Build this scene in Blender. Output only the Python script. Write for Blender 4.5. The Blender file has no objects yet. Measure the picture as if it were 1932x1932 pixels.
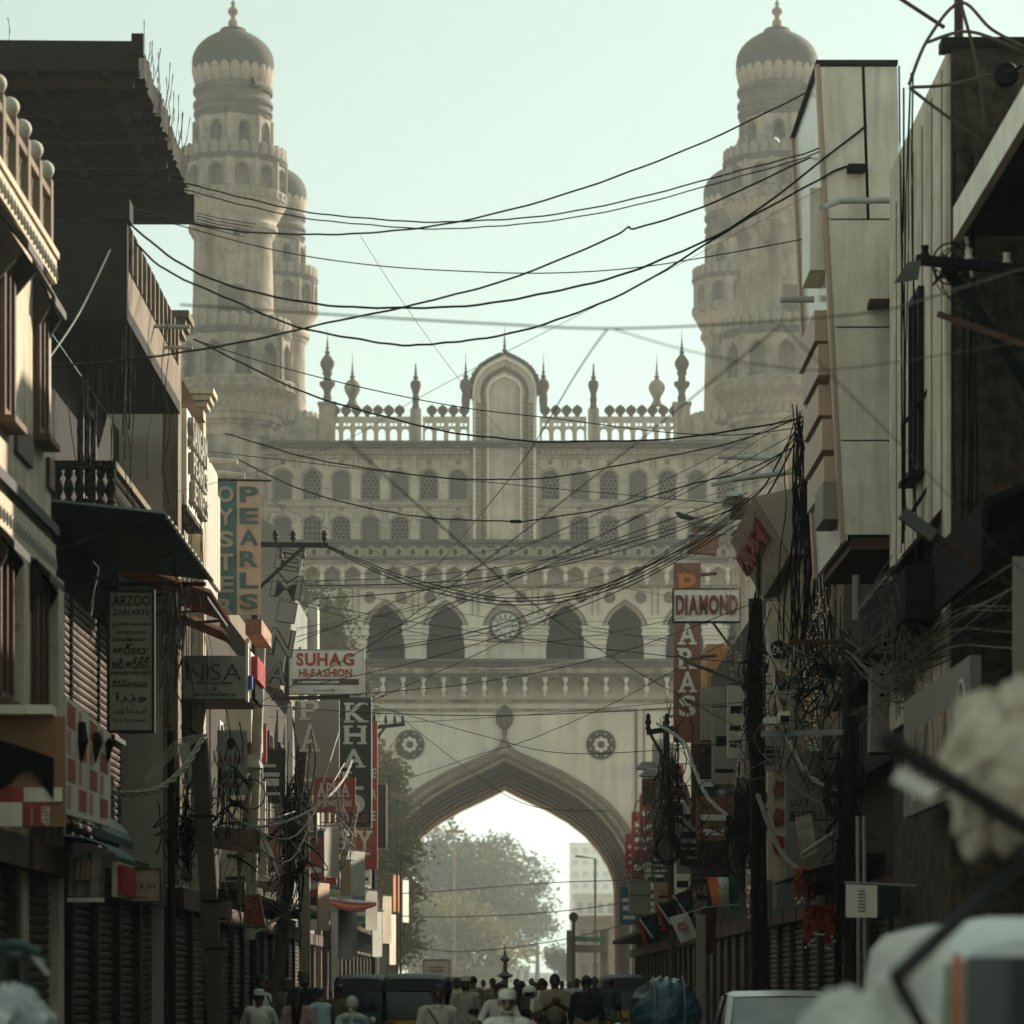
import bpy, bmesh, math, random
from mathutils import Vector, Matrix
random.seed(7)
SC = bpy.context.scene
COL = SC.collection
F, UC, VH, EYE = 6224.0, 952.0, 1862.0, 1.6          # focal length, vanishing point and eye height

# ------------------------------------------------------------------ camera
cd = bpy.data.cameras.new('camera'); cam = bpy.data.objects.new('camera', cd); COL.objects.link(cam)
cam.location = (0, 0, EYE); cam.rotation_euler = (math.radians(90), 0, 0)
cd.sensor_width = 36; cd.lens = 36 * F / 1932
cd.shift_x = (966 - UC) / 1932; cd.shift_y = (VH - 966) / 1932
cd.clip_start = 0.5; cd.clip_end = 6000
cd.dof.use_dof = True; cd.dof.focus_distance = 66; cd.dof.aperture_fstop = 2.1
SC.camera = cam
# ------------------------------------------------------------------ world and sun
SUN = Vector((0.62, 0.64, 0.40)).normalized()
w = bpy.data.worlds.new('World'); SC.world = w; w.use_nodes = True
nt = w.node_tree; nt.nodes.clear()
sky = nt.nodes.new('ShaderNodeTexSky'); sky.sky_type = 'NISHITA'; sky.sun_disc = False
sky.sun_elevation = math.asin(SUN.z); sky.sun_rotation = math.atan2(SUN.x, SUN.y)
sky.air_density = 1.0; sky.dust_density = 0.8; sky.ozone_density = 1.0
bw = nt.nodes.new('ShaderNodeRGBToBW'); tint = nt.nodes.new('ShaderNodeMix'); tint.data_type = 'RGBA'; tint.blend_type = 'MULTIPLY'
tint.inputs[0].default_value = 1; tint.inputs[7].default_value = (0.78, 1.0, 0.91, 1)
mixs = nt.nodes.new('ShaderNodeMix'); mixs.data_type = 'RGBA'; mixs.inputs[0].default_value = 0.95
bg = nt.nodes.new('ShaderNodeBackground'); bg.inputs[1].default_value = 0.088
out = nt.nodes.new('ShaderNodeOutputWorld')
L = nt.links.new
L(sky.outputs[0], bw.inputs[0]); L(bw.outputs[0], tint.inputs[6]); L(sky.outputs[0], mixs.inputs[6]); L(tint.outputs[2], mixs.inputs[7])
hazy = nt.nodes.new('ShaderNodeMix'); hazy.data_type = 'RGBA'; hazy.inputs[0].default_value = 0.4; hazy.inputs[7].default_value = (3.85, 4.9, 4.5, 1)   # even milky sky of a hazy day
L(mixs.outputs[2], hazy.inputs[6]); L(hazy.outputs[2], bg.inputs[0]); L(bg.outputs[0], out.inputs[0])
sd = bpy.data.lights.new('sun', 'SUN'); sd.energy = 5.0; sd.angle = math.radians(0.6); sd.color = (1.0, 0.91, 0.74)
so = bpy.data.objects.new('sun', sd); COL.objects.link(so); so.location = (60, 60, 90)
so.rotation_euler = (-SUN).to_track_quat('-Z', 'Y').to_euler()
SC.view_settings.view_transform = 'Standard'; SC.view_settings.look = 'None'
SC.view_settings.exposure = 0.92; SC.view_settings.gamma = 1.0; SC.view_settings.use_curve_mapping = False
cy = SC.cycles
cy.use_denoising = True; cy.use_adaptive_sampling = True; cy.adaptive_threshold = 0.02
cy.max_bounces = 5; cy.diffuse_bounces = 2; cy.glossy_bounces = 3; cy.transmission_bounces = 4; cy.volume_bounces = 0
cy.transparent_max_bounces = 8; cy.sample_clamp_indirect = 4; cy.use_light_tree = True
try: cy.volume_step_rate = 4
except Exception: pass

# ------------------------------------------------------------------ helpers
def P(u, v, Y): return Vector(((u - UC) * Y / F, Y, EYE + (VH - v) * Y / F))
def PX(u, Y): return (u - UC) * Y / F
def PZ(v, Y): return EYE + (VH - v) * Y / F
def YU(u, X): return X * F / (u - UC)                 # depth at which a street line X is seen at u

def srgb(c):
    c = c / 255.0
    return c / 12.92 if c <= 0.04045 else ((c + 0.055) / 1.055) ** 2.4
def rgb(r, g, b): return (srgb(r), srgb(g), srgb(b))

MATS = {}
def mat(name, col, rough=0.85, var=0.25, scale=2.0, bump=0.0, streak=0.0, stain=None, stain_at=0.55, metal=0.0, fine=18.0, transl=0.0, spec=0.3, sf=1.0):
    if name in MATS: return MATS[name]
    m = bpy.data.materials.new(name); m.use_nodes = True
    n = m.node_tree; b = n.nodes['Principled BSDF']; lk = n.links.new
    b.inputs['Roughness'].default_value = rough; b.inputs['Metallic'].default_value = metal
    b.inputs['Specular IOR Level'].default_value = spec
    tc = n.nodes.new('ShaderNodeTexCoord')
    nz = n.nodes.new('ShaderNodeTexNoise'); nz.inputs['Scale'].default_value = scale; nz.inputs['Detail'].default_value = 6; nz.inputs['Roughness'].default_value = 0.65
    lk(tc.outputs['Object'], nz.inputs['Vector'])
    rp = n.nodes.new('ShaderNodeValToRGB'); rp.color_ramp.elements[0].position = 0.3; rp.color_ramp.elements[1].position = 0.72
    lo = tuple(c * (1 - var) for c in col); hi = tuple(min(0.95, c * (1 + var * 0.5)) for c in col)
    rp.color_ramp.elements[0].color = (*lo, 1); rp.color_ramp.elements[1].color = (*hi, 1)
    lk(nz.outputs[0], rp.inputs[0]); cur = rp.outputs[0]
    if streak > 0:
        mp = n.nodes.new('ShaderNodeMapping'); mp.inputs['Scale'].default_value = (5 * sf, 5 * sf, 0.45 * sf)
        lk(tc.outputs['Object'], mp.inputs[0])
        s = n.nodes.new('ShaderNodeTexNoise'); s.inputs['Scale'].default_value = 1.3; s.inputs['Detail'].default_value = 4
        lk(mp.outputs[0], s.inputs['Vector'])
        sr = n.nodes.new('ShaderNodeValToRGB'); sr.color_ramp.elements[0].position = 0.45; sr.color_ramp.elements[1].position = 0.75
        lk(s.outputs[0], sr.inputs[0])
        mx_ = n.nodes.new('ShaderNodeMix'); mx_.data_type = 'RGBA'; sc_ = n.nodes.new('ShaderNodeMath'); sc_.operation = 'MULTIPLY'; sc_.inputs[1].default_value = streak
        lk(sr.outputs[0], sc_.inputs[0]); lk(sc_.outputs[0], mx_.inputs[0]); lk(cur, mx_.inputs[6])
        dk = stain or tuple(c * 0.3 for c in col); mx_.inputs[7].default_value = (*dk, 1); cur = mx_.outputs[2]
    if stain:
        s2 = n.nodes.new('ShaderNodeTexNoise'); s2.inputs['Scale'].default_value = scale * 0.55; s2.inputs['Detail'].default_value = 8; s2.inputs['Roughness'].default_value = 0.75
        off = n.nodes.new('ShaderNodeMapping'); off.inputs['Location'].default_value = (13.1, 4.7, 2.2)
        lk(tc.outputs['Object'], off.inputs[0]); lk(off.outputs[0], s2.inputs['Vector'])
        r2 = n.nodes.new('ShaderNodeValToRGB'); r2.color_ramp.elements[0].position = stain_at; r2.color_ramp.elements[1].position = min(1, stain_at + 0.14)
        lk(s2.outputs[0], r2.inputs[0])
        m2 = n.nodes.new('ShaderNodeMix'); m2.data_type = 'RGBA'; lk(r2.outputs[0], m2.inputs[0]); lk(cur, m2.inputs[6]); m2.inputs[7].default_value = (*stain, 1); cur = m2.outputs[2]
    lk(cur, b.inputs['Base Color'])
    if bump > 0:
        f2 = n.nodes.new('ShaderNodeTexNoise'); f2.inputs['Scale'].default_value = fine; f2.inputs['Detail'].default_value = 5
        lk(tc.outputs['Object'], f2.inputs['Vector'])
        bp = n.nodes.new('ShaderNodeBump'); bp.inputs['Strength'].default_value = bump; bp.inputs['Distance'].default_value = 0.05
        lk(f2.outputs[0], bp.inputs['Height']); lk(bp.outputs[0], b.inputs['Normal'])
    if transl > 0:
        tr = n.nodes.new('ShaderNodeBsdfTranslucent'); lk(cur, tr.inputs[0])
        ms = n.nodes.new('ShaderNodeMixShader'); ms.inputs[0].default_value = transl
        lk(b.outputs[0], ms.inputs[1]); lk(tr.outputs[0], ms.inputs[2]); lk(ms.outputs[0], n.nodes['Material Output'].inputs[0])
    MATS[name] = m; return m

class MB:
    """collects shapes; build() links them as one mesh object"""
    def __init__(s, xf=None): s.v = []; s.f = []; s.xf = xf; s.mi = []; s.cur = 0
    def add(s, vs, fs):
        o = len(s.v)
        for p in vs:
            p = Vector(p); s.v.append(tuple(s.xf(p) if s.xf else p))
        for f in fs: s.f.append(tuple(i + o for i in f)); s.mi.append(s.cur)
        return s
    def hexa(s, p): return s.add(p, [(0, 3, 2, 1), (4, 5, 6, 7), (0, 1, 5, 4), (1, 2, 6, 5), (2, 3, 7, 6), (3, 0, 4, 7)])
    def box(s, x0, x1, y0, y1, z0, z1):
        return s.hexa([(x0, y0, z0), (x1, y0, z0), (x1, y1, z0), (x0, y1, z0), (x0, y0, z1), (x1, y0, z1), (x1, y1, z1), (x0, y1, z1)])
    def cbox(s, c, d, rot=None):
        hx, hy, hz = d[0] / 2, d[1] / 2, d[2] / 2
        ps = [Vector(q) for q in ((-hx, -hy, -hz), (hx, -hy, -hz), (hx, hy, -hz), (-hx, hy, -hz), (-hx, -hy, hz), (hx, -hy, hz), (hx, hy, hz), (-hx, hy, hz))]
        if rot: ps = [rot @ q for q in ps]
        return s.hexa([q + Vector(c) for q in ps])
    def bar(s, a, b, wd, dp=None):
        a, b = Vector(a), Vector(b); d = (b - a); q = d.to_track_quat('Z', 'Y').to_matrix()
        return s.cbox((a + b) / 2, (wd, dp or wd, d.length), q)
    def tube(s, pts, r, n=6, cap=True):
        pts = [Vector(p) for p in pts]; m = len(pts); vs = []
        up = Vector((0, 0, 1))
        for i, p in enumerate(pts):
            t = (pts[min(i + 1, m - 1)] - pts[max(i - 1, 0)])
            if t.length < 1e-6: t = Vector((0, 0, 1))
            t.normalize()
            a = t.cross(up)
            if a.length < 0.05: a = t.cross(Vector((0, 1, 0)))
            a.normalize(); b = t.cross(a)
            rr = r[i] if isinstance(r, (list, tuple)) else r
            for k in range(n):
                an = 2 * math.pi * k / n; vs.append(p + a * (rr * math.cos(an)) + b * (rr * math.sin(an)))
        fs = []
        for i in range(m - 1):
            for k in range(n):
                k2 = (k + 1) % n; fs.append((i * n + k, i * n + k2, (i + 1) * n + k2, (i + 1) * n + k))
        if cap: fs.append(tuple(range(n))); fs.append(tuple(range((m - 1) * n, m * n))[::-1])
        return s.add(vs, fs)
    def lathe(s, prof, n=24, c=(0, 0, 0), a0=0.0, cap=True, fn=None):
        vs = []; m = len(prof); cx, cy_, cz = c
        for i, (r, z) in enumerate(prof):
            for k in range(n):
                an = a0 + 2 * math.pi * k / n; rr = r * (fn(an, i) if fn else 1)
                vs.append((cx + rr * math.cos(an), cy_ + rr * math.sin(an), cz + z))
        fs = [(i * n + k, i * n + (k + 1) % n, (i + 1) * n + (k + 1) % n, (i + 1) * n + k) for i in range(m - 1) for k in range(n)]
        if cap: fs.append(tuple(range(n))[::-1]); fs.append(tuple(range((m - 1) * n, m * n)))
        return s.add(vs, fs)
    def ball(s, c, r, n=10, sq=(1, 1, 1)):
        prof = [(max(1e-3, math.sin(math.pi * i / n)), -math.cos(math.pi * i / n)) for i in range(n + 1)]
        o = len(s.v); s2 = MB(); s2.lathe(prof, n + 2, cap=False)
        return s.add([(c[0] + v[0] * r * sq[0], c[1] + v[1] * r * sq[1], c[2] + v[2] * r * sq[2]) for v in s2.v], s2.f)
    def prism(s, poly, y0, y1):
        """outline in (x, z), extruded along y"""
        n = len(poly); vs = [(x, y0, z) for x, z in poly] + [(x, y1, z) for x, z in poly]
        fs = [tuple(range(n)), tuple(range(n, 2 * n))[::-1]] + [((i + 1) % n, i, i + n, (i + 1) % n + n) for i in range(n)]
        return s.add(vs, fs)
    def arch(s, x0, x1, z0, z1, ac, hw, zs, za, y0, y1, sill=None, shape=None):
        """a wall panel with an arched hole through it"""
        sh = shape or OGEE; zb = z0 if sill is None else sill
        pts = [(ac - hw, zb)] + [(ac - hw * x, zs + (za - zs) * y) for x, y in sh] + [(ac + hw * x, zs + (za - zs) * y) for x, y in sh[::-1][1:]] + [(ac + hw, zb)]
        def both(poly):
            k = len(poly)
            s.add([(x, y0, z) for x, z in poly] + [(x, y1, z) for x, z in poly], [tuple(range(k)), tuple(range(k, 2 * k))[::-1]])
        both([(x0, z0), (pts[0][0], z0), (pts[0][0], z1), (x0, z1)]); both([(pts[-1][0], z0), (x1, z0), (x1, z1), (pts[-1][0], z1)])
        if sill is not None: both([(ac - hw, z0), (ac + hw, z0), (ac + hw, sill), (ac - hw, sill)])
        for (a, b) in zip(pts[1:-1], pts[2:-1]):
            if b[0] - a[0] > 1e-5: both([a, b, (b[0], z1), (a[0], z1)])
        for (a, b) in zip(pts, pts[1:]): s.add([(a[0], y0, a[1]), (b[0], y0, b[1]), (b[0], y1, b[1]), (a[0], y1, a[1])], [(0, 1, 2, 3)])
        if sill is not None: s.add([(ac - hw, y0, sill), (ac + hw, y0, sill), (ac + hw, y1, sill), (ac - hw, y1, sill)], [(0, 1, 2, 3)])
        for (a, b, c_, d) in ((x0, z0, x0, z1), (x1, z0, x1, z1), (x0, z1, x1, z1), (x0, z0, x1, z0)):
            if (a, b, c_, d) == (x0, z0, x1, z0) and sill is None: continue
            s.add([(a, y0, b), (c_, y0, d), (c_, y1, d), (a, y1, b)], [(0, 1, 2, 3)])
        return s
    def mesh(s, name, mats, smooth=False):
        me = bpy.data.meshes.new(name); me.from_pydata(s.v, [], s.f); me.validate()
        bm = bmesh.new(); bm.from_mesh(me); bmesh.ops.recalc_face_normals(bm, faces=bm.faces); bm.to_mesh(me); bm.free()
        for m in (mats if isinstance(mats, (list, tuple)) else [mats]): me.materials.append(m)
        if isinstance(mats, (list, tuple)) and len(me.polygons) == len(s.mi): me.polygons.foreach_set('material_index', s.mi)
        if smooth:
            me.polygons.foreach_set('use_smooth', [True] * len(me.polygons))
            if smooth != 2:
                try: me.set_sharp_from_angle(angle=math.radians(40))
                except Exception: pass
        return me
    def build(s, name, mats, parent=None, smooth=False): return put(name, s.mesh(name, mats, smooth), parent)

OGEE = [(1, 0), (0.985, 0.105), (0.94, 0.23), (0.86, 0.375), (0.74, 0.53), (0.58, 0.67), (0.40, 0.785), (0.22, 0.877), (0.09, 0.947), (0, 1)]
OGEE2 = [(1, 0), (0.985, 0.105), (0.94, 0.23), (0.86, 0.375), (0.74, 0.53), (0.58, 0.66), (0.40, 0.77), (0.22, 0.855), (0.10, 0.91), (0.045, 0.95), (0.018, 1.0), (0, 1.07)]

def put(name, me, parent=None, loc=None, rz=0.0, world=True):
    o = bpy.data.objects.new(name, me); COL.objects.link(o)
    if parent is not None:
        o.parent = parent
        if world: o.matrix_parent_inverse = PINV[parent.name].copy()
    if loc is not None: o.location = loc
    if rz: o.rotation_euler = (0, 0, rz)
    PINV[o.name] = (PINV[parent.name] if (parent is not None and world) else Matrix.Identity(4)) if loc is None else Matrix.Translation(-Vector(loc))
    if parent is not None and loc is None: PINV[o.name] = Matrix.Identity(4)
    return o
PINV = {}
def tag(o, label, cat, group=None, kind=None):
    if label: o['label'] = label
    if cat: o['category'] = cat
    if group: o['group'] = group
    if kind: o['kind'] = kind
    return o
def thing(name, label, cat, loc, group=None):
    o = bpy.data.objects.new(name, None); COL.objects.link(o); o.location = loc; o.empty_display_size = 0.2
    PINV[o.name] = Matrix.Translation(-Vector(loc)); return tag(o, label, cat, group)
def copy_tree(o, parent=None):
    c = o.copy(); COL.objects.link(c)
    if parent is not None: c.parent = parent; c.matrix_parent_inverse = o.matrix_parent_inverse.copy()
    for ch in list(o.children): copy_tree(ch, c)
    return c
def spline(pts, k=6):
    pts = [Vector(p) for p in pts]; out_ = []
    for i in range(len(pts) - 1):
        p0 = pts[max(i - 1, 0)]; p1 = pts[i]; p2 = pts[i + 1]; p3 = pts[min(i + 2, len(pts) - 1)]
        for j in range(k):
            t = j / k
            out_.append(0.5 * ((2 * p1) + (-p0 + p2) * t + (2 * p0 - 5 * p1 + 4 * p2 - p3) * t * t + (-p0 + 3 * p1 - 3 * p2 + p3) * t ** 3))
    out_.append(pts[-1]); return out_

# ------------------------------------------------------------------ lettering
TXT = {}
def glyph(s, ext=0.02, bold=0.0, shear=0.0, outline=False):
    key = (s, ext, bold, shear)
    if key in TXT: return TXT[key]
    c = bpy.data.curves.new('t', 'FONT'); c.body = s; c.size = 1; c.extrude = ext; c.offset = bold; c.shear = shear; c.resolution_u = 3
    o = bpy.data.objects.new('t', c); me = bpy.data.meshes.new_from_object(o)
    vs = [tuple(v.co) for v in me.vertices]; fs = [tuple(p.vertices) for p in me.polygons]
    bpy.data.objects.remove(o); bpy.data.curves.remove(c); bpy.data.meshes.remove(me)
    TXT[key] = (vs, fs); return TXT[key]
SERIF = {'K': (.13, .13, .9, .9), 'H': (.13, .87), 'A': (), 'L': (.2,), 'I': (.5,), 'P': (.16,), 'R': (.16,), 'Y': (), 'N': (.13, .87), 'M': (.1, .9)}
def word(parent, s, o, right, up, w_, h, m, ext=0.02, bold=0.012, shear=0.0, serif=False, split=True, name='letter', gap=0.09):
    """letters of s fitted into a w_ x h box whose lower left corner is o; each letter an object of its own when split"""
    o, right, up = Vector(o), Vector(right).normalized(), Vector(up).normalized(); nrm = right.cross(up)
    units = list(s) if split else [s]; W = []
    for ch in units:
        if ch == ' ': W.append((0.32, None)); continue
        vs, fs = glyph(ch, 0.5, bold, shear)
        if not vs: W.append((0.32, None)); continue
        xs = [v[0] for v in vs]; W.append((max(xs) - min(xs), (vs, fs, min(xs), min(v[1] for v in vs), max(v[1] for v in vs))))
    tot = sum(a for a, _ in W) + gap * (len(W) - 1); k = w_ / tot; x = 0; res = []
    for ch, (a, g) in zip(units, W):
        if g:
            vs, fs, x0, y0, y1 = g
            if split and ch in '-.,&': y0, y1 = 0, 0.72
            mb = MB(); mb.add([o + right * ((x + v[0] - x0) * k) + up * ((v[1] - y0) / (y1 - y0) * h) + nrm * (v[2] * 2 * ext * (1 if v[2] > 0 else 0)) for v in vs], fs)
            if serif:
                bars = [(0.0, 0.34, 0), (0.66, 1.0, 0)] if ch in 'AHKNMR' else ([(0.2, 0.8, 0)] if ch in 'PIYF' else ([(-.05, .4, 0)] if ch == 'L' else []))
                if ch in 'HKN': bars += [(0.0, 0.34, 1), (0.66, 1.0, 1)]
                if ch in 'LIPR': bars += [(-.05, 0.42, 1)]
                if ch == 'Y': bars += [(0, .36, 1), (.64, 1, 1)]
                if ch == 'P': bars[0] = (-.05, .5, 0)
                for (b0, b1, top) in bars:
                    z0, z1 = (0.9 * h, h) if top else (0, 0.1 * h)
                    q = [o + right * (x + a * (b + (-.06 if b in (b0,) else .06))) * k + up * z + nrm * d for d in (0, ext * 1.02) for (b, z) in ((b0, z0), (b1, z0), (b1, z1), (b0, z1))]
                    mb.hexa(q)
            res.append(mb.build(name, m, parent))
        x += a + gap
    return res
def textline(parent, s, o, right, up, w_, h, m, ext=0.006, **k): return word(parent, s, o, right, up, w_, h, m, ext=ext, split=False, name='lettering', **k)
RX, UZ = Vector((1, 0, 0)), Vector((0, 0, 1))
def board(name, label, cat, u0, v0, u1, v1, Y, m, th=0.12, frame=None, group=None, fw=0.04):
    """a flat sign facing down the street: root + panel (+ frame)"""
    a, b = P(u0, v1, Y), P(u1, v0, Y)
    r = thing(name, label, cat, (a.x, Y, a.z), group)
    MB().box(a.x, b.x, Y, Y + th, a.z, b.z).build('panel', m, r)
    if frame:
        mb = MB(); f = fw; y0, y1 = Y - 0.025, Y + th + 0.01
        mb.box(a.x - f, b.x + f, y0, y1, a.z - f, a.z + .003); mb.box(a.x - f, b.x + f, y0, y1, b.z - .003, b.z + f)
        mb.box(a.x - f, a.x + .003, y0, y1, a.z + .003, b.z - .003); mb.box(b.x - .003, b.x + f, y0, y1, a.z + .003, b.z - .003)
        mb.build('frame', frame, r)
    return r
def put_word(r, s, u0, v0, u1, v1, Y, m, **k):
    a, b = P(u0, v1, Y), P(u1, v0, Y); fn = k.pop('fn', word)
    return fn(r, s, (a.x, Y - 0.004, a.z), RX, UZ, b.x - a.x, b.z - a.z, m, **k)
# ------------------------------------------------------------------ materials
lime = mat('lime_plaster', (0.44, 0.35, 0.265), 0.9, 0.5, 0.55, 0.35, 0.7, (0.075, 0.062, 0.046), 0.52, fine=3, sf=.3)
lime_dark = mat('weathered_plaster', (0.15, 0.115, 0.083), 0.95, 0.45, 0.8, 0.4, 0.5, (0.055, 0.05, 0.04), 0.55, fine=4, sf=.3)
lime_clean = mat('painted_plaster', (0.84, 0.73, 0.59), 0.9, 0.2, 0.5, 0.2, 0.35, (0.34, 0.25, 0.17), 0.62, fine=3, sf=.25)
dome_m = mat('dome_plaster', (0.065, 0.058, 0.047), 0.9, 0.45, 0.5, 0.35, 0.6, (0.035, 0.03, 0.026), 0.5, fine=3, sf=.3)
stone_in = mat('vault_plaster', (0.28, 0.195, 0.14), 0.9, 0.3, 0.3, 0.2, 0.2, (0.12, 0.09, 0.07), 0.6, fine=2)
facade_m = mat('facade_plaster', (0.60, 0.49, 0.375), 0.9, 0.35, 0.5, 0.3, 0.5, (0.15, 0.12, 0.09), 0.58, fine=3, sf=.3)
jali_m = mat('jali_stone', (0.24, 0.185, 0.14), 0.9, 0.25, 1.0)
dark_room = mat('dark_interior', (0.04, 0.034, 0.026), 0.95, 0.3, 0.5)  # near-black walls carry the unlit rooms' shade in their colour
# ------------------------------------------------------------------ the setting
asphalt = mat('asphalt', (0.045, 0.041, 0.036), 0.9, 0.4, 1.5, 0.4, fine=30)
MB().add([(-3000, -60, 0), (3000, -60, 0), (3000, 5500, 0), (-3000, 5500, 0)], [(0, 1, 2, 3)]).build('ground', mat('dusty_ground', (0.30, 0.25, 0.19), 0.95, 0.3, 0.2))['kind'] = 'structure'
MB().add([(-4.3, -40, .004), (4.3, -40, .004), (4.3, 165, .004), (-4.3, 165, .004)], [(0, 1, 2, 3)]).build('street', asphalt)['kind'] = 'structure'
pave = mat('paving', (0.12, 0.105, 0.085), 0.9, 0.3, 1.5)
for x0, x1, nm in ((-6.6, -4.3, 'pavement_left'), (4.3, 6.8, 'pavement_right')):
    mb = MB(); mb.box(x0, x1, 20, 150, -0.05, 0.13); mb.build(nm, pave)['kind'] = 'structure'

# ------------------------------------------------------------------ the monument
S0, Y0 = 34.2, 182.0
def mx(u): return (u - UC) / S0
def mz(v): return EYE + (VH - v) / S0
def px(n): return n / S0
MON = thing('gateway_monument', 'hazy domed stone gateway with four tall minarets, clock and great pointed arch', 'monument', (0, Y0, 0))
def mpart(mb, name, m, parent=MON, smooth=False): return mb.build(name, m, parent, smooth)

# great arch and the passage behind it
HW, ZS, ZA = px(239), mz(1648), mz(1431)
mb = MB(); mb.arch(mx(447), mx(1457), 0, mz(1262), 0, HW, ZS, ZA, Y0, Y0 + 1.8); mpart(mb, 'arch_wall', lime_clean)
mb = MB(); mb.arch(mx(447), mx(1457), 0, mz(1262), 0, HW, ZS, ZA, Y0 + 28.6, Y0 + 30.3); mpart(mb, 'rear_arch_wall', lime_clean)
def ring(mb, hw0, za0, hw1, za1, y0, y1, zs=ZS, zb=0.0, OGEE=OGEE):
    A = [(-hw0, zb)] + [(-hw0 * x, zs + (za0 - zs) * y) for x, y in OGEE] + [(hw0 * x, zs + (za0 - zs) * y) for x, y in OGEE[::-1][1:]] + [(hw0, zb)]
    B = [(-hw1, zb)] + [(-hw1 * x, zs + (za1 - zs) * y) for x, y in OGEE] + [(hw1 * x, zs + (za1 - zs) * y) for x, y in OGEE[::-1][1:]] + [(hw1, zb)]
    n = len(A); vs = [(x, y, z) for y in (y0, y1) for Q in (A, B) for x, z in Q]; fs = []
    for i in range(n - 1):
        fs += [(i, i + 1, n + i + 1, n + i), (2 * n + i, 3 * n + i, 3 * n + i + 1, 2 * n + i + 1), (i, 2 * n + i, 2 * n + i + 1, i + 1), (n + i, n + i + 1, 3 * n + i + 1, 3 * n + i)]
    mb.add(vs, fs); return mb
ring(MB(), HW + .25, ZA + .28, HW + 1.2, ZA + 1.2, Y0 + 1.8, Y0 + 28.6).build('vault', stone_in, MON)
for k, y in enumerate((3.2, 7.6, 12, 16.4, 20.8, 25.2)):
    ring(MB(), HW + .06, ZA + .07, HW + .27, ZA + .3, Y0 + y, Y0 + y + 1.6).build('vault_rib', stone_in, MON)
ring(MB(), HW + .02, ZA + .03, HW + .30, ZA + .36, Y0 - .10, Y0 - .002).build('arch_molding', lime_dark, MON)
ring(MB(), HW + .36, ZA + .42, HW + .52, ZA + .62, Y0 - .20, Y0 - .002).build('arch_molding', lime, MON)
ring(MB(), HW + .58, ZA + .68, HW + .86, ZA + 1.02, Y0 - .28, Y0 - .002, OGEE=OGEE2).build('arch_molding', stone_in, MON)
# rope beads along the arch
def along(hw, za, n):
    pts = [(-hw * x, ZS + (za - ZS) * y) for x, y in OGEE] + [(hw * x, ZS + (za - ZS) * y) for x, y in OGEE[::-1][1:]]
    seg = [math.dist(a, b) for a, b in zip(pts, pts[1:])]; tot = sum(seg); res = []
    for i in range(n):
        d = (i + .5) / n * tot; j = 0
        while d > seg[j]: d -= seg[j]; j += 1
        t = d / seg[j]; a, b = pts[j], pts[j + 1]; res.append((a[0] + (b[0] - a[0]) * t, a[1] + (b[1] - a[1]) * t, math.atan2(b[1] - a[1], b[0] - a[0])))
    return res
bead = MB(); bead.ball((0, 0, 0), 0.11, 6, (1.4, .8, .9)); bead = bead.mesh('bead', lime, True)
for x, z, a in along(HW + .33, ZA + .39, 90):
    o = put('bead', bead, MON, world=True); o.location = (x, Y0 - .13, z); o.rotation_euler = (0, -a - .6, 0)
# bulb ornament over the apex
mb = MB(); mb.lathe([(.03, 0), (.16, .1), (.12, .35), (.42, .72), (.50, 1.05), (.42, 1.35), (.2, 1.5), (.26, 1.58), (.05, 1.75)], 14, (0, Y0 - .1, mz(1390))); mpart(mb, 'apex_ornament', lime_dark, smooth=True)
# big and small roundels
def roundel(x, z, r, n=8):
    mb = MB(lambda p: Vector((x + p.x, Y0 - p.z, z + p.y)))
    mb.lathe([(r, -.02), (r, .10), (r * .88, .13), (r * .84, .06), (r * .72, .06), (r * .70, .12), (r * .62, .12), (r * .6, .03), (.01, .03)], 28, cap=False)
    rr = mb.build('roundel', lime_dark, MON)
    for k in range(n):
        a = 2 * math.pi * k / n; q = MB(lambda p: Vector((x + p.x, Y0 - p.z, z + p.y)))
        q.ball((math.cos(a) * r * .38, math.sin(a) * r * .38, .06), r * .16, 6, (1, 1, .35)); q.ball((math.cos(a + .39) * r * .78, math.sin(a + .39) * r * .78, .10), r * .07, 5, (1, 1, .5)); q.build('petal', lime_clean, rr, True)
for u in (773, 1134): roundel(mx(u), mz(1405), px(28))
# flat frame lines on the arch wall
def framebox(u0, v0, u1, v1, t=.12, d=.06, name='wall_frame', m=lime):
    mb = MB(); x0, x1, z0, z1 = mx(u0), mx(u1), mz(v1), mz(v0); y = Y0
    mb.box(x0, x1, y - d, y - .002, z1 - t, z1); mb.box(x0, x0 + t, y - d, y - .002, z0, z1 - t); mb.box(x1 - t, x1, y - d, y - .002, z0, z1 - t)
    return mpart(mb, name, m)
framebox(702, 1337, 1203, 1862, .16, .10); framebox(560, 1337, 692, 1862, .12, .08); framebox(1213, 1337, 1345, 1862, .12, .08)

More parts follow.
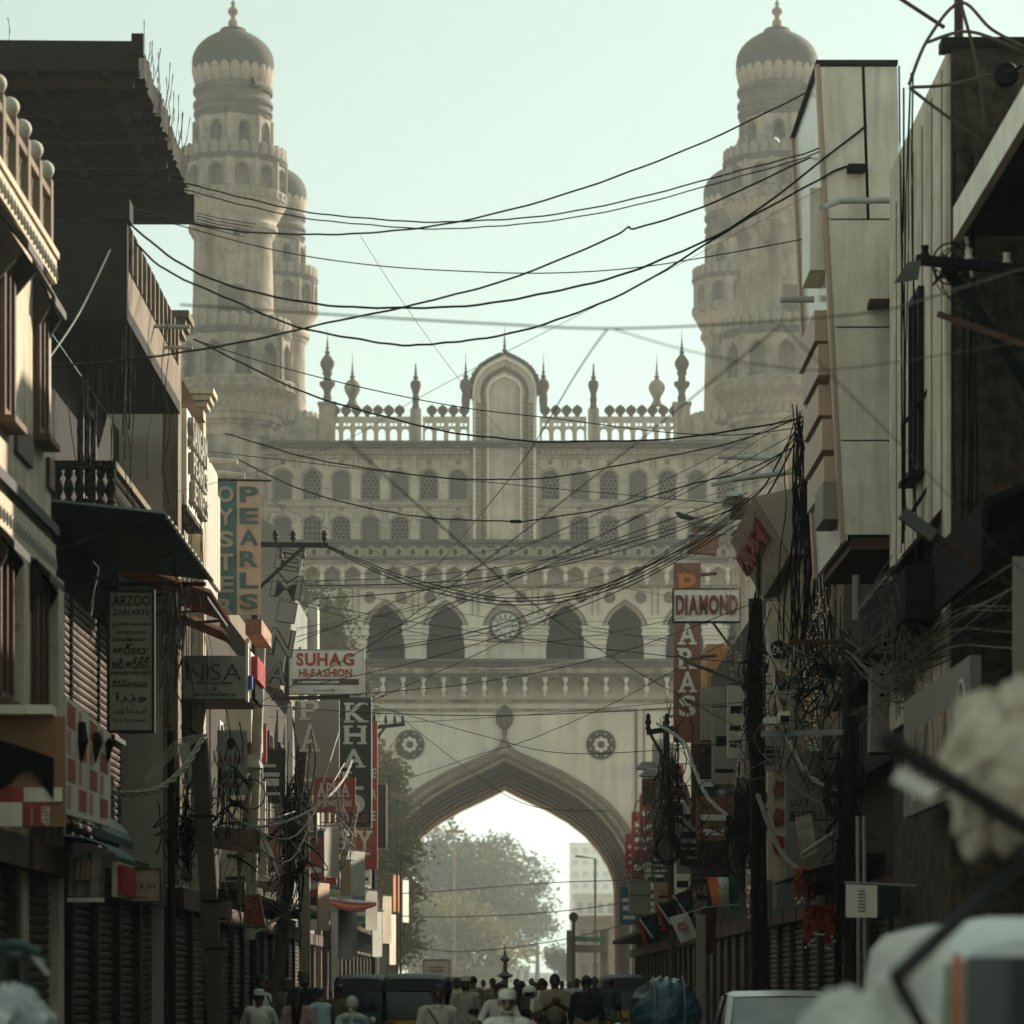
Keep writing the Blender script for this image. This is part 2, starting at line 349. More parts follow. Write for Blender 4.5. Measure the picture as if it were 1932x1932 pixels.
# lower ledge with hanging arches, and the upper one
def ledge(v0, v1, d, name='ledge', m=lime_dark, u0=480, u1=1426):
    mb = MB(); mb.box(mx(u0), mx(u1), Y0 - d, Y0 + .5, mz(v1), mz(v0)); return mpart(mb, name, m)
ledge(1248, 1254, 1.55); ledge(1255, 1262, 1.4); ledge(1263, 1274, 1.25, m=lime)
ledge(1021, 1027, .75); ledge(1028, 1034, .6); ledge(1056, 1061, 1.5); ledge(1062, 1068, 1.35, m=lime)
hang = MB(); hang.lathe([(.02, 0), (.10, .08), (.05, .18), (.13, .32), (.16, .46), (.09, .6), (.05, .72), (.11, .8), (.15, 1.05)], 8)
hang_m = hang.mesh('pendant', lime_clean, True)
def hang_row(v0, v1, d, pitch, n, m):
    for i in range(n):
        uc = UC + (i - (n - 1) / 2) * pitch; mb = MB()
        mb.arch(mx(uc - pitch / 2), mx(uc + pitch / 2), mz(v1), mz(v0), mx(uc), px(pitch * .40), mz(v1 - (v1 - v0) * .3), mz(v0 + 5), Y0 - d, Y0 - d + .3)
        mb.box(mx(uc - pitch / 2), mx(uc - pitch / 2) + .16, Y0 - d + .3, Y0 - .01, mz(v1), mz(v0))
        mpart(mb, 'bracket_arch', m)
        o = put('pendant', hang_m, MON); o.location = (mx(uc - pitch / 2), Y0 - d - .06, mz(v1) - .3); o.scale = (1, 1, (v1 - v0) / 34)
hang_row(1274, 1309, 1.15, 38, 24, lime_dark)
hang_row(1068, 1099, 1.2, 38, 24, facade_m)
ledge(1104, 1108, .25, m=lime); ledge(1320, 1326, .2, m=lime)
# band of crossed bars between the ledges
cell = MB(); cw, chh = px(26.5), px(21)
for sgn in (-1, 1): cell.cbox((0, 0, 0), (.16, .14 + sgn * .01, math.hypot(cw, chh) * .98), Matrix.Rotation(sgn * math.atan2(cw, chh), 3, 'Y'))
cell.cbox((0, 0, 0), (.42, .2, .42), Matrix.Rotation(math.pi / 4, 3, 'Y')); cell_m = cell.mesh('lattice_panel', lime)
for i in range(35):
    o = put('lattice_panel', cell_m, MON); o.location = (mx(UC + (i - 17) * 26.5), Y0 - .7, mz(1045))
mb = MB(); mb.box(mx(480), mx(1426), Y0 - .3, Y0 + .4, mz(1056), mz(1034)); mpart(mb, 'band_wall', lime_dark)

# arcade of seven arches with the clock
YA = Y0 + .05
for i in range(-4, 5):
    uc = 953.5 + i * 113; mb = MB(); hwk = px(36.5); e0, e1 = mx(uc - 56.5), mx(uc + 56.5)
    if i == -4: e0 = mx(462)
    if i == 4: e1 = mx(1440)
    mb.arch(max(e0, mx(455)), min(e1, mx(1449)), mz(1249), mz(1070), mx(uc), hwk, mz(1188), mz(1138), YA, YA + 1.0)
    mpart(mb, 'arcade_bay', lime_clean)
    mb = MB(); z = mz(1188)                                                  # raised moulding round each arch
    pts = [(mx(uc) - (hwk + .14) * x, YA - .03, z + (mz(1133) - z) * y) for x, y in OGEE] + [(mx(uc) + (hwk + .14) * x, YA - .03, z + (mz(1133) - z) * y) for x, y in OGEE[::-1][1:]]
    mb.tube(pts, .09, 6); mpart(mb, 'arch_trim', stone_in, smooth=True)
    mb = MB(); a = uc + 56.5
    if i < 4:
        for (v0, v1, w_, d) in ((1181, 1186, 26, .3), (1187, 1193, 24.5, .24), (1194, 1199, 25.5, .28), (1200, 1206, 23, .2), (1207, 1216, 21.5, .12)):
            mb.box(mx(a - w_), mx(a + w_), YA - d, YA - .004, mz(v1), mz(v0))
        mpart(mb, 'capital', lime_clean)
    for s in (-1, 1):
        x, zc = mx(uc + s * 29.5), mz(1127); q = MB(lambda p, x=x, zc=zc: Vector((x + p.x, YA - p.z, zc + p.y)))
        q.lathe([(.32, -.02), (.32, .08), (.27, .09), (.25, .03), (.2, .03), (.17, .09), (.06, .10), (.01, .06)], 16, cap=False, fn=lambda an, k: 1 + (.10 * math.cos(an * 8) if 2 < k < 7 else 0))
        rr = mpart(q, 'rosette', stone_in)
    framebox(uc - 52, 1108, uc + 52, 1160, .06, .06, 'bay_frame')
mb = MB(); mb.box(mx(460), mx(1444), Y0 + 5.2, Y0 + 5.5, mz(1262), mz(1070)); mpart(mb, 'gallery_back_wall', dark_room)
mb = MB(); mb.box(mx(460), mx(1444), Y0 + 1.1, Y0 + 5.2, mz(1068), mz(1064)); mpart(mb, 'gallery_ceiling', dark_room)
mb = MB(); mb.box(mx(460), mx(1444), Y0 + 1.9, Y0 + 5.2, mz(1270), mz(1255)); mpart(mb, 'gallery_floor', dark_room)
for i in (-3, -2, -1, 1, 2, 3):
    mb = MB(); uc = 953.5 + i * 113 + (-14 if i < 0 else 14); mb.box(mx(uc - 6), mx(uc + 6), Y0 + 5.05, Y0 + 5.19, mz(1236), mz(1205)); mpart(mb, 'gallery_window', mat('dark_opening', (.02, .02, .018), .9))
# clock
mb = MB(); mb.box(mx(953.5 - 40), mx(953.5 + 40), Y0 + .35, Y0 + .6, mz(1249), mz(1136)); mpart(mb, 'clock_bay_wall', lime_clean)
CXc, CZc = mx(953.5), mz(1182)
def disc(prof, n=40): return MB(lambda p: Vector((CXc + p.x, Y0 - .12 - p.z, CZc + p.y))).lathe(prof, n)
ck = mpart(disc([(.86, -.5), (.86, .02), (.82, .07), (.74, .07), (.72, .03)]), 'clock', mat('clock_rim', (.05, .045, .04), .6))
disc([(.735, .032), (.735, .045)]).build('dial', mat('clock_dial', (.62, .6, .52), .6, .05), ck)
for k in range(12):
    a = k * math.pi / 6; q = MB(); c = Vector((CXc + math.sin(a) * .57, Y0 - .17, CZc + math.cos(a) * .57))
    q.cbox(c, (.085, .012, .24), Matrix.Rotation(a, 3, 'Y')); q.build('hour_mark', MATS['clock_rim'], ck)
for a, l in ((math.radians(263), .26), (math.radians(72), .36)):
    q = MB(); c = Vector((CXc + math.sin(a) * l / 2, Y0 - .185, CZc + math.cos(a) * l / 2)); q.cbox(c, (.06, .012, l), Matrix.Rotation(a, 3, 'Y')); q.build('clock_hand', MATS['clock_rim'], ck)
q = MB(lambda p: Vector((CXc + p.x, Y0 - .12 - p.z, CZc + p.y))).lathe([(.42, .046), (.42, .056), (.38, .056), (.38, .046)], 32, cap=False); q.build('dial_ring', MATS['clock_rim'], ck)

# two rows of screened windows
def jali(kind):
    mb = MB(); w_, h = px(36), px(62); y = 0
    def seg(a, b, t):
        mb.bar((a[0], y, a[1]), (b[0], y, b[1]), t, .06)
    def clip(a, b):
        t0, t1 = 0.0, 1.0; dx, dz = b[0] - a[0], b[1] - a[1]
        for p_, q_ in ((-dx, a[0] + w_ / 2), (dx, w_ / 2 - a[0]), (-dz, a[1]), (dz, h - a[1])):
            if abs(p_) < 1e-9:
                if q_ < 0: return None
            else:
                t = q_ / p_
                if p_ < 0: t0 = max(t0, t)
                else: t1 = min(t1, t)
        if t1 - t0 < .02: return None
        return (a[0] + dx * t0, a[1] + dz * t0), (a[0] + dx * t1, a[1] + dz * t1)
    if kind == 'diamond':
        p_ = .235
        for s in (-1, 1):
            k = -14
            while k < 15:
                a, b = (k * p_ - 3 * s * .8, -.6), (k * p_ + 3 * s * .8, -.6 + 3 * 1.6); c = clip(a, b); k += 1
                if c: seg(*c, .062)
    elif kind == 'hex':
        p_ = .25; r = p_ / math.sqrt(3)
        for j in range(-1, 12):
            for i in range(-3, 4):
                cx, cz = (i + (j % 2) / 2) * p_, j * r * 1.5
                for k in range(3):
                    a1, a2 = math.pi / 6 + k * math.pi / 3, math.pi / 6 + (k + 1) * math.pi / 3
                    c = clip((cx + r * math.cos(a1), cz + r * math.sin(a1)), (cx + r * math.cos(a2), cz + r * math.sin(a2)))
                    if c: seg(*c, .07)
    else:
        for i in range(5): seg((-w_ / 2 + w_ * i / 4, 0), (-w_ / 2 + w_ * i / 4, h), .06)
        for i in range(7): seg((-w_ / 2, h * i / 6), (w_ / 2, h * i / 6), .06)
    return mb.mesh('lattice', jali_m)
JAL = {k: jali(k) for k in ('diamond', 'hex', 'grid')}
rowA = [533.4 + 55.2 * i for i in range(7)] + [1038.4 + 55.2 * i for i in range(7)]
for row, (vt, vb, va, v0, v1) in enumerate(((900, 943, 886, 857, 958), (985, 1020, 973, 958, 1022))):
    for i, uc in enumerate(rowA):
        mb = MB(); e0, e1 = uc - 27.6, uc + 27.6
        if i == 0: e0 = 455
        if i == 13: e1 = 1449
        mb.arch(mx(e0), mx(e1), mz(v1), mz(v0), mx(uc), px(16.5), mz(vt), mz(va), Y0, Y0 + .55, sill=mz(vb)); mpart(mb, 'window_bay', facade_m)
        mb = MB(); hwk = px(16.5) + .07; z = mz(vt)
        pts = [(mx(uc) - hwk, Y0 - .02, mz(vb))] + [(mx(uc) - hwk * x, Y0 - .02, z + (mz(va) + .1 - z) * y) for x, y in OGEE] + [(mx(uc) + hwk * x, Y0 - .02, z + (mz(va) + .1 - z) * y) for x, y in OGEE[::-1][1:]] + [(mx(uc) + hwk, Y0 - .02, mz(vb))]
        mb.tube(pts, .055, 5); mb.box(mx(uc) - hwk - .1, mx(uc) + hwk + .1, Y0 - .12, Y0 - .003, mz(vb + 3), mz(vb)); wn = mpart(mb, 'window', lime)
        kind = ('diamond', 'hex')[i % 2] if row == 0 else ('diamond', 'grid', 'hex', 'diamond', 'hex', 'diamond', 'diamond')[i % 7]
        o = put('lattice', JAL[kind], wn); o.location = (mx(uc), Y0 + .3, mz(vb))
        q = MB(lambda p, uc=uc, va=va: Vector((mx(uc) + p.x, Y0 - p.z, mz(va - 14) + p.y))); q.lathe([(.15, -.01), (.15, .05), (.08, .06), (.01, .03)], 10, cap=False); q.build('rosette', stone_in, wn)
        mb = MB(); mb.box(mx(uc + 19), mx(uc + 36), Y0 - .07, Y0 - .002, mz(vb), mz(vt + 10)); mb.box(mx(uc + 18), mx(uc + 37), Y0 - .14, Y0 - .003, mz(vt + 10), mz(vt + 5))
        if i not in (6, 13): mpart(mb, 'pilaster', facade_m)
        mb = MB(); x0, x1 = mx(uc - 24), mx(uc + 24)
        mb.box(x0, x1, Y0 - .04, Y0 - .002, mz(v0 + 9), mz(v0 + 7)); mb.box(x0, x0 + .06, Y0 - .04, Y0 - .002, mz(v0 + 26), mz(v0 + 9)); mb.box(x1 - .06, x1, Y0 - .04, Y0 - .002, mz(v0 + 26), mz(v0 + 9)); mpart(mb, 'wall_frame', lime)
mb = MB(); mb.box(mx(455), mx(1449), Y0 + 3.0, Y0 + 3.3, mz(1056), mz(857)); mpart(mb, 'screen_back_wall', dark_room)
ledge(952, 957, .16, m=lime); 
# body sides, back and roof
for x0, x1 in ((mx(447), mx(447) + 1.2), (mx(1457) - 1.2, mx(1457))): mpart(MB().box(x0, x1, Y0 + 1.9, Y0 + 28.4, 0, mz(860)), 'side_wall', lime)
mb = MB(); mb.box(mx(455), mx(1449), Y0 + 28.7, Y0 + 30.2, mz(1261), mz(860)); mpart(mb, 'rear_wall', lime)
mb = MB(); mb.box(mx(460), mx(1444), Y0 + .6, Y0 + 28.6, mz(858), mz(852)); mpart(mb, 'roof_deck', lime_dark)
# eaves under the parapet
ledge(837, 842, 1.1, u0=495, u1=1410); ledge(843, 848, .85, u0=495, u1=1410, m=lime_dark); ledge(849, 853, .5, u0=495, u1=1410, m=lime)
tooth = MB().box(-.13, .13, -.35, 0, -.16, 0).mesh('dentil', lime)
for i in range(90):
    u = 500 + i * 10.1
    if 886 < u < 1018: continue
    o = put('dentil', tooth, MON); o.location = (mx(u), Y0 - .1, mz(853.2))
# pierced parapet, merlons
YP = Y0 - .75
mer = [(-.1, 0), (-.12, .14), (-.26, .28), (-.29, .42), (-.2, .56), (-.06, .66), (0, .72), (.06, .66), (.2, .56), (.29, .42), (.26, .28), (.12, .14), (.1, 0)]
mer_m = MB().prism(mer, -.14, .14).mesh('merlon', lime_dark)
scr = MB(); pw = px(21.9); zz = [px(837 - v) for v in (837, 811, 809, 803, 797, 791)]
scr.arch(-pw / 2, pw / 2, 0, zz[1], 0, px(6.8), zz[1] * .5, zz[1] * .92, -.12, .12, shape=[(1, 0), (.95, .35), (.75, .7), (.45, .92), (0, 1)])
for (a, b) in ((-.5, -.30), (-.05, .05), (.30, .5)): scr.box(a * pw, b * pw, -.12, .12, zz[1], zz[4])
scr.box(-pw / 2, pw / 2, -.12, .12, zz[4], zz[5]); 
for (a, b) in ((-.30, -.05), (.05, .30)): scr.box(a * pw, b * pw, -.12, .12, zz[1], zz[2]); scr.box(a * pw, b * pw, -.12, .12, zz[3] + .03, zz[4])
scr_m = scr.mesh('parapet_panel', facade_m)
for s in (-1, 1):
    for i in range(12):
        uo = 66 + 21.9 * (i + .5)
        if 157 < uo < 178: continue
        o = put('parapet_panel', scr_m, MON); o.location = (mx(UC + s * uo), YP, mz(837))
    for i in range(13):
        uo = 76 + i * 20.2
        if 155 < uo < 180: continue
        o = put('merlon', mer_m, MON); o.location = (mx(UC + s * uo), YP, mz(791)); o.scale = (1, 1, .93)
    mb = MB(); mb.box(mx(UC + s * 167) - .3, mx(UC + s * 167) + .3, YP - .2, YP + .2, mz(837), mz(776)); mpart(mb, 'parapet_post', lime)
    mb = MB(); xc = mx(UC + s * 333); mb.box(xc - .44, xc + .44, YP - .4, YP + .4, mz(837), mz(770)); mb.box(xc - .52, xc + .52, YP - .48, YP + .48, mz(770), mz(765)); mpart(mb, 'parapet_post', lime)
    def fin(u, v, prof, name='finial', m=lime_dark):
        q = MB(); q.lathe(prof, 12, (mx(u), YP, mz(v))); return mpart(q, name, m, smooth=True)
    k = 1.0
    spire = lambda z: [(.10, z), (.16, z + .1), (.05, z + .22), (.10, z + .32), (.04, z + .42), (.07, z + .52), (.03, z + .62), (.05, z + .72), (.02, z + .85), (.01, z + 1.35)]
    fin(UC + s * 167, 776, [(.22, 0), (.16, .3), (.2, .5), (.15, .8), (.22, 1.0), (.30, 1.3), (.26, 1.5), (.1, 1.62)] + spire(1.64)[:-1] + [(.01, 2.5)])
    fin(UC + s * 286, 770, [(.36, 0), (.2, .3), (.22, .45), (.42, .8), (.46, 1.05), (.34, 1.3), (.12, 1.45)] + spire(1.5), m=lime)
    fin(UC + s * 333, 765, [(.2, 0), (.24, .3), (.18, .5), (.24, .75), (.42, .95), (.44, 1.15), (.22, 1.2), (.2, 1.5), (.28, 1.6), (.24, 1.75), (.38, 2.05), (.4, 2.25), (.25, 2.5), (.12, 2.65)] + spire(2.7))
    fin(UC + s * 73, 776, [(.2, 0), (.24, .5), (.2, .9), (.34, 1.2), (.3, 1.5), (.1, 1.7)] + spire(1.7))
    # leaf scroll that runs down to the minaret
    pts = [(0, 0)] + [(s * -2.1 + s * -.0, 0)]
    out_l = [(0.1, 0)] + [(.1 + .0, 1.25)]
    poly = [(0, 0), (0, 1.15), (-.35, 1.35), (-.7, 1.2), (-.8, 1.32), (-1.05, 1.05), (-1.2, 1.12), (-1.4, .8), (-1.55, .85), (-1.75, .5), (-2.3, .22), (-2.4, 0)]
    poly = [(mx(UC + s * 349) + (p_[0] if s < 0 else -p_[0]), mz(835) + p_[1]) for p_ in poly]
    mpart(MB().prism(poly, YP - .2, YP + .2), 'leaf_scroll', lime)
    for k in range(6):
        q = MB(); x0 = mx(UC + s * 352); a = math.radians(20 + k * 13); l = 1.9 - k * .12
        q.tube([(x0, YP - .21, mz(834)), (x0 + s * math.cos(a) * l * .6, YP - .25, mz(834) + math.sin(a) * l * .45), (x0 + s * math.cos(a) * l, YP - .2, mz(834) + math.sin(a) * l * .62)], [.03, .06, .02], 5); mpart(q, 'scroll_rib', lime)
for a_, b_ in ((512, 612), (1292, 1392)): mpart(MB().box(mx(a_), mx(b_), YP - .12, YP + .12, mz(837), mz(827)), 'parapet_base', lime)
# central pylon with arched head
def head(hw, vt, vs_, vb, k=1.0):
    sh = [(1, 0), (1.03, .12), (1.0, .34), (.9, .55), (.72, .72), (.5, .83), (.25, .92), (0, 1)]
    z0, zs_, zt = mz(vb), mz(vs_), mz(vt); h = px(hw)
    return [(-h, z0)] + [(-h * x, zs_ + (zt - zs_) * y) for x, y in sh] + [(h * x, zs_ + (zt - zs_) * y) for x, y in sh[::-1][1:]] + [(h, z0)]
mpart(MB().prism(head(60, 673, 760, 1022), Y0 - .55, Y0 + .95), 'pylon', facade_m)
def strip(hw0, t0, hw1, t1, d, vs0, vs1, m, name, vb=1021):
    A = head(hw0, t0, vs0, vb); B = head(hw1, t1, vs1, vb); n = len(A); mb = MB(); y0, y1 = Y0 - .55 - d, Y0 - .552
    vs = [(x, y, z) for y in (y0, y1) for Q in (A, B) for x, z in Q]; fs = []
    for i in range(n - 1): fs += [(i, i + 1, n + i + 1, n + i), (i, 2 * n + i, 2 * n + i + 1, i + 1), (n + i, n + i + 1, 3 * n + i + 1, 3 * n + i)]
    mb.add(vs, fs); return mpart(mb, name, m)
strip(29, 715, 33, 710, .16, 750, 750, lime_clean, 'pylon_border'); strip(44.5, 694, 37.5, 704, .05, 757, 754, lime_dark, 'pylon_border'); strip(58.5, 677, 54.5, 682, .12, 760, 758, lime_clean, 'pylon_border')
chev = MB(); 
for sg in (-1, 1): chev.cbox((sg * .09, 0, -.06), (.26, .10, .09), Matrix.Rotation(sg * .7, 3, 'Y'))
chev_m = chev.mesh('chevron', stone_in)
for s in (-1, 1):
    for uo in (35, 50):
        for k in range(30):
            o = put('chevron', chev_m, MON); o.location = (mx(UC + s * uo), Y0 - .59, mz(1014 - k * 8.6)); o.scale = (.95, 1, 1)
cr = MB().prism([(-.13, 0), (-.15, .16), (0, .32), (.15, .16), (.13, 0)], -.12, .12).mesh('crest_leaf', lime_dark)
for a, b in zip(head(60, 673, 760, 1022)[2:-3], head(60, 673, 760, 1022)[3:-2]):
    for t in (0.0, .33, .66):
        o = put('crest_leaf', cr, MON); o.location = (a[0] + (b[0] - a[0]) * t, Y0 - .2, a[1] + (b[1] - a[1]) * t); o.rotation_euler = (0, -math.atan2(b[1] - a[1], b[0] - a[0]), 0)
q = MB(); q.lathe([(.3, -.1), (.2, .15), (.08, .25), (.14, .4), (.05, .55), (.10, .65), (.04, .78), (.08, .9), (.03, 1.0), (.05, 1.1), (.02, 1.2), (.008, 1.9)], 10, (0, Y0 + .1, mz(674))); mpart(q, 'finial', lime_dark, smooth=True)

# minarets -----------------------------------------------------------
def zv(v): return mz(v)
mb = MB()
prof = [(79, 1916.7), (79, 1000), (77, 830), (81, 826), (81, 818), (79, 814), (79, 808), (85, 804), (85, 800), (92, 797), (93, 789), (90, 787), (94, 783), (94, 776), (96, 772), (117, 742), (121, 740), (121, 737), (119, 735), (119, 728), (121, 726), (121, 722), (108, 720), (80, 719), (78, 640), (74, 447), (77, 443), (79, 440), (79, 436), (84, 432), (85, 424), (82, 420), (82, 414), (85, 410), (86, 407), (99, 381), (102, 379), (102, 376), (100, 374), (100, 369), (102, 367), (102, 364), (92, 362), (69, 361), (69, 282), (58, 281)]
mb.lathe([(px(r), zv(v)) for r, v in prof], 48, cap=False); mb.box(-px(50), px(50), -px(50), px(50), zv(290), zv(287))
MIN = mb.build('minaret', lime, None, True); MIN['part'] = 1
def sub(mb, name, m, smooth=False): return mb.build(name, m, MIN, smooth)
def gallery(v0, v1, r, n, aw, core, depth=.5, m=lime, name='gallery_bay', top=8, base=4):
    """n arched bays round a drum"""
    for k in range(n):
        a = 2 * math.pi * (k + .5) / n + math.pi / 2; R_ = px(r); half = R_ * math.tan(math.pi / n)
        def xf(p, a=a, R_=R_): t = Vector((-math.sin(a), math.cos(a), 0)); nn = Vector((math.cos(a), math.sin(a), 0)); return nn * (R_ - p.y) + t * (p.x) + Vector((0, 0, p.z))
        q = MB(xf); h = zv(v0) - zv(v1)
        q.arch(-half, half, zv(v1), zv(v0), 0, half * aw, zv(v1) + h * .58, zv(v1) + h * .84, 0, depth, sill=zv(v1) + h * (.02 if core else .06))
        hwk = half * aw + .05; zs_, za_ = zv(v1) + h * .58, zv(v1) + h * .88
        q.tube([(-hwk, -.02, zv(v1) + h * .06)] + [(-hwk * x, -.02, zs_ + (za_ - zs_) * y) for x, y in OGEE] + [(hwk * x, -.02, zs_ + (za_ - zs_) * y) for x, y in OGEE[::-1][1:]] + [(hwk, -.02, zv(v1) + h * .06)], .05, 4)
        q.box(half - .1, half + .02, -.06, .06, zv(v1), zv(v0)); q.box(-half - .02, -half + .1, -.06, .06, zv(v1), zv(v0))
        sub(q, name, m)
gallery(640, 720, 107, 12, .56, True); gallery(310, 362, 97, 12, .56, True)
gallery(222, 281, 69.5, 8, .40, False, .9, name='lantern_bay')
for v0, v1, r in ((627, 634, 111), (634, 641, 109), (301, 306, 103), (306, 311, 101)):
    sub(MB().lathe([(px(74), zv(v1)), (px(r), zv(v1)), (px(r + 1), zv(v0)), (px(74), zv(v0))], 36, cap=False), 'cornice', lime_dark, 1)
def petals(n, r0, v0, r1, v1, name, m, w_=.9, thick=.14, bulge=.10):
    poly = [(-.5, 0), (-.5, .62), (-.36, .85), (0, 1), (.36, .85), (.5, .62), (.5, 0)]
    h = zv(v1) - zv(v0); wd = 2 * math.pi * px(max(r0, r1)) / n * w_
    q = MB(); vs = []
    lv = [0, .35, .65, .85, 1.0]; W = [.84, .95, 1, .8, .2]
    for sgn in (0, 1):
        for t, ww in zip(lv, W):
            rr = px(r0 + (r1 - r0) * t ** 1.6) + bulge * math.sin(t * math.pi) - sgn * thick
            for x in (-.5, 0, .5): vs.append((x * wd * ww * (1 if sgn == 0 else .96), -(rr + (.04 if x == 0 else 0)), zv(v0) + h * t))
    fs = []; N = len(lv)
    for sgn in (0, 1):
        for i in range(N - 1):
            for j in range(2):
                b = sgn * N * 3 + i * 3 + j; f = (b, b + 1, b + 4, b + 3); fs.append(f if sgn == 0 else f[::-1])
    for i in range(N - 1):
        fs.append((i * 3, (i + 1) * 3, N * 3 + (i + 1) * 3, N * 3 + i * 3)); fs.append((i * 3 + 2, N * 3 + i * 3 + 2, N * 3 + (i + 1) * 3 + 2, (i + 1) * 3 + 2))
    fs.append(tuple([(N - 1) * 3 + j for j in range(3)] + [2 * N * 3 - 1 - j for j in range(3)]))
    q.add(vs, fs); me = q.mesh(name, m, True)
    for k in range(n): o = put(name, me, MIN); o.rotation_euler = (0, 0, 2 * math.pi * (k + .5) / n)
petals(34, 108, 628, 109, 601, 'merlon', lime, .92, .22, .04); petals(32, 100, 302, 101, 278, 'merlon', lime, .92, .2, .04)
petals(44, 95, 775, 118, 742, 'corbel_leaf', lime, .95, .2, .05); petals(40, 85, 409, 100, 381, 'corbel_leaf', lime, .95, .2, .05)
petals(24, 70, 157, 77.5, 124, 'lotus_petal', lime, .93, .3, .06)
def studs(n, r, v, name='stud'):
    q = MB(); q.box(-.13, .13, -.09, .04, -.13, .13); me = q.mesh(name, lime)
    for k in range(n):
        a = 2 * math.pi * k / n; o = put(name, me, MIN); o.location = (px(r) * math.cos(a), px(r) * math.sin(a), zv(v)); o.rotation_euler = (0, 0, a + math.pi / 2)
studs(36, 119.5, 731.5); studs(30, 94, 779.5); studs(34, 100.5, 371.5)
sub(MB().lathe([(px(r), zv(v)) for r, v in [(60, 222), (71, 221), (73, 217), (71, 214), (75, 211), (75, 206), (72, 203), (72, 198), (76, 195), (76, 189), (73, 186), (71, 182), (71, 173), (75, 171), (76, 168), (76, 162), (74, 159), (70, 157), (66, 156), (66, 130)]], 40, cap=False), 'drum_bands', lime_dark, 1)
dome = [(70, 140), (75.5, 133), (77.5, 122), (78, 111), (77, 101), (74, 92), (69, 83), (61, 74), (51, 66), (38, 58), (28, 53), (25, 50.5), (25, 47), (22, 45), (12, 42), (8, 40)]
sub(MB().lathe([(px(r), zv(v)) for r, v in dome], 40, cap=False), 'dome', dome_m, 2)
sub(MB().lathe([(px(r), zv(v)) for r, v in [(8, 41), (9.5, 36), (9, 30), (5, 26), (4, 23), (6, 21), (4, 19), (8, 17), (10.5, 12), (9, 7), (4, 3), (3, 0), (5, -3), (2, -8), (.5, -14)]], 14, cap=False), 'finial', mat('terracotta_plaster', (.35, .22, .15), .8), 2)
sub(MB().box(px(6), px(18), -px(78), -px(68), zv(453), zv(443)), 'slit_window', MATS['dark_opening'])
sub(MB().box(-px(22), px(27), -px(77.5), -px(70), zv(598), zv(545)), 'door_patch', lime_dark)
del MIN['part']
MIN.parent = MON; MIN.matrix_parent_inverse = Matrix.Translation((0, -Y0, 0)); MIN.location = (mx(437), Y0 + 1, 0)
for (u, y, rz) in ((1469, 1, .35), (437, 31, .2), (1469, 31, -.3)):
    c = copy_tree(MIN, MON); c.location = (mx(u), Y0 + y, 0); c.rotation_euler = (0, 0, rz)
# ------------------------------------------------------------------ street materials
cream = mat('cream_wall', (.58, .49, .35), .85, .3, 1.6, .25, .6, (.24, .15, .09), .6)
cream2 = mat('pale_wall', (.45, .41, .33), .8, .15, 1.0, .15, .3, (.3, .26, .2), .68)
concrete = mat('stained_concrete', (.046, .030, .018), .95, .4, 1.4, .5, .6, (.035, .03, .022), .48)  # stains, over a base darkened further to deepen the street's shade
dconc = mat('shade_darkened_concrete', (.015, .010, .006), .95, .45, 1.8, .5, .5, (.02, .017, .013), .5)  # near-black base puts the street's deep shade into the concrete colour
fascia = mat('streaked_fascia', (.22, .16, .105), .9, .3, 1.5, .3, .8, (.12, .09, .065), .6)
brown = mat('brown_paint', (.10, .048, .028), .7, .25, 2)
dbrown = mat('dark_timber', (.022, .013, .009), .7, .3, 4)
black = mat('black_metal', (.012, .011, .010), .7, .3, 6, spec=.15)
rust = mat('rusty_steel', (.08, .036, .02), .8, .5, 5, .2, stain=(.04, .025, .02))
galv = mat('galvanised_pipe', (.30, .30, .27), .5, .25, 3, metal=.3)
pvc = mat('plastic_pipe', (.45, .44, .39), .5, .2, 3, stain=(.22, .17, .12), stain_at=.62)
shut = mat('shutter_steel', (.068, .038, .022), .45, .35, 1.6, .1, .3, metal=.35, stain=(.07, .045, .03), stain_at=.6)  # brown base lowered so the shutters carry the shade in their colour
glass = mat('dark_glass', (.02, .022, .02), .12, .2, 2, spec=.6)
green_tin = mat('green_tin', (.025, .055, .047), .5, .3, 2, metal=.2, stain=(.03, .03, .025))
tin = mat('grey_tin', (.12, .115, .10), .5, .35, 2, metal=.4, stain=(.1, .06, .04))
rust_tin = mat('rusty_tin', (.27, .085, .025), .6, .5, 3, stain=(.07, .03, .015), transl=.25)
white_p = mat('white_panel', (.86, .75, .59), .35, .2, 1.6, .05, .5, (.42, .33, .23), .64)
white_b = mat('white_board', (.80, .72, .60), .5, .2, 2, 0, .3, (.5, .41, .3), .66)
black_p = mat('black_paint', (.014, .012, .010), .9, .3, 3, spec=.08)
red_p = mat('red_paint', (.42, .025, .02), .55, .2, 3)
red_b = mat('red_board', (.36, .05, .03), .6, .4, 3, 0, .3, (.2, .06, .04), .62)
dgreen = mat('dark_green_board', (.022, .028, .02), .6, .5, 4, spec=.15)
offw = mat('off_white_letter', (.62, .58, .50), .6, .1, 3)
brown_b = mat('brown_board', (.20, .085, .045), .6, .2, 2)
dred = mat('dark_red_letter', (.20, .03, .02), .6, .2, 3)
blue_p = mat('blue_plastic', (.05, .13, .36), .5, .15, 3)
orange_p = mat('orange_plastic', (.52, .16, .04), .55, .2, 3)
grey_b = mat('grey_board', (.27, .235, .185), .6, .15, 1.5, stain=(.16, .14, .11), stain_at=.66)
wood = mat('weathered_pole', (.085, .06, .04), .9, .4, 3, .4, .4, (.05, .04, .03), .58)

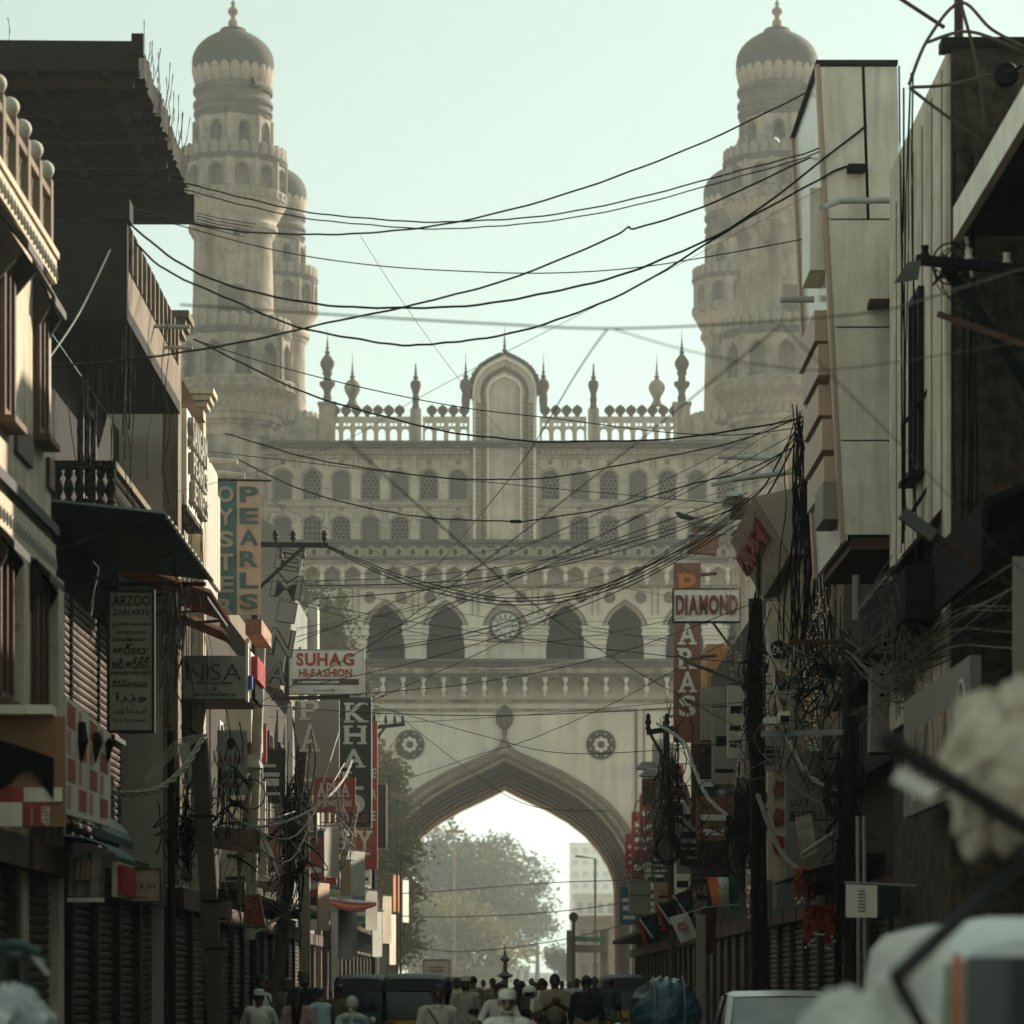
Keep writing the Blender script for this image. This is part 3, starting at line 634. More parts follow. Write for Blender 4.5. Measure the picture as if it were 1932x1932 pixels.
SLAT = {}
def slat_mesh(L_):
    L_ = round(L_, 2)
    if L_ not in SLAT:
        q = MB(); prof = [(0, 0), (.03, .015), (.042, .05), (.03, .09), (0, .104)]
        vs = [(x, y, z) for y in (0, L_) for x, z in prof]; n_ = len(prof)
        q.add(vs, [(i, i + 1, n_ + i + 1, n_ + i) for i in range(n_ - 1)] + [tuple(range(n_)), tuple(range(n_, 2 * n_))]); SLAT[L_] = q.mesh('slat', shut, True)
    return SLAT[L_]
def shopfronts(root, X, s, y0, y1, h=2.9, w_=2.3, fine=True, m=concrete):
    """row of roller shutters between piers; s = direction the facade faces (+1 = towards +x)"""
    n_ = max(1, int((y1 - y0) / (w_ + .35))); bay = (y1 - y0) / n_
    for i in range(n_):
        a = y0 + i * bay; mb = MB(); mb.box(min(X, X + s * .16), max(X, X + s * .16), a + .02, a + .30, .13, h + .35); mb.build('pier', m, root)
        mb = MB(); mb.box(X + s * .012 - .01, X + s * .012 + .01, a + .30, a + bay, .13, h); sh = mb.build('shutter', shut, root)
        L_ = bay - .3
        if fine:
            k = .13
            while k < h - .1:
                o = put('slat', slat_mesh(L_), sh); o.location = (X + s * .024, a + .30 if s > 0 else a + .30 + round(L_, 2), k); o.rotation_euler = (0, 0, 0 if s > 0 else math.pi); k += .11
        else:
            q = MB(); k = .13
            while k < h - .1: q.box(min(X + s * .024, X + s * .06), max(X + s * .024, X + s * .06), a + .3, a + bay, k, k + .085); k += .11
            q.build('slats', shut, sh)['kind'] = 'stuff'
        q = MB(); q.box(min(X + s * .02, X + s * .3), max(X + s * .02, X + s * .3), a + .31, a + bay - .01, h, h + .34); q.build('shutter_box', rust, root)
def facade_window(root, X, s, yc, zc, w_, h, m=brown):
    mb = MB(); d = .08; x0, x1 = X + s * .005, X + s * d; x0, x1 = min(x0, x1), max(x0, x1)
    mb.box(x0, x1, yc - w_ / 2 - .09, yc - w_ / 2, zc - h / 2 - .09, zc + h / 2 + .09); mb.box(x0, x1, yc + w_ / 2, yc + w_ / 2 + .09, zc - h / 2 - .09, zc + h / 2 + .09)
    mb.box(x0, x1, yc - w_ / 2, yc + w_ / 2, zc + h / 2, zc + h / 2 + .09); mb.box(x0, x1, yc - w_ / 2, yc + w_ / 2, zc - h / 2 - .09, zc - h / 2)
    mb.box(x0, x1, yc - .03, yc + .03, zc - h / 2, zc + h / 2)
    wn = mb.build('window', m, root)
    q = MB(); q.box(X + s * .01 - .004, X + s * .01 + .004, yc - w_ / 2, yc + w_ / 2, zc - h / 2, zc + h / 2); q.build('pane', glass, wn)
    q = MB(); a, b = X + s * .004, X + s * .2; q.box(min(a, b), max(a, b), yc - w_ / 2 - .15, yc + w_ / 2 + .15, zc - h / 2 - .17, zc - h / 2 - .095); q.build('sill', m, wn)
    return wn
def hood(root, X, s, yc, z, w_, m=dbrown, out_=.75, drop=.45):
    q = MB(); a = X + s * .003; b = X + s * out_
    q.hexa([(a, yc - w_ / 2, z), (b, yc - w_ / 2, z - drop), (b, yc + w_ / 2, z - drop), (a, yc + w_ / 2, z), (a, yc - w_ / 2, z + .09), (b, yc - w_ / 2, z - drop + .09), (b, yc + w_ / 2, z - drop + .09), (a, yc + w_ / 2, z + .09)])
    for yy in (yc - w_ / 2 + .03, yc + w_ / 2 - .09):
        q.add([(a, yy, z - .003), (b - s * .06, yy, z - drop - .003), (a, yy, z - drop - .35), (a, yy + .06, z - .003), (b - s * .06, yy + .06, z - drop - .003), (a, yy + .06, z - drop - .35)], [(0, 1, 2), (5, 4, 3), (0, 3, 4, 1), (1, 4, 5, 2), (2, 5, 3, 0)])
    return q.build('window_hood', m, root)
def corrugated(root, name, pts, m, n_=40, amp=.022, th=.006):
    """corrugated sheet over the quad pts = near-wall, near-lip, far-lip, far-wall; ridges run wall to lip"""
    a, b, c_, d = [Vector(p) for p in pts]; nr = (b - a).cross(d - a).normalized(); vs = []; fs = []
    for i in range(2 * n_ + 1):
        t = i / (2 * n_); o = nr * (amp if i % 2 else -amp)
        vs += [a.lerp(d, t) + o, b.lerp(c_, t) + o]
        if i: fs.append((2 * i - 2, 2 * i - 1, 2 * i + 1, 2 * i))
    k = len(vs); vs += [v + nr * th for v in vs]; fs += [tuple(j + k for j in f[::-1]) for f in fs]
    fs += [(0, k, k + 1, 1)]
    for i in range(2 * n_): fs += [(2 * i + 1, k + 2 * i + 1, k + 2 * i + 3, 2 * i + 3), (2 * i, 2 * i + 2, k + 2 * i + 2, k + 2 * i)]
    return MB().add(vs, fs).build(name, m, root)
def wallbox(root, X, s, y0, y1, h, m, depth=9, z0=0.0, name='wall'):
    a, b = X, X - s * depth; return MB().box(min(a, b), max(a, b), y0, y1, z0, h).build(name, m, root)

# ================================================================== LEFT SIDE
# cream house with the ball-topped parapet
X1 = -5.5
H1 = thing('corner_house', 'cream plastered house with ball topped parapet posts and brown windows', 'house', (-7, 34, 0))
wallbox(H1, X1, 1, 28, 40, 10.42, cream)
frz = mat('scallop_frieze', (.56, .47, .34), .85, .3, 9)
MB().box(X1 + .003, X1 + .07, 28, 40.0, 10.12, 10.40).build('frieze', frz, H1)
q = MB(); q.tube([(0, .0, .0), (0, .05, .10), (0, .12, .14), (0, .19, .10), (0, .24, 0)], .018, 4); sc_m = q.mesh('scallop', cream2)
for i in range(24):
    o = put('scallop', sc_m, H1); o.location = (X1 + .078, 34.1 + i * .245, 10.16)
MB().box(X1 - .25, X1 + .10, 28, 40.02, 10.42, 10.5).build('parapet_base', cream, H1)
post = MB().box(-.09, .09, -.10, .10, 0, .86).mesh('parapet_post', fascia)
ball = MB(); ball.ball((0, 0, .98), .115, 10); ball = ball.mesh('ball', cream2, 2)
grl = MB()
for i in range(9): grl.bar((0, .1 + i * .085, .02), (0, .1 + ((i * 5 + 3) % 9) * .085, .6), .02)
for i in range(9): grl.bar((.01, .1 + i * .085, .6), (.01, .1 + ((i * 4 + 5) % 9) * .085, .02), .02)
grl = grl.mesh('pierced_panel', fascia)
for i in range(8):
    y = 39.9 - i * .95
    p = put('parapet_post', post, H1); p.location = (X1 - .06, y, 10.5)
    o = put('ball', ball, p, world=False)
    if i < 7:
        o = put('pierced_panel', grl, H1); o.location = (X1 - .06, y - .95, 10.5)
        MB().box(X1 - .14, X1 + .02, y - .85, y - .10, 11.13, 11.22).build('parapet_rail', fascia, H1)
for yc, zc, h in ((36.2, 8.75, 1.7), (38.9, 8.95, 1.6)):
    facade_window(H1, X1, 1, yc, zc, .62, h)
hood(H1, X1, 1, 36.2, 10.02, 1.15, out_=.36); hood(H1, X1, 1, 38.9, 10.0, .95, out_=.27)
for a, b in ((33.5, 35.5), (36.95, 38.2), (39.55, 40.0)): MB().box(X1 + .003, X1 + .05, a, b, 7.6, 7.95).build('wall_band', brown, H1)
MB().hexa([(X1 + .003, 28, 7.12), (X1 + .10, 28, 7.06), (X1 + .10, 40, 7.06), (X1 + .003, 40, 7.12), (X1 + .003, 28, 7.25), (X1 + .10, 28, 7.18), (X1 + .10, 40, 7.18), (X1 + .003, 40, 7.25)]).build('string_course', dbrown, H1)
MB().box(X1 + .003, X1 + .06, 28, 40.0, 6.55, 6.95).build('frieze', frz, H1)
for i in range(24):
    o = put('scallop', sc_m, H1); o.location = (X1 + .066, 34.1 + i * .245, 6.65)
for yc in (36.0, 38.8): facade_window(H1, X1, 1, yc, 5.55, .8, 1.5); hood(H1, X1, 1, yc, 6.55, 1.2, out_=.24, drop=.25)
MB().box(X1 + .003, X1 + .16, 39.45, 40.0, .13, 6.5).build('pilaster', cream, H1)
MB().box(X1 + .003, X1 + .12, 36.9, 37.3, .13, 6.5).build('pilaster', cream, H1)
shopfronts(H1, X1, 1, 29.5, 39.4, 2.9, 2.2)

# concrete building with the cantilevered roof slab
X2 = -6.3
H2 = thing('concrete_building', 'dark concrete building with deep projecting roof slab and bristling rebar', 'building', (-8, 47, 0))
wallbox(H2, X2, 1, 40.1, 53.9, 10.69, dconc)
# roof slab with ragged street edge
random.seed(3)
edge = [(45 + 7.4 * i / 48, -4.99 + random.choice((0, 0, -.05, .03, -.02)) + random.uniform(-.02, .02)) for i in range(49)]
vs = []; fs = []
for (y, x) in edge: vs += [(-11, y, 14.12), (x, y, 14.12 + random.uniform(-.03, .05)), (x, y, 14.52 + random.uniform(-.05, .03)), (-11, y, 14.55)]
for i in range(48):
    b = 4 * i
    for j in range(4): fs.append((b + j, b + (j + 1) % 4, b + 4 + (j + 1) % 4, b + 4 + j))
fs += [(3, 2, 1, 0), (192, 193, 194, 195)]
MB().add(vs, fs).build('roof_slab', dconc, H2)
MB().box(-11, -4.9, 52.1, 52.45, 13.72, 14.12).build('edge_beam', dconc, H2)
for k in range(9): MB().box(-10.9, -5.12 - .04 * (k % 3), 45.5 + k * .75, 45.62 + k * .75, 14.02, 14.125).build('joist', dconc if k % 2 else concrete, H2)
for k in range(5): MB().box(-9.5 + k * 1.0, -9.4 + k * 1.0, 45.05, 52.1, 14.06, 14.124).build('form_mark', concrete, H2)
MB().box(-5.08, -4.92, 44.9, 45.1, 14.3, 14.58).build('slab_stub', dconc, H2)
rb = MB().tube([(0, 0, 0), (.02, .01, .3), (-.01, .02, .55)], .008, 4).mesh('rebar', rust)
for i in range(24):
    t = random.random(); y = 45.1 + t * 7.2; o = put('rebar', rb, H2); o.location = (-5.0 - random.random() * .08, y, 14.4); o.rotation_euler = (random.uniform(-.15, .15), random.uniform(-.05, .25), 0); o.scale = (1, 1, random.uniform(.6, 1.5))
for x in (-8.6, -7.9): 
    o = put('rebar', rb, H2); o.location = (x + 1.1, 45.2, 14.5); o.scale = (1, 1, .7)
for i in range(5):
    q = MB(); z = 13.95 - .05 * i; q.tube([(-5.1, 52.4, z), (-4.6, 52.9, z - .02), (-4.0 - .05 * i, 53.2, z - .05)], .008, 4); q.build('rebar', rust, H2)
# balcony with fins
MB().box(X2, -5.15, 45, 52.4, 10.70, 10.88).build('balcony_slab', dconc, H2)
MB().box(X2, -5.15, 45, 45.18, 10.88, 12.04).build('balcony_end_wall', dconc, H2)
MB().box(-5.33, -5.15, 45.18, 52.4, 10.88, 11.40).build('balcony_parapet', fascia, H2)
MB().box(-5.52, -5.10, 44.88, 45.3, 12.04, 12.32).build('corner_post', dconc, H2)
for y in (46, 51.5): MB().box(-10.2, -9.8, y, y + .4, 10.7, 14.12).build('column', dconc, H2)
for i in range(12):
    y = 45.5 + i * .58; q = MB(); q.prism([(-5.36, 11.40), (-5.13, 11.40), (-5.13, 12.02), (-5.17, 12.10), (-5.36, 12.10)], y, y + .1); q.build('fin', fascia, H2)
    MB().box(-5.35, -5.30, y + .1, y + .58, 11.4, 11.95).build('fin_panel', dconc, H2)
# lower balcony with turned balusters
MB().box(X2, -5.45, 46, 50.6, 8.2, 8.34).build('balcony_slab', dconc, H2)
bal = MB(); bal.lathe([(.05, 0), (.07, .04), (.035, .1), (.075, .2), (.06, .3), (.035, .36), (.065, .42), (.05, .5)], 10); bal = bal.mesh('baluster', dconc, True)
for i in range(6): o = put('baluster', bal, H2); o.location = (X2 + .06 + i * .15, 46.08, 8.34)
for i in range(26): o = put('baluster', bal, H2); o.location = (-5.53, 46.3 + i * .165, 8.34)
MB().box(X2, -5.42, 45.98, 46.2, 8.84, 8.94).build('hand_rail', dconc, H2); MB().box(-5.62, -5.42, 46.2, 50.6, 8.84, 8.94).build('hand_rail', fascia, H2)  # street-side rail far paler than the end rail: sunlight put into its colour
facade_window(H2, X2, 1, 49.5, 9.55, 1.4, 1.3, dbrown); facade_window(H2, X2, 1, 52.4, 6.4, 1.2, 1.5, dbrown)
shopfronts(H2, X2 + .5, 1, 40.3, 53.7, 2.9, 2.3); MB().box(X2 + .01, X2 + .5, 40.2, 53.8, .0, 3.6).build('shop_wall', concrete, H2)
upper_shutter = [(X2 + .03, 42, 3.9), (X2 + .03, 53, 3.9)]
for k in range(4):
    y = 41 + k * 3.2; sh = MB().box(X2 + .01, X2 + .06, y, y + 2.8, 3.9, 7.2).build('shutter', shut, H2); z = 3.9
    while z < 7.1: o = put('slat', slat_mesh(2.8), sh); o.location = (X2 + .062, y, z); z += .11
A = thing('tin_awning', 'long dark green corrugated awning over the shuttered recess', 'awning', (-6.3, 47, 8))
corrugated(A, 'sheet', [(-6.28, 44, 8.12), (-4.54, 44, 7.93), (-4.54, 51.2, 7.93), (-6.28, 51.2, 8.12)], green_tin, 44)
for y in (44.1, 47.5, 51.0): MB().bar((-6.27, y, 7.35), (-4.75, y, 7.86), .04).build('strut', black, A)
MB().box(-6.25, -4.62, 51.0, 51.06, 7.80, 7.86).build('beam', black, A)
for i in range(30):
    if i % 2: q = MB(); q.ball((-4.53, 44.1 + i * .24, 7.9), .035, 5); q.build('bead', galv, A)
A = thing('rusty_awning', 'rusty orange corrugated awning, ragged, hung with wires below the balcony', 'awning', (-6, 54, 7.8))
corrugated(A, 'sheet', [(-6.25, 51.5, 8.35), (-4.60, 51.5, 7.78), (-4.60, 55.2, 7.72), (-6.25, 55.2, 8.3)], rust_tin, 22, .03)
corrugated(A, 'sheet', [(-5.6, 55.4, 7.95), (-4.75, 55.4, 7.6), (-4.75, 57.5, 7.6), (-5.6, 57.5, 7.95)], rust_tin, 12, .03)
for y in (51.7, 53.5, 55.1): MB().bar((-6.2, y, 7.6), (-4.7, y, 7.72), .045).build('rafter', dbrown, A)
MB().bar((-4.66, 51.5, 7.68), (-4.66, 55.2, 7.64), .05).build('purlin', dbrown, A)

# pale shop building with raised letters
X3 = -5.6
H3 = thing('pale_shop_building', 'narrow cream shop building with stepped pilaster caps and pale panelled front', 'building', (-8, 59, 0))
wallbox(H3, X3, 1, 54.0, 64.4, 11.6, cream2)
MB().box(X3 + .003, X3 + .25, 54.05, 54.6, 3.3, 12.3).build('pilaster', fascia, H3)
for k in range(3): MB().box(X3 - .2, X3 + .32 + .06 * k, 53.98 - .04 * k, 54.7 + .06 * k, 12.3 + .12 * k, 12.42 + .12 * k).build('pilaster_cap', fascia, H3)
MB().box(X3 + .003, X3 + .25, 58.6, 59.1, 3.3, 11.9).build('pilaster', cream, H3)
for k in range(3): MB().box(X3 - .1, X3 + .32 + .06 * k, 58.55 - .04 * k, 59.2 + .06 * k, 11.9 + .11 * k, 12.0 + .11 * k).build('pilaster_cap', cream, H3)
MB().hexa([(X3, 54.75, 11.6), (X3 + .3, 54.75, 11.6), (X3 + .3, 58.5, 11.6), (X3, 58.5, 11.6), (X3 - .3, 54.75, 12.1), (X3 - .1, 54.75, 12.15), (X3 - .1, 58.5, 12.15), (X3 - .3, 58.5, 12.1)]).build('sloped_coping', fascia, H3)
for i in range(9):
    MB().box(X3 + .003, X3 + .06, 59.25 + i * .56, 59.78 + i * .56, 9.3, 11.5 - .05 * i).build('cladding_panel', cream2, H3)
MB().box(X3 + .003, X3 + .05, 54.7, 64.3, 3.5, 8.9).build('lower_wall', concrete, H3)
word(H3, 'CITY', (X3 + .012, 54.9, 10.75), (0, 1, 0), UZ, 1.7, .7, black_p, ext=.08)
shopfronts(H3, X3, 1, 54.2, 64.2, 2.9, 2.2)
# projecting box sign with metal letters
B = thing('letter_box_sign', 'pale box sign with stacked raised metal letters on the street face', 'sign', (X3, 57, 8.5))
MB().box(X3 + .05, X3 + .33, 54.7, 57.7, 9.6, 11.2).build('box', white_b, B)
MB().box(X3 + .05, X3 + .329, 54.72, 57.68, 9.52, 9.6).build('soffit', concrete, B)
for y in (55.2, 56.5): MB().box(X3 + .1, X3 + .28, y, y + .9, 9.505, 9.52).build('soffit_lamp', black, B)
for k, (z, h, wtxt) in enumerate(((10.6, .5, 'SANGAM'), (10.15, .36, 'PEARLS'), (9.7, .36, 'JEWELS'))):
    word(B, wtxt, (X3 + .335, 54.85 + k * .1, z), (0, 1, 0), UZ, 2.6, h, grey_b, ext=.09)
# plumbing pipes sticking out of walls
def pipe(u0, v0, u1, v1, Y, r, label, m=pvc, group='drain pipes poking out over the street', bend=None):
    a, b = P(u0, v0, Y), P(u1, v1, Y); o = MB(); o.tube([a, b], r, 10); pts = None
    q = o.build('drain_pipe', m, None, True); return tag(q, label, 'pipe', group)
for (a, b, c_, d, Y, r) in ((273, 615, 359, 617, 48.5, .03), (290, 655, 363, 656, 50, .028)): pipe(a, b, c_, d, Y, r, ('longer', 'lower')[a > 280] + ' grey pipe poking out beside the balcony fins')
for (a, b, c_, d, Y, r) in ((395, 868, 448, 872, 60, .05), (410, 892, 462, 898, 61.5, .05)): pipe(a, b, c_, d, Y, r, ('upper', 'lower')[a > 400] + ' of two short grey pipes above the teal and peach banner')

# later buildings down the left side
H4 = thing('rear_shop_building', 'low shadowed shop building behind the teal and peach hanging banner', 'building', (-9, 75, 0)); wallbox(H4, -6.3, 1, 64.5, 95.5, 9.6, concrete)
for k in range(7):
    for z in (4.8, 7.6): facade_window(H4, -6.3, 1, 67 + k * 4.2, z, 1.1, 1.4, dbrown)
shopfronts(H4, -6.0, 1, 65, 95, 2.9, 2.4); MB().box(-6.29, -6.0, 64.7, 95.3, 0, 3.5).build('shop_wall', concrete, H4)
MB().box(-6.29, -5.2, 66, 95, 3.55, 3.7).build('canopy', concrete, H4); MB().box(-6.4, -6.0, 64.6, 95.4, 9.6, 10.0).build('parapet', fascia, H4)
H5 = thing('tall_grey_building', 'tall bare grey concrete building behind the white and red hanging sign', 'building', (-9, 100, 0)); wallbox(H5, -6.2, 1, 96, 107.5, 13.2, mat('grey_render', (.24, .235, .21), .9, .35, 1.2, .3, .5, (.09, .085, .075), .58))
MB().box(-6.19, -5.9, 104, 105.2, 3.4, 13.6).build('buttress', cream2, H5); 
for z in (5, 8, 11): facade_window(H5, -6.2, 1, 100, z, 1.2, 1.5, grey_b)
shopfronts(H5, -6.2, 1, 96.2, 107.3, 2.9, 2.4, False)
H6 = thing('end_shop_row', 'two storey shop row at the end of the sunlit street side', 'building', (-9, 128, 0)); wallbox(H6, -6.0, 1, 108, 150, 8.6, fascia)
for k in range(10):
    for z in (4.8, 7.2): facade_window(H6, -6.0, 1, 110.5 + k * 4, z, 1.3, 1.4, brown)
shopfronts(H6, -6.0, 1, 108.5, 149.5, 2.9, 2.8, False); MB().box(-5.99, -4.9, 109, 149, 3.5, 3.65).build('canopy', concrete, H6)

# ------------------------------------------------------------------ hanging signs, left
Yb = 67.0
teal = mat('teal_cloth', (.11, .20, .195), .8, .15, 4, transl=.3); peach = mat('peach_cloth', (.54, .41, .31), .8, .12, 4, transl=.3)
S = thing('hanging_banner', 'tall teal and peach cloth banner reading OYSTER PEARLS hung from a rod', 'banner', tuple(P(378, 1160, Yb)))
for (u0, u1, m) in ((372, 406, peach), (406, 447, teal), (447, 492, peach)):
    a, b = P(u0, 1160, Yb), P(u1, 905, Yb); q = MB(); NV = 14
    for i in range(NV):
        z0, z1 = a.z + (b.z - a.z) * i / NV, a.z + (b.z - a.z) * (i + 1) / NV; w0, w1 = [.025 * math.sin(t * 1.3 + 1) for t in (i, i + 1)]
        q.hexa([(a.x, Yb + w0, z0), (b.x, Yb + w0, z0), (b.x, Yb + w0 + .01, z0), (a.x, Yb + w0 + .01, z0), (a.x, Yb + w1, z1), (b.x, Yb + w1, z1), (b.x, Yb + w1 + .01, z1), (a.x, Yb + w1 + .01, z1)])
    q.build('cloth_strip', m, S)
for col_, u0, u1, v0, pitch, hh, m in (('OYSTER', 411, 441, 917, 42.5, 31, peach), ('PEARLS', 452, 487, 918, 42.5, 30, teal), ('SANGAM', 376, 403, 945, 30, 24, teal)):
    for i, ch in enumerate(col_): put_word(S, ch, u0 + (6 if ch == 'I' else 0), v0 + i * pitch - (i * 2 if u0 > 440 else 0), u1, v0 + i * pitch + hh - (i * 2 if u0 > 440 else 0), Yb - .035, m, ext=.008, bold=.03)
MB().tube([P(372, 904, Yb), P(512, 907, Yb)], .022, 8).build('rod', black, S)
# grey slanted sign with outlined letters
Yg = 80.0
S = thing('slanted_sign', 'tall grey slanted hanging sign with black outlined letters', 'sign', tuple(P(490, 1300, Yg)))
c4 = [P(490, 975, Yg), P(575, 1030, Yg), P(528, 1300, Yg), P(493, 1290, Yg)]
MB().hexa([c4[3], c4[2], c4[2] + Vector((0, .1, 0)), c4[3] + Vector((0, .1, 0)), c4[0], c4[1], c4[1] + Vector((0, .1, 0)), c4[0] + Vector((0, .1, 0))]).build('panel', grey_b, S)
up_s = (P(548, 1060, Yg) - P(512, 1270, Yg)).normalized(); rt = Vector((up_s.z, 0, -up_s.x))
for ch, (u, v, w_, h) in zip('EMINA', ((516, 1072, 46, 40), (508, 1124, 58, 46), (520, 1172, 36, 40), (505, 1234, 46, 52), (500, 1288, 40, 44))):
    o_ = P(u, v, Yg - .006)
    word(S, ch, o_, rt, up_s, w_ * Yg / F, h * Yg / F, black_p, ext=.004, bold=.045); word(S, ch, o_ + Vector((.02, -.006, .02)), rt, up_s, w_ * Yg / F - .04, h * Yg / F - .04, grey_b, ext=.004, bold=.0, name='letter_face')
# white and red sign
Yh = 86.0
S = board('shop_sign', 'white hanging sign reading SUHAG HI-FASHION in red', 'sign', 545, 1226, 686, 1309, Yh, white_b, .14, grey_b, fw=.015)
put_word(S, 'SUHAG', 559, 1232, 668, 1256, Yh, red_p, bold=.03); put_word(S, 'HI-FASHION', 564, 1262, 664, 1277, Yh, red_p, bold=.02)
a, b = P(552, 1292, Yh), P(677, 1281, Yh); MB().box(a.x, b.x, Yh - .012, Yh - .004, a.z, b.z).build('dark_strip', brown, S); a, b = P(562, 1289, Yh), P(640, 1285, Yh); MB().box(a.x, b.x, Yh - .02, Yh - .013, a.z, b.z).build('strip_bar', offw, S)
MB().bar(P(590, 1302, Yh - .01), P(628, 1302, Yh - .01), .03, .01).build('arrow_shaft', galv, S); MB().prism([(P(626, 0, Yh).x, P(0, 1299, Yh).z), (P(634, 0, Yh).x, P(0, 1302, Yh).z), (P(626, 0, Yh).x, P(0, 1305, Yh).z)], Yh - .02, Yh - .005).build('arrow_head', galv, S)
MB().bar(P(541, 1216, Yh), P(541, 1318, Yh), .12).build('post', black, S); MB().bar(P(512, 1318, Yh + .1), P(660, 1315, Yh + .1), .1).build('beam', black, S)
# dark green sign
Yk = 96.0
S = board('shop_sign', 'tall dark green sign reading KHAL BANGLES in white serif letters', 'sign', 640, 1316, 700, 1561, Yk, dgreen, .2, galv, fw=.02)
for ch, v0, v1 in (('K', 1326, 1363), ('H', 1369, 1404), ('A', 1413, 1448), ('L', 1456, 1490)): put_word(S, ch, 652 - (v0 - 1326) * .05, v0, 692 - (v0 - 1326) * .05, v1, Yk, offw, serif=True, bold=.02)
put_word(S, 'I', 660, 1497, 672, 1530, Yk, offw, serif=True); put_word(S, 'BANGLES', 645, 1538, 693, 1551, Yk, red_b, bold=.02)
mb = MB(lambda p: Vector((P(671, 0, Yk).x + p.x, Yk - p.z, PZ(1517, Yk) + p.y))); mb.lathe([(.27, 0), (.27, .02), (.001, .02)], 20); mb.build('white_disc', offw, S)
S = board('shop_sign', 'grey sign with pale serif letters PAL beside the dark green sign', 'sign', 556, 1322, 640, 1505, 92, grey_b, .2)
for ch, v0, v1 in (('P', 1322, 1358), ('A', 1366, 1418), ('L', 1432, 1474)): put_word(S, ch, 568, v0, 602, v1, 92, offw, serif=True, bold=.01)
MB().box(P(545, 0, 92).x, P(553, 0, 92).x, 91.5, 91.9, PZ(1480, 92), PZ(1330, 92)).build('painted_lit_edge', white_b, S)  # white strip paints in the sunlit edge of the grey sign
S = board('shop_sign', 'small red sign reading APNA JEWELLERS', 'sign', 595, 1470, 668, 1530, 90, red_b, .12, red_b)
put_word(S, 'APNA', 599, 1477, 659, 1503, 90, offw, serif=True); put_word(S, '& JEWELLERS', 600, 1510, 664, 1525, 90, white_b, fn=textline)
S = board('shop_sign', 'tall red sign with a large white letter Y', 'sign', 672, 1360, 712, 1640, 104, red_b, .25)
put_word(S, 'Y', 674, 1567, 702, 1613, 104 - .01, offw, serif=True, bold=.02)
for i, v in enumerate((1450, 1490, 1530)): put_word(S, 'ERE'[i], 702, v, 710, v + 18, 104 - .01, offw)
S = board('dark_sign', 'narrow dark signboard in a pale frame beside the bush', 'sign', 712, 1480, 728, 1600, 108, dbrown, .2, grey_b, fw=.03)
# ARZOO sign in the recess
Ya = 47.0; parch = mat('shade_dimmed_parchment', (.34, .31, .22), .8, .2, 3, stain=(.22, .19, .13))  # parchment tone dimmed to hold the shade of the recess
S = board('painted_signboard', 'dim parchment signboard with shop writing in three scripts inside the dark recess', 'sign', 207, 1118, 287, 1378, Ya, parch, .06, dbrown)
for s_, u0, v0, u1, v1 in (('ARZOO', 213, 1124, 284, 1143), ('ZARI ARTS', 213, 1150, 281, 1161), ('JOB WORK UNDER TAKEN', 213, 1175, 284, 1182), ('AS YOUR CHOICE', 220, 1190, 276, 1196), ('ZARI & EMBROIDERY', 212, 1204, 277, 1210), ('ఆర్జూ', 213, 1214, 283, 1235), ('జరి ఆర్ట్స్', 212, 1240, 283, 1262), ('ఆధునికమైన మీకు నచ్చిన', 209, 1264, 284, 1275), ('వేసివ్వగలము', 211, 1282, 279, 1296), ('آرزو', 213, 1306, 276, 1325), ('زری آرٹس', 213, 1332, 276, 1348), ('آرڈر پر آپ کی پسند', 213, 1352, 276, 1363)):
    put_word(S, s_, u0, v0, u1, v1, Ya, black_p, fn=textline)
# NISA box sign
Yn = 57.0
S = thing('box_sign', 'greenish box sign reading NISA Bangles and Jewellery above a brown soffit', 'sign', tuple(P(340, 1352, Yn)))
a, b = P(338, 1318, Yn), P(463, 1237, Yn); gp = mat('greenish_panel', (.30, .31, .25), .6, .15, 2, stain=(.2, .18, .13))
MB().box(a.x, b.x, Yn, Yn + 2.2, a.z, b.z).build('box', gp, S)
MB().hexa([(a.x, Yn + .01, a.z - .003), (b.x, Yn + .01, a.z - .003), (b.x, Yn + 2.19, a.z - .003), (a.x, Yn + 2.19, a.z - .003), (a.x, Yn + .01, a.z - .002), (b.x, Yn + .01, a.z - .002), (b.x, Yn + 2.19, a.z - .002), (a.x, Yn + 2.19, a.z - .002)]).build('soffit', brown, S)
put_word(S, 'NISA', 352, 1253, 455, 1283, Yn, dbrown, bold=-.012); put_word(S, 'Bangles', 368, 1285, 440, 1293, Yn, black_p, fn=textline, shear=.4); put_word(S, '&', 400, 1297, 412, 1303, Yn, black_p, fn=textline); put_word(S, 'Jewellery', 358, 1306, 450, 1316, Yn, black_p, fn=textline, shear=.4)
MB().box(b.x + .002, b.x + .05, Yn - .02, Yn + .2, a.z - .05, PZ(1205, Yn)).build('white_edge', white_b, S)
MB().box(b.x + .003, b.x + .08, Yn + .21, Yn + 2.2, a.z + .02, b.z + .1).build('street_face', white_b, S)
for i in range(7): MB().box(b.x + .082, b.x + .19, Yn + .3 + i * .27, Yn + .5 + i * .27, b.z - .38, b.z + .02).build('red_letter', red_p, S)
for i in range(7): MB().box(b.x + .082, b.x + .15, Yn + .3 + i * .27, Yn + .52 + i * .27, b.z - .72, b.z - .44).build('dark_letter', black_p, S)
MB().box(b.x + .0505, b.x + .12, Yn - .05, Yn + .15, PZ(1300, Yn), PZ(1275, Yn)).build('blue_tag', blue_p, S)
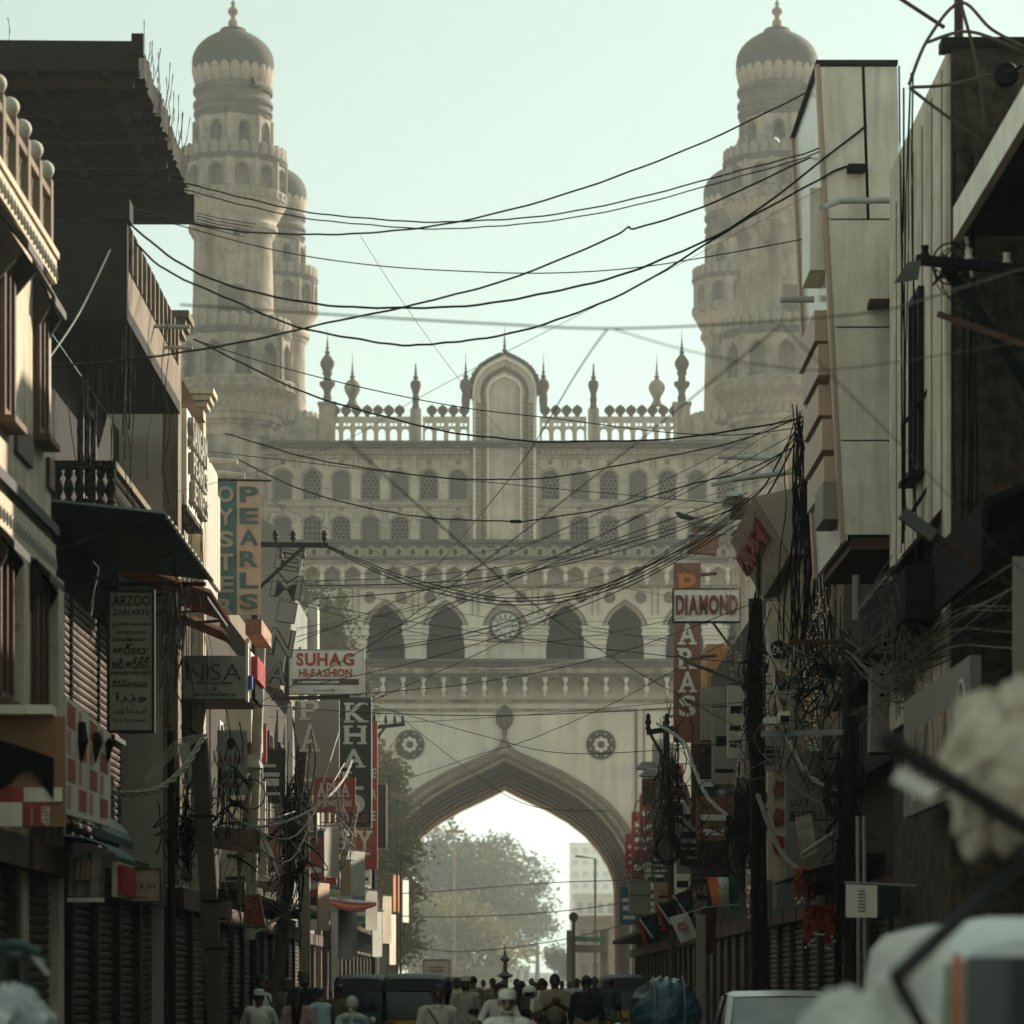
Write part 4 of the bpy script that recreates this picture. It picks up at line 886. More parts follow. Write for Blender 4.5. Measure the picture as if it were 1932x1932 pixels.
MB().hexa([(b.x, Yn + .0, PZ(1196, Yn)), (b.x + .28, Yn + .0, PZ(1196, Yn)), (b.x + .28, Yn + 2.4, PZ(1196, Yn)), (b.x, Yn + 2.4, PZ(1196, Yn)), (b.x, Yn + .0, PZ(1168, Yn)), (b.x + .28, Yn + .0, PZ(1168, Yn)), (b.x + .28, Yn + 2.4, PZ(1168, Yn)), (b.x, Yn + 2.4, PZ(1168, Yn))]).build('valance', mat('faded_red_print', (.42, .22, .14), .7, .4, 6), S)
# lit blank box sign behind the pale post
S = thing('blank_box_sign', 'blank cream box sign lit by the sun beside the wrapped post', 'sign', tuple(P(480, 1450, 66)))
MB().box(PX(425, 66), PX(474, 66), 66, 69.2, PZ(1400, 66), PZ(1290, 66)).build('box', cream2, S); MB().box(PX(430, 66), PX(473, 66), 66.05, 69.15, PZ(1403, 66), PZ(1400.2, 66)).build('soffit', brown, S)
# lower left hoarding and side panel
S = board('hoarding', 'ochre hoarding with a drooping black cloth and red poster panels', 'hoarding', -40, 1352, 122, 1560, 35.5, mat('ochre_panel', (.34, .175, .085), .8, .2, 1.5), .1)
MB().box(PX(-40, 35.5), PX(104, 35.5), 35.2, 35.6, PZ(1351, 35.5), PZ(1334, 35.5)).build('painted_lit_top', white_p, S)  # sunlit top of the hoarding put in as a white strip
for k, (u0, v0, u1, v1, m) in enumerate(((-10, 1486, 46, 1513, red_b), (46, 1486, 118, 1513, white_p), (-10, 1514, 43, 1560, white_p), (44, 1514, 92, 1560, red_b))):
    MB().box(PX(u0, 35.5), PX(u1, 35.5), 35.46 - .004 * k, 35.495, PZ(v1, 35.5), PZ(v0, 35.5)).build('poster', m, S)
word(S, 'map', P(78, 1522, 35.44), (0, 0, -1), (1, 0, 0), .20, .09, white_b, ext=.004); textline(S, 'tested perfection', P(58, 1522, 35.44), (0, 0, -1), (1, 0, 0), .2, .025, white_b)
q = MB(); ys = 35.4
for i in range(10):
    t0, t1 = i / 10, (i + 1) / 10; f_ = lambda t: (PX(-40 + 140 * t, ys), PZ(1390 + 40 * t ** 1.4, ys), PZ(1455 + 25 * math.sin(t * 7) + 35 * t, ys))
    a, b = f_(t0), f_(t1); q.hexa([(a[0], ys, a[2]), (b[0], ys, b[2]), (b[0], ys + .05, b[2]), (a[0], ys + .05, a[2]), (a[0], ys, a[1]), (b[0], ys, b[1]), (b[0], ys + .05, b[1]), (a[0], ys + .05, a[1])])
q.build('black_cloth', black_p, S)
S = thing('torn_poster_panel', 'torn red and white checked poster panel projecting beside the hoarding', 'poster', tuple(P(125, 1530, 37)))
chk = MB(); a, b = Vector((PX(124, 37), 37, 0)), Vector((PX(209, 39.2), 39.2, 0))
def pan(t, v): p = a.lerp(b, t); return Vector((p.x, p.y, PZ(v, 37 + 2.2 * t)))
MB().hexa([pan(0, 1535), pan(1, 1560), pan(1, 1560) + Vector((-.05, .05, 0)), pan(0, 1535) + Vector((-.05, .05, 0)), pan(0, 1312), pan(1, 1385), pan(1, 1385) + Vector((-.05, .05, 0)), pan(0, 1312) + Vector((-.05, .05, 0))]).build('panel', white_p, S)
for i in range(4):
    for j in range(4):
        if True:
            t0, t1 = .04 + i * .24, .04 + i * .24 + (.17 if (i + j) % 2 == 0 else .07); f_ = lambda t, k: pan(t, (1318 + 70 * t) + ((1528 + 22 * t) - (1318 + 70 * t)) * k) + Vector((.004, -.012, 0))
            qd = [f_(t0, j / 4 + .02), f_(t1, j / 4 + .02), f_(t1, (j + 1) / 4 - .02), f_(t0, (j + 1) / 4 - .02)]; bk = [p + Vector((-.003, .008, 0)) for p in qd]
            MB().hexa([qd[3], qd[2], bk[2], bk[3], qd[0], qd[1], bk[1], bk[0]]).build('red_check', mat('faded_red', (.40, .10, .06), .8, .3, 6) if (i + j) % 2 == 0 else mat('faded_pink', (.55, .26, .19), .8, .3, 6), S)
for t, l in ((.3, .5), (.62, .45), (.9, .4)):
    q = MB(); q.tube([pan(t, 1345 + 60 * t) + Vector((.02, -.05, 0)), pan(t + .02, 1400) + Vector((.03, -.09, 0)), pan(t + .03, 1440) + Vector((0, -.03, 0))], [.05, .07, .01], 5); q.build('torn_flap', black_p, S)
# small barrel awning and what hangs below it
A = thing('barrel_awning', 'small curved green corrugated awning with red lettered sign below', 'awning', (-5.4, 41.5, 3.6))
def barrel(A, x0, x1, y0, y1, z, rise, m):
    prev = None
    for i in range(9):
        a = math.pi / 2 * i / 8; x, zz_ = x0 + (x1 - x0) * math.sin(a), z + rise * math.cos(a)
        if prev: corrugated(A, 'curved_sheet', [(prev[0], y0, prev[1]), (x, y0, zz_), (x, y1, zz_), (prev[0], y1, prev[1])], m, 14, .012)
        prev = (x, zz_)
barrel(A, -5.5, -4.75, 38.2, 42.2, 3.35, .5, green_tin); barrel(A, -5.8, -4.95, 42.4, 44.4, 3.2, .35, green_tin)
MB().box(-5.0, -4.94, 42.0, 44.0, 2.75, 3.2).build('sign_strip', white_p, A)
for i in range(8): MB().box(-4.938, -4.86, 42.1 + i * .23, 42.25 + i * .23, 2.78, 3.16).build('red_letter', red_p, A)
S = thing('plastic_banner', 'see-through plastic banner with printed fingers hanging under the barrel awning', 'banner', tuple(P(130, 1700, 39.5)))
q = MB(); NV = 8
for i in range(NV):
    u0, u1 = 128 + 68 * i / NV, 128 + 68 * (i + 1) / NV; w0, w1 = .04 * math.sin(i * 2.1), .04 * math.sin((i + 1) * 2.1)
    q.hexa([P(u0, 1690 + i, 39.5 + w0), P(u1, 1691 + i, 39.5 + w1), P(u1, 1691 + i, 39.51 + w1), P(u0, 1690 + i, 39.51 + w0), P(u0 + 3, 1612 + 6 * math.sin(i), 39.5 + w0), P(u1 + 3, 1612 + 6 * math.sin(i + 1), 39.5 + w1), P(u1 + 3, 1612 + 6 * math.sin(i + 1), 39.51 + w1), P(u0 + 3, 1612 + 6 * math.sin(i), 39.51 + w0)])
q.build('sheet', mat('film', (.42, .37, .28), .25, .4, 8, transl=.4), S)
MB().box(PX(127, 39.45), PX(197, 39.45), 39.42, 39.45, PZ(1702, 39.45), PZ(1694, 39.45)).build('hem', white_b, S)
for i in range(4): q = MB(); q.tube([P(145 + i * 10, 1660, 39.4), P(147 + i * 9, 1635, 39.4), P(149 + i * 9, 1622, 39.4)], [.03, .03, .015], 6); q.build('printed_finger', mat('skin_print', (.45, .27, .16), .6), S)
S = board('paper_banner', 'faded paper banner reading BANGLES hung across the shutters', 'banner', 197, 1640, 302, 1700, 43.5, mat('faded_paper', (.40, .28, .19), .8, .25, 4), .02, dbrown, fw=.01)
put_word(S, 'BANGLES & JAV', 205, 1665, 296, 1680, 43.5, brown, fn=textline); put_word(S, 'www.bangles', 215, 1690, 280, 1695, 43.5, brown, fn=textline)
# foreground clutter, left edge
S = thing('stall_frame', 'dark green metal stall frame with a rounded top rail at the street edge', 'stall', (-3.3, 22, 0))
for u in (8, 48): MB().bar((PX(u, 22), 22, 0), (PX(u, 22), 22, PZ(1790 if u > 10 else 1770, 22)), .05).build('post', dgreen, S)
MB().tube([P(-40, 1780, 22), P(40, 1783, 22), P(74, 1800, 22)], .035, 8).build('top_rail', green_tin, S); MB().tube([P(-40, 1800, 22.6), P(60, 1806, 22.6), P(90, 1822, 22.4)], .03, 8).build('lower_rail', green_tin, S); MB().tube([P(60, 1800, 22), P(92, 1840, 22)], .02, 6).build('hook', galv, S)
S = thing('covered_motorbike', 'parked motorbike under a crinkled silver cover at the street edge', 'motorbike', (-2.75, 18, 0))
random.seed(11); q = MB(); NU, NVv = 18, 12; vs = []; fs = []
for i in range(NU + 1):
    for j in range(NVv + 1):
        t, s_ = i / NU, j / NVv; a = s_ * math.pi; rr = (.42 + .2 * math.sin(t * math.pi) ** .5) * (1 + random.uniform(-.09, .09))
        vs.append((-2.75 + math.cos(a) * rr * .75, 17.2 + t * 1.7, max(.02, .25 + math.sin(a) * (rr + .75 - .25 * abs(t - .7)))))
for i in range(NU):
    for j in range(NVv): b = i * (NVv + 1) + j; fs.append((b, b + 1, b + NVv + 2, b + NVv + 1))
MB().add(vs, fs).build('cover', mat('silver_cover', (.35, .37, .35), .35, .5, 7, .6, metal=.5), S)
tyre = mat('tyre_rubber', (.02, .02, .02), .9)
for y in (17.35, 18.6): MB(lambda p, y=y: Vector((-2.75 + p.z, y + p.x, .3 + p.y))).lathe([(.2, -.05), (.3, -.05), (.31, 0), (.3, .05), (.2, .05)], 18).build('wheel', tyre, S)
# ================================================================== RIGHT SIDE
R1 = thing('near_grey_house', 'dark house with white edged upper balcony beside the bare concrete end wall', 'house', (8, 34, 0))
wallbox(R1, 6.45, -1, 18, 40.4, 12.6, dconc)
MB().hexa([(5.58, 30, 10.75), (7.0, 30, 10.75), (7.0, 40.2, 10.75), (5.58, 40.2, 10.75), (5.58, 30, 10.9), (7.0, 30, 10.9), (7.0, 40.2, 10.9), (5.58, 40.2, 10.9)]).build('balcony_slab', dconc, R1)
MB().box(5.48, 5.579, 30, 40.3, 10.72, 11.12).build('white_fascia', white_p, R1)
MB().tube([(5.6, 40.0, 10.7), (5.68, 40.0, 10.2)], .025, 8).build('stub_pipe', pvc, R1)
shopfronts(R1, 6.45, -1, 30, 40.3, 2.9, 2.3)
facade_window(R1, 6.45, -1, 38.5, 9.3, 1.0, 1.9, rust)
# concrete end wall and white side
R2 = thing('bare_wall_building', 'building with a mottled bare concrete end wall and whitewashed street wall', 'building', (8, 43, 0))
MB().box(5.5, 13, 40.6, 46.6, 0, 13.15).build('wall', mat('mottled_render', (.115, .082, .054), .95, .6, 5, .7, .6, (.03, .022, .015), .5, fine=40), R2)
MB().box(5.44, 5.498, 40.66, 46.6, 5.2, 13.1).build('whitewashed_face', mat('whitewash', (.80, .70, .55), .85, .25, 1.8, .2, .7, (.28, .21, .14), .62), R2)
MB().box(5.38, 7.5, 40.55, 40.9, 13.15, 13.28).build('coping', dconc, R2)
for x in (5.62, 6.5, 6.85): MB().tube([(x, 40.8, 13.2), (x, 40.8, 14.6)], .06, 8).build('rooftop_post', rust, R2)
MB().tube([P(1695, -5, 41), P(1782, 52, 41)], .025, 6).build('stay', rust, R2)
q = MB(); rng = [(P(1715, 160, 40.3), P(1750, 75, 40.3), P(1812, 5, 40.3), P(1870, 55, 40.3), P(1935, 90, 40.3)), (P(1720, 165, 40.3), P(1790, 160, 40.3), P(1870, 140, 40.3)), (P(1812, 5, 40.3), P(1840, 110, 40.3), P(1860, 240, 40.3)), (P(1715, 165, 40.3), P(1760, 200, 40.3), P(1850, 265, 40.3)), (P(1750, 80, 40.3), P(1830, 60, 40.3), P(1935, 100, 40.3))]
for r_ in rng: q.tube(spline(r_, 6), .022, 5)
tag(q.build('dry_creeper', mat('dry_vine', (.12, .09, .06), .9, .4, 6), None), 'leafless dry creeper straggling over the concrete roof edge', 'creeper')
o = MB(lambda p: Vector((PX(1898, 39.5) + p.x, 39.5 - p.z, PZ(140, 39.5) + p.y))); o.lathe([(.15, -.05), (.155, .02), (.12, .06), (.1, .03), (.001, .02)], 20)
W_ = thing('roof_dish', 'round black dish fixed at the roof edge of the concrete wall', 'dish', tuple(P(1898, 165, 39.5))); o.build('dish', black, W_); MB().tube([P(1898, 140, 39.5), P(1932, 122, 39.3)], .02, 6).build('arm', black, W_)
facade_window(R2, 5.44, -1, 43.3, 9.5, .9, 2.2, black)
for k in range(6): MB().box(5.43, 5.439, 41.0 + k * .95, 41.06 + k * .95, 5.3, 13.0 - .1 * k).build('damp_streak', fascia, R2)
# angle-iron frame standing off the wall
def frame(pts, w_=.035): 
    for a, b in zip(pts, pts[1:]): MB().bar(a, b, w_).build('frame_bar', black, R2)
frame([P(1702, 805, 43), P(1797, 672, 42), P(1797, 850, 42), P(1708, 985, 43), P(1702, 805, 43)]); frame([P(1734, 760, 43), P(1742, 935, 43)]); frame([P(1764, 715, 43), P(1772, 895, 43)])
# sign tower
T = thing('sign_tower', 'tall white panelled sign box leaning out over the street with peach raised letters', 'sign', (5.4, 50, 8))
Yn, Yf = 48.0, 52.3
def tx(z, side): t = (15.0 - z) / 6.85; return (4.58 + .36 * t) if side == 0 else (5.72 + .12 * t)
seams = [15.0, 12.77, 11.2, 9.55, 8.17]
for z1, z0 in zip(seams, seams[1:]):
    g = .012
    splits = [(0, .55), (.57, 1)] if z1 == 15.0 else [(0, 1)]
    for (f0, f1) in splits:
        A_ = lambda z, f: tx(z, 0) + (tx(z, 1) - tx(z, 0)) * f
        MB().hexa([(A_(z0, f0) + g, Yn, z0 + g), (A_(z0, f1) - g, Yn, z0 + g), (A_(z0, f1) - g, Yn + .06, z0 + g), (A_(z0, f0) + g, Yn + .06, z0 + g), (A_(z1, f0) + g, Yn, z1 - g), (A_(z1, f1) - g, Yn, z1 - g), (A_(z1, f1) - g, Yn + .06, z1 - g), (A_(z1, f0) + g, Yn + .06, z1 - g)]).build('front_panel', white_p, T)
MB().hexa([(tx(8.17, 0) + .06, Yn + .062, 8.19), (tx(8.17, 1), Yn + .062, 8.19), (tx(8.17, 1), Yf, 8.19), (tx(8.17, 0) + .06, Yf, 8.19), (tx(15, 0) + .06, Yn + .062, 14.98), (tx(15, 1), Yn + .062, 14.98), (tx(15, 1), Yf, 14.98), (tx(15, 0) + .06, Yf, 14.98)]).build('core_box', black_p, T)
lf = mat('cream_sign_face', (.70, .66, .56), .15, .1, 1.5)
MB().hexa([(tx(8.17, 0), Yn + .02, 8.1), (tx(8.17, 0) + .058, Yn + .02, 8.1), (tx(8.17, 0) + .058, Yf, 8.1), (tx(8.17, 0), Yf, 8.1), (tx(15, 0), Yn + .02, 14.98), (tx(15, 0) + .058, Yn + .02, 14.98), (tx(15, 0) + .058, Yf, 14.98), (tx(15, 0), Yf, 14.98)]).build('street_face', lf, T)
pf = mat('peach_trim', (.50, .33, .22), .5, .12, 2)
for y0, y1 in ((Yn - .03, Yn + .22), (Yf - .2, Yf + .02)):
    MB().hexa([(tx(8.17, 0) - .05, y0, 8.05), (tx(8.17, 0) - .002, y0, 8.05), (tx(8.17, 0) - .002, y1, 8.05), (tx(8.17, 0) - .05, y1, 8.05), (tx(15, 0) - .05, y0, 15.02), (tx(15, 0) - .002, y0, 15.02), (tx(15, 0) - .002, y1, 15.02), (tx(15, 0) - .05, y1, 15.02)]).build('edge_trim', pf, T)
MB().box(tx(15, 0) - .05, tx(15, 1), Yn - .04, Yf + .03, 15.02, 15.08).build('cap', black_p, T)
MB().hexa([(tx(8.1, 0) + .1, Yn + .1, 7.98), (tx(8.1, 1), Yn + .1, 7.98), (tx(8.1, 1), Yf, 7.98), (tx(8.1, 0) + .1, Yf, 7.98), (tx(8.1, 0) + .1, Yn + .1, 8.16), (tx(8.1, 1), Yn + .1, 8.16), (tx(8.1, 1), Yf, 8.16), (tx(8.1, 0) + .1, Yf, 8.16)]).build('soffit', brown, T)
for k, (z0, z1) in enumerate(((9.5, 9.95), (10.05, 10.5), (10.6, 11.05), (11.15, 11.6), (8.95, 9.4))):
    x = tx(z0, 0); MB().box(x - .2, x - .003, Yn + .5 + .25 * (k % 2), Yf - .9 - .2 * (k % 3), z0, z1).build('raised_letter', pf, T)
for z0, z1 in ((12.1, 13.3), (8.45, 9.0)): x = tx(z0, 0); MB().box(x - .26, x - .003, Yn + .3, Yn + 1.6, z0, z1).build('projecting_plate', white_p if z0 > 10 else grey_b, T)
MB().tube([P(1690, 378, 47.6), P(1585, 379, 47.6), P(1550, 392, 47.2)], .045, 10).build('drain_pipe', pvc, T)
MB().box(PX(1600, 47.8), PX(1633, 47.8), 47.75, 47.98, PZ(322, 47.8), PZ(310, 47.8)).build('junction_box', black, T)
MB().box(PX(1640, 47.7), PX(1695, 47.7), 47.6, 47.98, PZ(578, 47.7), PZ(566, 47.7)).build('bracket', rust, T)
MB().tube([P(1472, 565, 50), P(1536, 565, 50)], .05, 10).build('stub_pipe', pvc, T)
MB().tube([P(1616, 1085, 49), P(1616, 1170, 49)], .06, 10).build('support_post', galv, T)
# buildings behind
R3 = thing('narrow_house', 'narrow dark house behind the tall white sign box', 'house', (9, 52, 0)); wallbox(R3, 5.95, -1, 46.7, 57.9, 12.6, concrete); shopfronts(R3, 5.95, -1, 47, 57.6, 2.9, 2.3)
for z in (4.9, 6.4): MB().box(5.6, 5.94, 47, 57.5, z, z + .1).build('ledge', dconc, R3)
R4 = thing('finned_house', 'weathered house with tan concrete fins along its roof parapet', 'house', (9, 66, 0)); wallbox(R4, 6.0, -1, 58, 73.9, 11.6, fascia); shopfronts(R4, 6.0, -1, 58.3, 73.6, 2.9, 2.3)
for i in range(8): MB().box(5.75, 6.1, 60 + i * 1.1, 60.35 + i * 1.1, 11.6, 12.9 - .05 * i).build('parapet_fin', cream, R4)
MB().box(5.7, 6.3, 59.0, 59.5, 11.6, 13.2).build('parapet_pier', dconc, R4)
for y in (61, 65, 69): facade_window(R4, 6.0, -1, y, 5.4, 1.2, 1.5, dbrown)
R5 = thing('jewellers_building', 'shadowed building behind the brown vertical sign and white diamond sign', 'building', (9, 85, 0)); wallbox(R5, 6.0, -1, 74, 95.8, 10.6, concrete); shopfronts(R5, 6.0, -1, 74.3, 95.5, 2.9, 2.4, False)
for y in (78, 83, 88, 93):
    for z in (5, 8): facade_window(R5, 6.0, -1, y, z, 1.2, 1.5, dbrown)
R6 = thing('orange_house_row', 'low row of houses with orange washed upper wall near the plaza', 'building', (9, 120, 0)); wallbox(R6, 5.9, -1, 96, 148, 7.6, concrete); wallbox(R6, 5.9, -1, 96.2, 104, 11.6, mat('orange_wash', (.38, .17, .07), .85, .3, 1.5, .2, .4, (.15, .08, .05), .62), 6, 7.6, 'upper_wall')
shopfronts(R6, 5.9, -1, 96.5, 147.5, 2.9, 2.6, False)
for k in range(10): facade_window(R6, 5.9, -1, 99 + k * 4.6, 5.2, 1.2, 1.4, brown)
MB().box(4.8, 5.89, 97, 147, 3.5, 3.64).build('canopy', concrete, R6)
# tilted street-facing box sign
K = thing('tilted_box_sign', 'grey tilted box sign leaning over the pavement with dark red raised letters', 'sign', (5.5, 69, 10))
nt_, nb, fb, ft = P(1423, 937, 66), P(1490.6, 1046, 66), P(1440, 1127, 72.8), P(1380, 1020, 72.8)
bt, bb = P(1519, 916, 66), P(1572, 1042, 66); bft, bfb = Vector((bt.x, 72.8, bt.z)), Vector((bb.x, 72.8, bb.z))
MB().hexa([nb, bb, bfb, fb, nt_, bt, bft, ft]).build('box', grey_b, K)
nrm = (fb - nb).cross(nt_ - nb).normalized(); nrm = nrm if nrm.x < 0 else -nrm
ux, uy = (fb - nb).normalized(), (nt_ - nb).normalized()
MB().hexa([nb + nrm * .01, fb + nrm * .01, fb + nrm * .03, nb + nrm * .03, nt_ + nrm * .01, ft + nrm * .01, ft + nrm * .03, nt_ + nrm * .03]).build('letter_face', mat('weathered_tan', (.24, .17, .115), .8, .4, 3, .2, .5, (.1, .07, .05), .58), K)
word(K, 'PARASAI', ft.lerp(fb, .62) + nrm * .04 - ux * .3, -ux, uy, 5.6, .5, dred, ext=.1)
for k in range(13): c_ = ft.lerp(fb, .84) + nrm * .04 - ux * (.4 + k * .43); MB().bar(c_, c_ - uy * .26, .2, .08).build('grey_letter', grey_b, K)
MB().hexa([nb + Vector((0, .02, -.03)), bb + Vector((0, .02, -.03)), bfb + Vector((0, 0, -.03)), fb + Vector((0, 0, -.03)), nb + Vector((0, .02, -.004)), bb + Vector((0, .02, -.004)), bfb + Vector((0, 0, -.004)), fb + Vector((0, 0, -.004))]).build('soffit', brown, K)
# brown vertical sign, diamond sign, grey box, dark D sign
S = board('shop_sign', 'tall brown vertical sign spelling PARAS in cream serif letters', 'sign', 1271, 1062, 1322, 1400, 88, brown_b, .25)
for ch, v0, v1 in (('P', 1082, 1125), ('A', 1176, 1216), ('R', 1223, 1262), ('A', 1267, 1306), ('S', 1312, 1352)): put_word(S, ch, 1281, v0, 1313, v1, 88, offw if ch != 'P' else orange_p, serif=True, bold=.02)
for v in (1085, 1240): MB().bar(P(1322, v, 88.1), P(1352, v - 3, 88.1), .08).build('bracket', rust, S)
S = board('shop_sign', 'white sign reading DIAMOND in dark raised letters', 'sign', 1271, 1112, 1396, 1172, 85, white_b, .3, black_p, fw=.025)
put_word(S, 'DIAMOND', 1275, 1123, 1392, 1160, 85, dred, bold=.04, ext=.05)
MB().bar(P(1345, 1175, 85), P(1378, 1220, 85), .06).build('stay', black, S)
S = board('blank_signboard', 'blank grey panel box behind the curtain of tiny lights', 'sign', 1323, 1296, 1404, 1396, 87, grey_b, .5); MB().bar(P(1369, 1296, 86.99), P(1369, 1396, 86.99), .012).build('seam', black, S)
MB().hexa([P(1323, 1398, 87), P(1404, 1398, 87), P(1404, 1398, 87) + Vector((0, .5, 0)), P(1323, 1398, 87) + Vector((0, .5, 0)), P(1323, 1396.5, 87), P(1404, 1396.5, 87), P(1404, 1396.5, 87) + Vector((0, .5, 0)), P(1323, 1396.5, 87) + Vector((0, .5, 0))]).build('soffit', brown, S)
S = board('dark_sign', 'narrow dark green sign with a single pale letter D', 'sign', 1368, 1343, 1392, 1455, 84, dgreen, .15); put_word(S, 'D', 1376, 1385, 1386, 1405, 84, offw, bold=.03)
S = board('hanging_wall_sign', 'rusty brown empty wall sign hung under the balcony', 'sign', 1305, 1402, 1362, 1560, 92, rust, .4)
# white building strip with red plaques
S = thing('plaque_strip', 'pale vertical wall strip with a round sign and dark red plaques', 'sign', (5.3, 70, 3))
MB().box(PX(1448, 68), PX(1500, 68), 68, 68.3, PZ(1660, 68), PZ(1135, 68)).build('strip', cream, S)
mb = MB(lambda p: Vector((PX(1470, 67.9) + p.x, 67.95 - p.z, PZ(1225, 67.9) + p.y))); mb.lathe([(.19, -.02), (.19, .03), (.001, .03)], 24); rd = mb.build('round_sign', black_p, S); textline(rd, 'جوس', P(1458, 1236, 67.9), RX, UZ, .26, .2, offw)
for k in range(7): v = 1268 + k * 52; MB().prism([(PX(1462, 67.9), PZ(v + 30, 67.9)), (PX(1480, 67.9), PZ(v + 24, 67.9)), (PX(1482, 67.9), PZ(v, 67.9)), (PX(1464, 67.9), PZ(v - 4, 67.9)), (PX(1458, 67.9), PZ(v + 12, 67.9))], 67.9, 67.99).build('red_plaque', dred, S)
# jewellers' board
Yj = 58.0
S = board('shop_board', 'large grey board with ringed monogram reading JANI JEWELLERS', 'sign', 1482, 1420, 1592, 1690, Yj, grey_b, .15)
put_word(S, 'JANI JEWELLERS', 1518, 1478, 1590, 1484, Yj, black_p, fn=textline); put_word(S, 'JANI', 1488, 1508, 1524, 1522, Yj, dbrown, bold=.01); put_word(S, 'JEWELLERS', 1488, 1530, 1588, 1548, Yj, dbrown, bold=.01); put_word(S, 'JL', 1545, 1450, 1560, 1463, Yj, black_p, bold=0)
mb = MB(lambda p: Vector((PX(1552, Yj) + p.x, Yj - .004 - p.z, PZ(1457, Yj) + p.y))); mb.lathe([(.145, 0), (.145, .008), (.135, .008), (.135, 0)], 28, cap=False); mb.build('monogram_ring', black_p, S)
for u in (1535, 1552, 1566): mb = MB(); mb.cbox(P(u, 1432, Yj - .01), (.05, .006, .05), Matrix.Rotation(.78, 3, 'Y')); mb.build('crown_mark', dbrown, S)
put_word(S, 'We deal in Indian', 1545, 1565, 1590, 1572, Yj, black_p, fn=textline); put_word(S, 'silver', 1545, 1576, 1575, 1583, Yj, black_p, fn=textline)
S = thing('leaning_price_card', 'tilted cream price card leaning on the awning bar', 'card', tuple(P(1510, 1610, 57)))
c = [P(1500, 1543, 57), P(1530, 1535, 57), P(1542, 1608, 57), P(1512, 1622, 57)]; MB().hexa([c[3], c[2], c[2] + Vector((0, .02, 0)), c[3] + Vector((0, .02, 0)), c[0], c[1], c[1] + Vector((0, .02, 0)), c[0] + Vector((0, .02, 0))]).build('card', cream, S)
for i in range(6): MB().bar(P(1508 + i * 4, 1568 - i, 56.99), P(1510 + i * 4, 1555 - i, 56.99), .012, .004).build('print_line', red_b, S); MB().bar(P(1512 + i * 4, 1605 - i, 56.99), P(1509 + i * 4, 1580 - i, 56.99), .012, .004).build('print_line', black_p, S)
# perforated cabinet, street-facing sign, white rusty box, dark box
S = thing('wall_cabinet', 'pale sheet metal cabinet with two columns of round holes', 'cabinet', tuple(P(1640, 1420, 47)))
MB().prism([(PX(1642, 47), PZ(1418, 47)), (PX(1692, 47), PZ(1418, 47)), (PX(1708, 47), PZ(1360, 47)), (PX(1706, 47), PZ(1270, 47)), (PX(1690, 47), PZ(1258, 47)), (PX(1645, 47), PZ(1258, 47))], 47, 47.4).build('body', grey_b, S)
for i in range(4):
    for u in (1664, 1677): mb = MB(lambda p, u=u, i=i: Vector((PX(u, 47) + p.x, 46.99 - p.z, PZ(1272 + i * 13, 47) + p.y))); mb.lathe([(.028, 0), (.028, .008), (.001, .008)], 12); mb.build('hole', black_p, S)
S = thing('street_face_sign', 'grey street-facing sign panel with pale orange letters and a curved end', 'sign', (5.1, 39, 3.5))
MB().box(5.08, 5.2, 36, 42, 3.75, 5.22).build('panel', mat('slate_panel', (.17, .17, .155), .45, .15, 2), S)
word(S, 'AL ZAWAJ', (5.075, 41.6, 4.15), (0, -1, 0), UZ, 4.6, .62, peach, ext=.03); textline(S, 'JEWELLERS', (5.075, 41.2, 3.85), (0, -1, 0), UZ, 3.5, .2, offw)
mb = MB(lambda p: Vector((5.07 - p.z * 1.0, 36.6 + p.x, 4.7 + p.y))); mb.lathe([(.32, 0), (.32, .01), (.28, .01), (.28, 0)], 24, cap=False); mb.build('ring', offw, S)
S = board('tin_notice', 'white tin notice with a column of rusty bars hung from a rod', 'notice', 1596, 1668, 1655, 1731, 44, white_b, .02, None)
for i in range(7): a = P(1626, 1681 + i * 6.3, 43.99); MB().cbox(a, (.10, .008, .012)).build('painted_bar', rust, S)
MB().tube([P(1594, 1665, 44), P(1745, 1672, 44)], .018, 6).build('rod', galv, S)
S = board('meter_box', 'dark green meter box beside the white tin notice', 'box', 1658, 1672, 1700, 1730, 45, dgreen, .35)
# awnings right
A = thing('black_awning', 'ragged black awning sheet below the sign tower', 'awning', (5.5, 44, 6.8))
corrugated(A, 'sheet', [(5.5, 41, 7.6), (4.95, 41, 6.95), (4.95, 46.4, 6.85), (5.5, 46.4, 7.5)], tin, 26); MB().box(5.0, 5.49, 41.1, 46.3, 6.2, 6.85).build('curtain', black_p, A)
MB().bar(P(1660, 1090, 42), P(1720, 1045, 42), .05).build('pole', rust, A)
A = thing('dark_canopy', 'deep black cloth canopy hanging from the bare concrete wall', 'canopy', (6, 39, 7))
MB().hexa([(5.3, 36.5, 6.9), (7, 36.5, 7.6), (7, 40.5, 7.6), (5.3, 40.5, 6.9), (5.3, 36.5, 7.0), (7, 36.5, 7.7), (7, 40.5, 7.7), (5.3, 40.5, 7.0)]).build('cloth', black_p, A); MB().box(5.28, 5.34, 36.5, 40.5, 6.2, 6.9).build('valance', black_p, A)
A = thing('shop_awning', 'dark lean-to awning over the shutters under the jewellers board', 'awning', (5.3, 57, 3.4))
corrugated(A, 'sheet', [(5.94, 53.5, 3.75), (4.85, 53.5, 3.45), (4.85, 59.5, 3.45), (5.94, 59.5, 3.75)], dgreen, 30); MB().tube([P(1513, 1612, 56.5), P(1560, 1580, 56.5), P(1590, 1562, 56.5)], .04, 8).build('front_bar', galv, A)
MB().box(4.9, 4.95, 53.6, 59.4, 2.95, 3.4).build('valance', dbrown, A)
S = thing('wall_air_unit', 'boxy air conditioner unit with slatted grille under a sloped hood', 'air conditioner', tuple(P(1215, 1500, 110)))
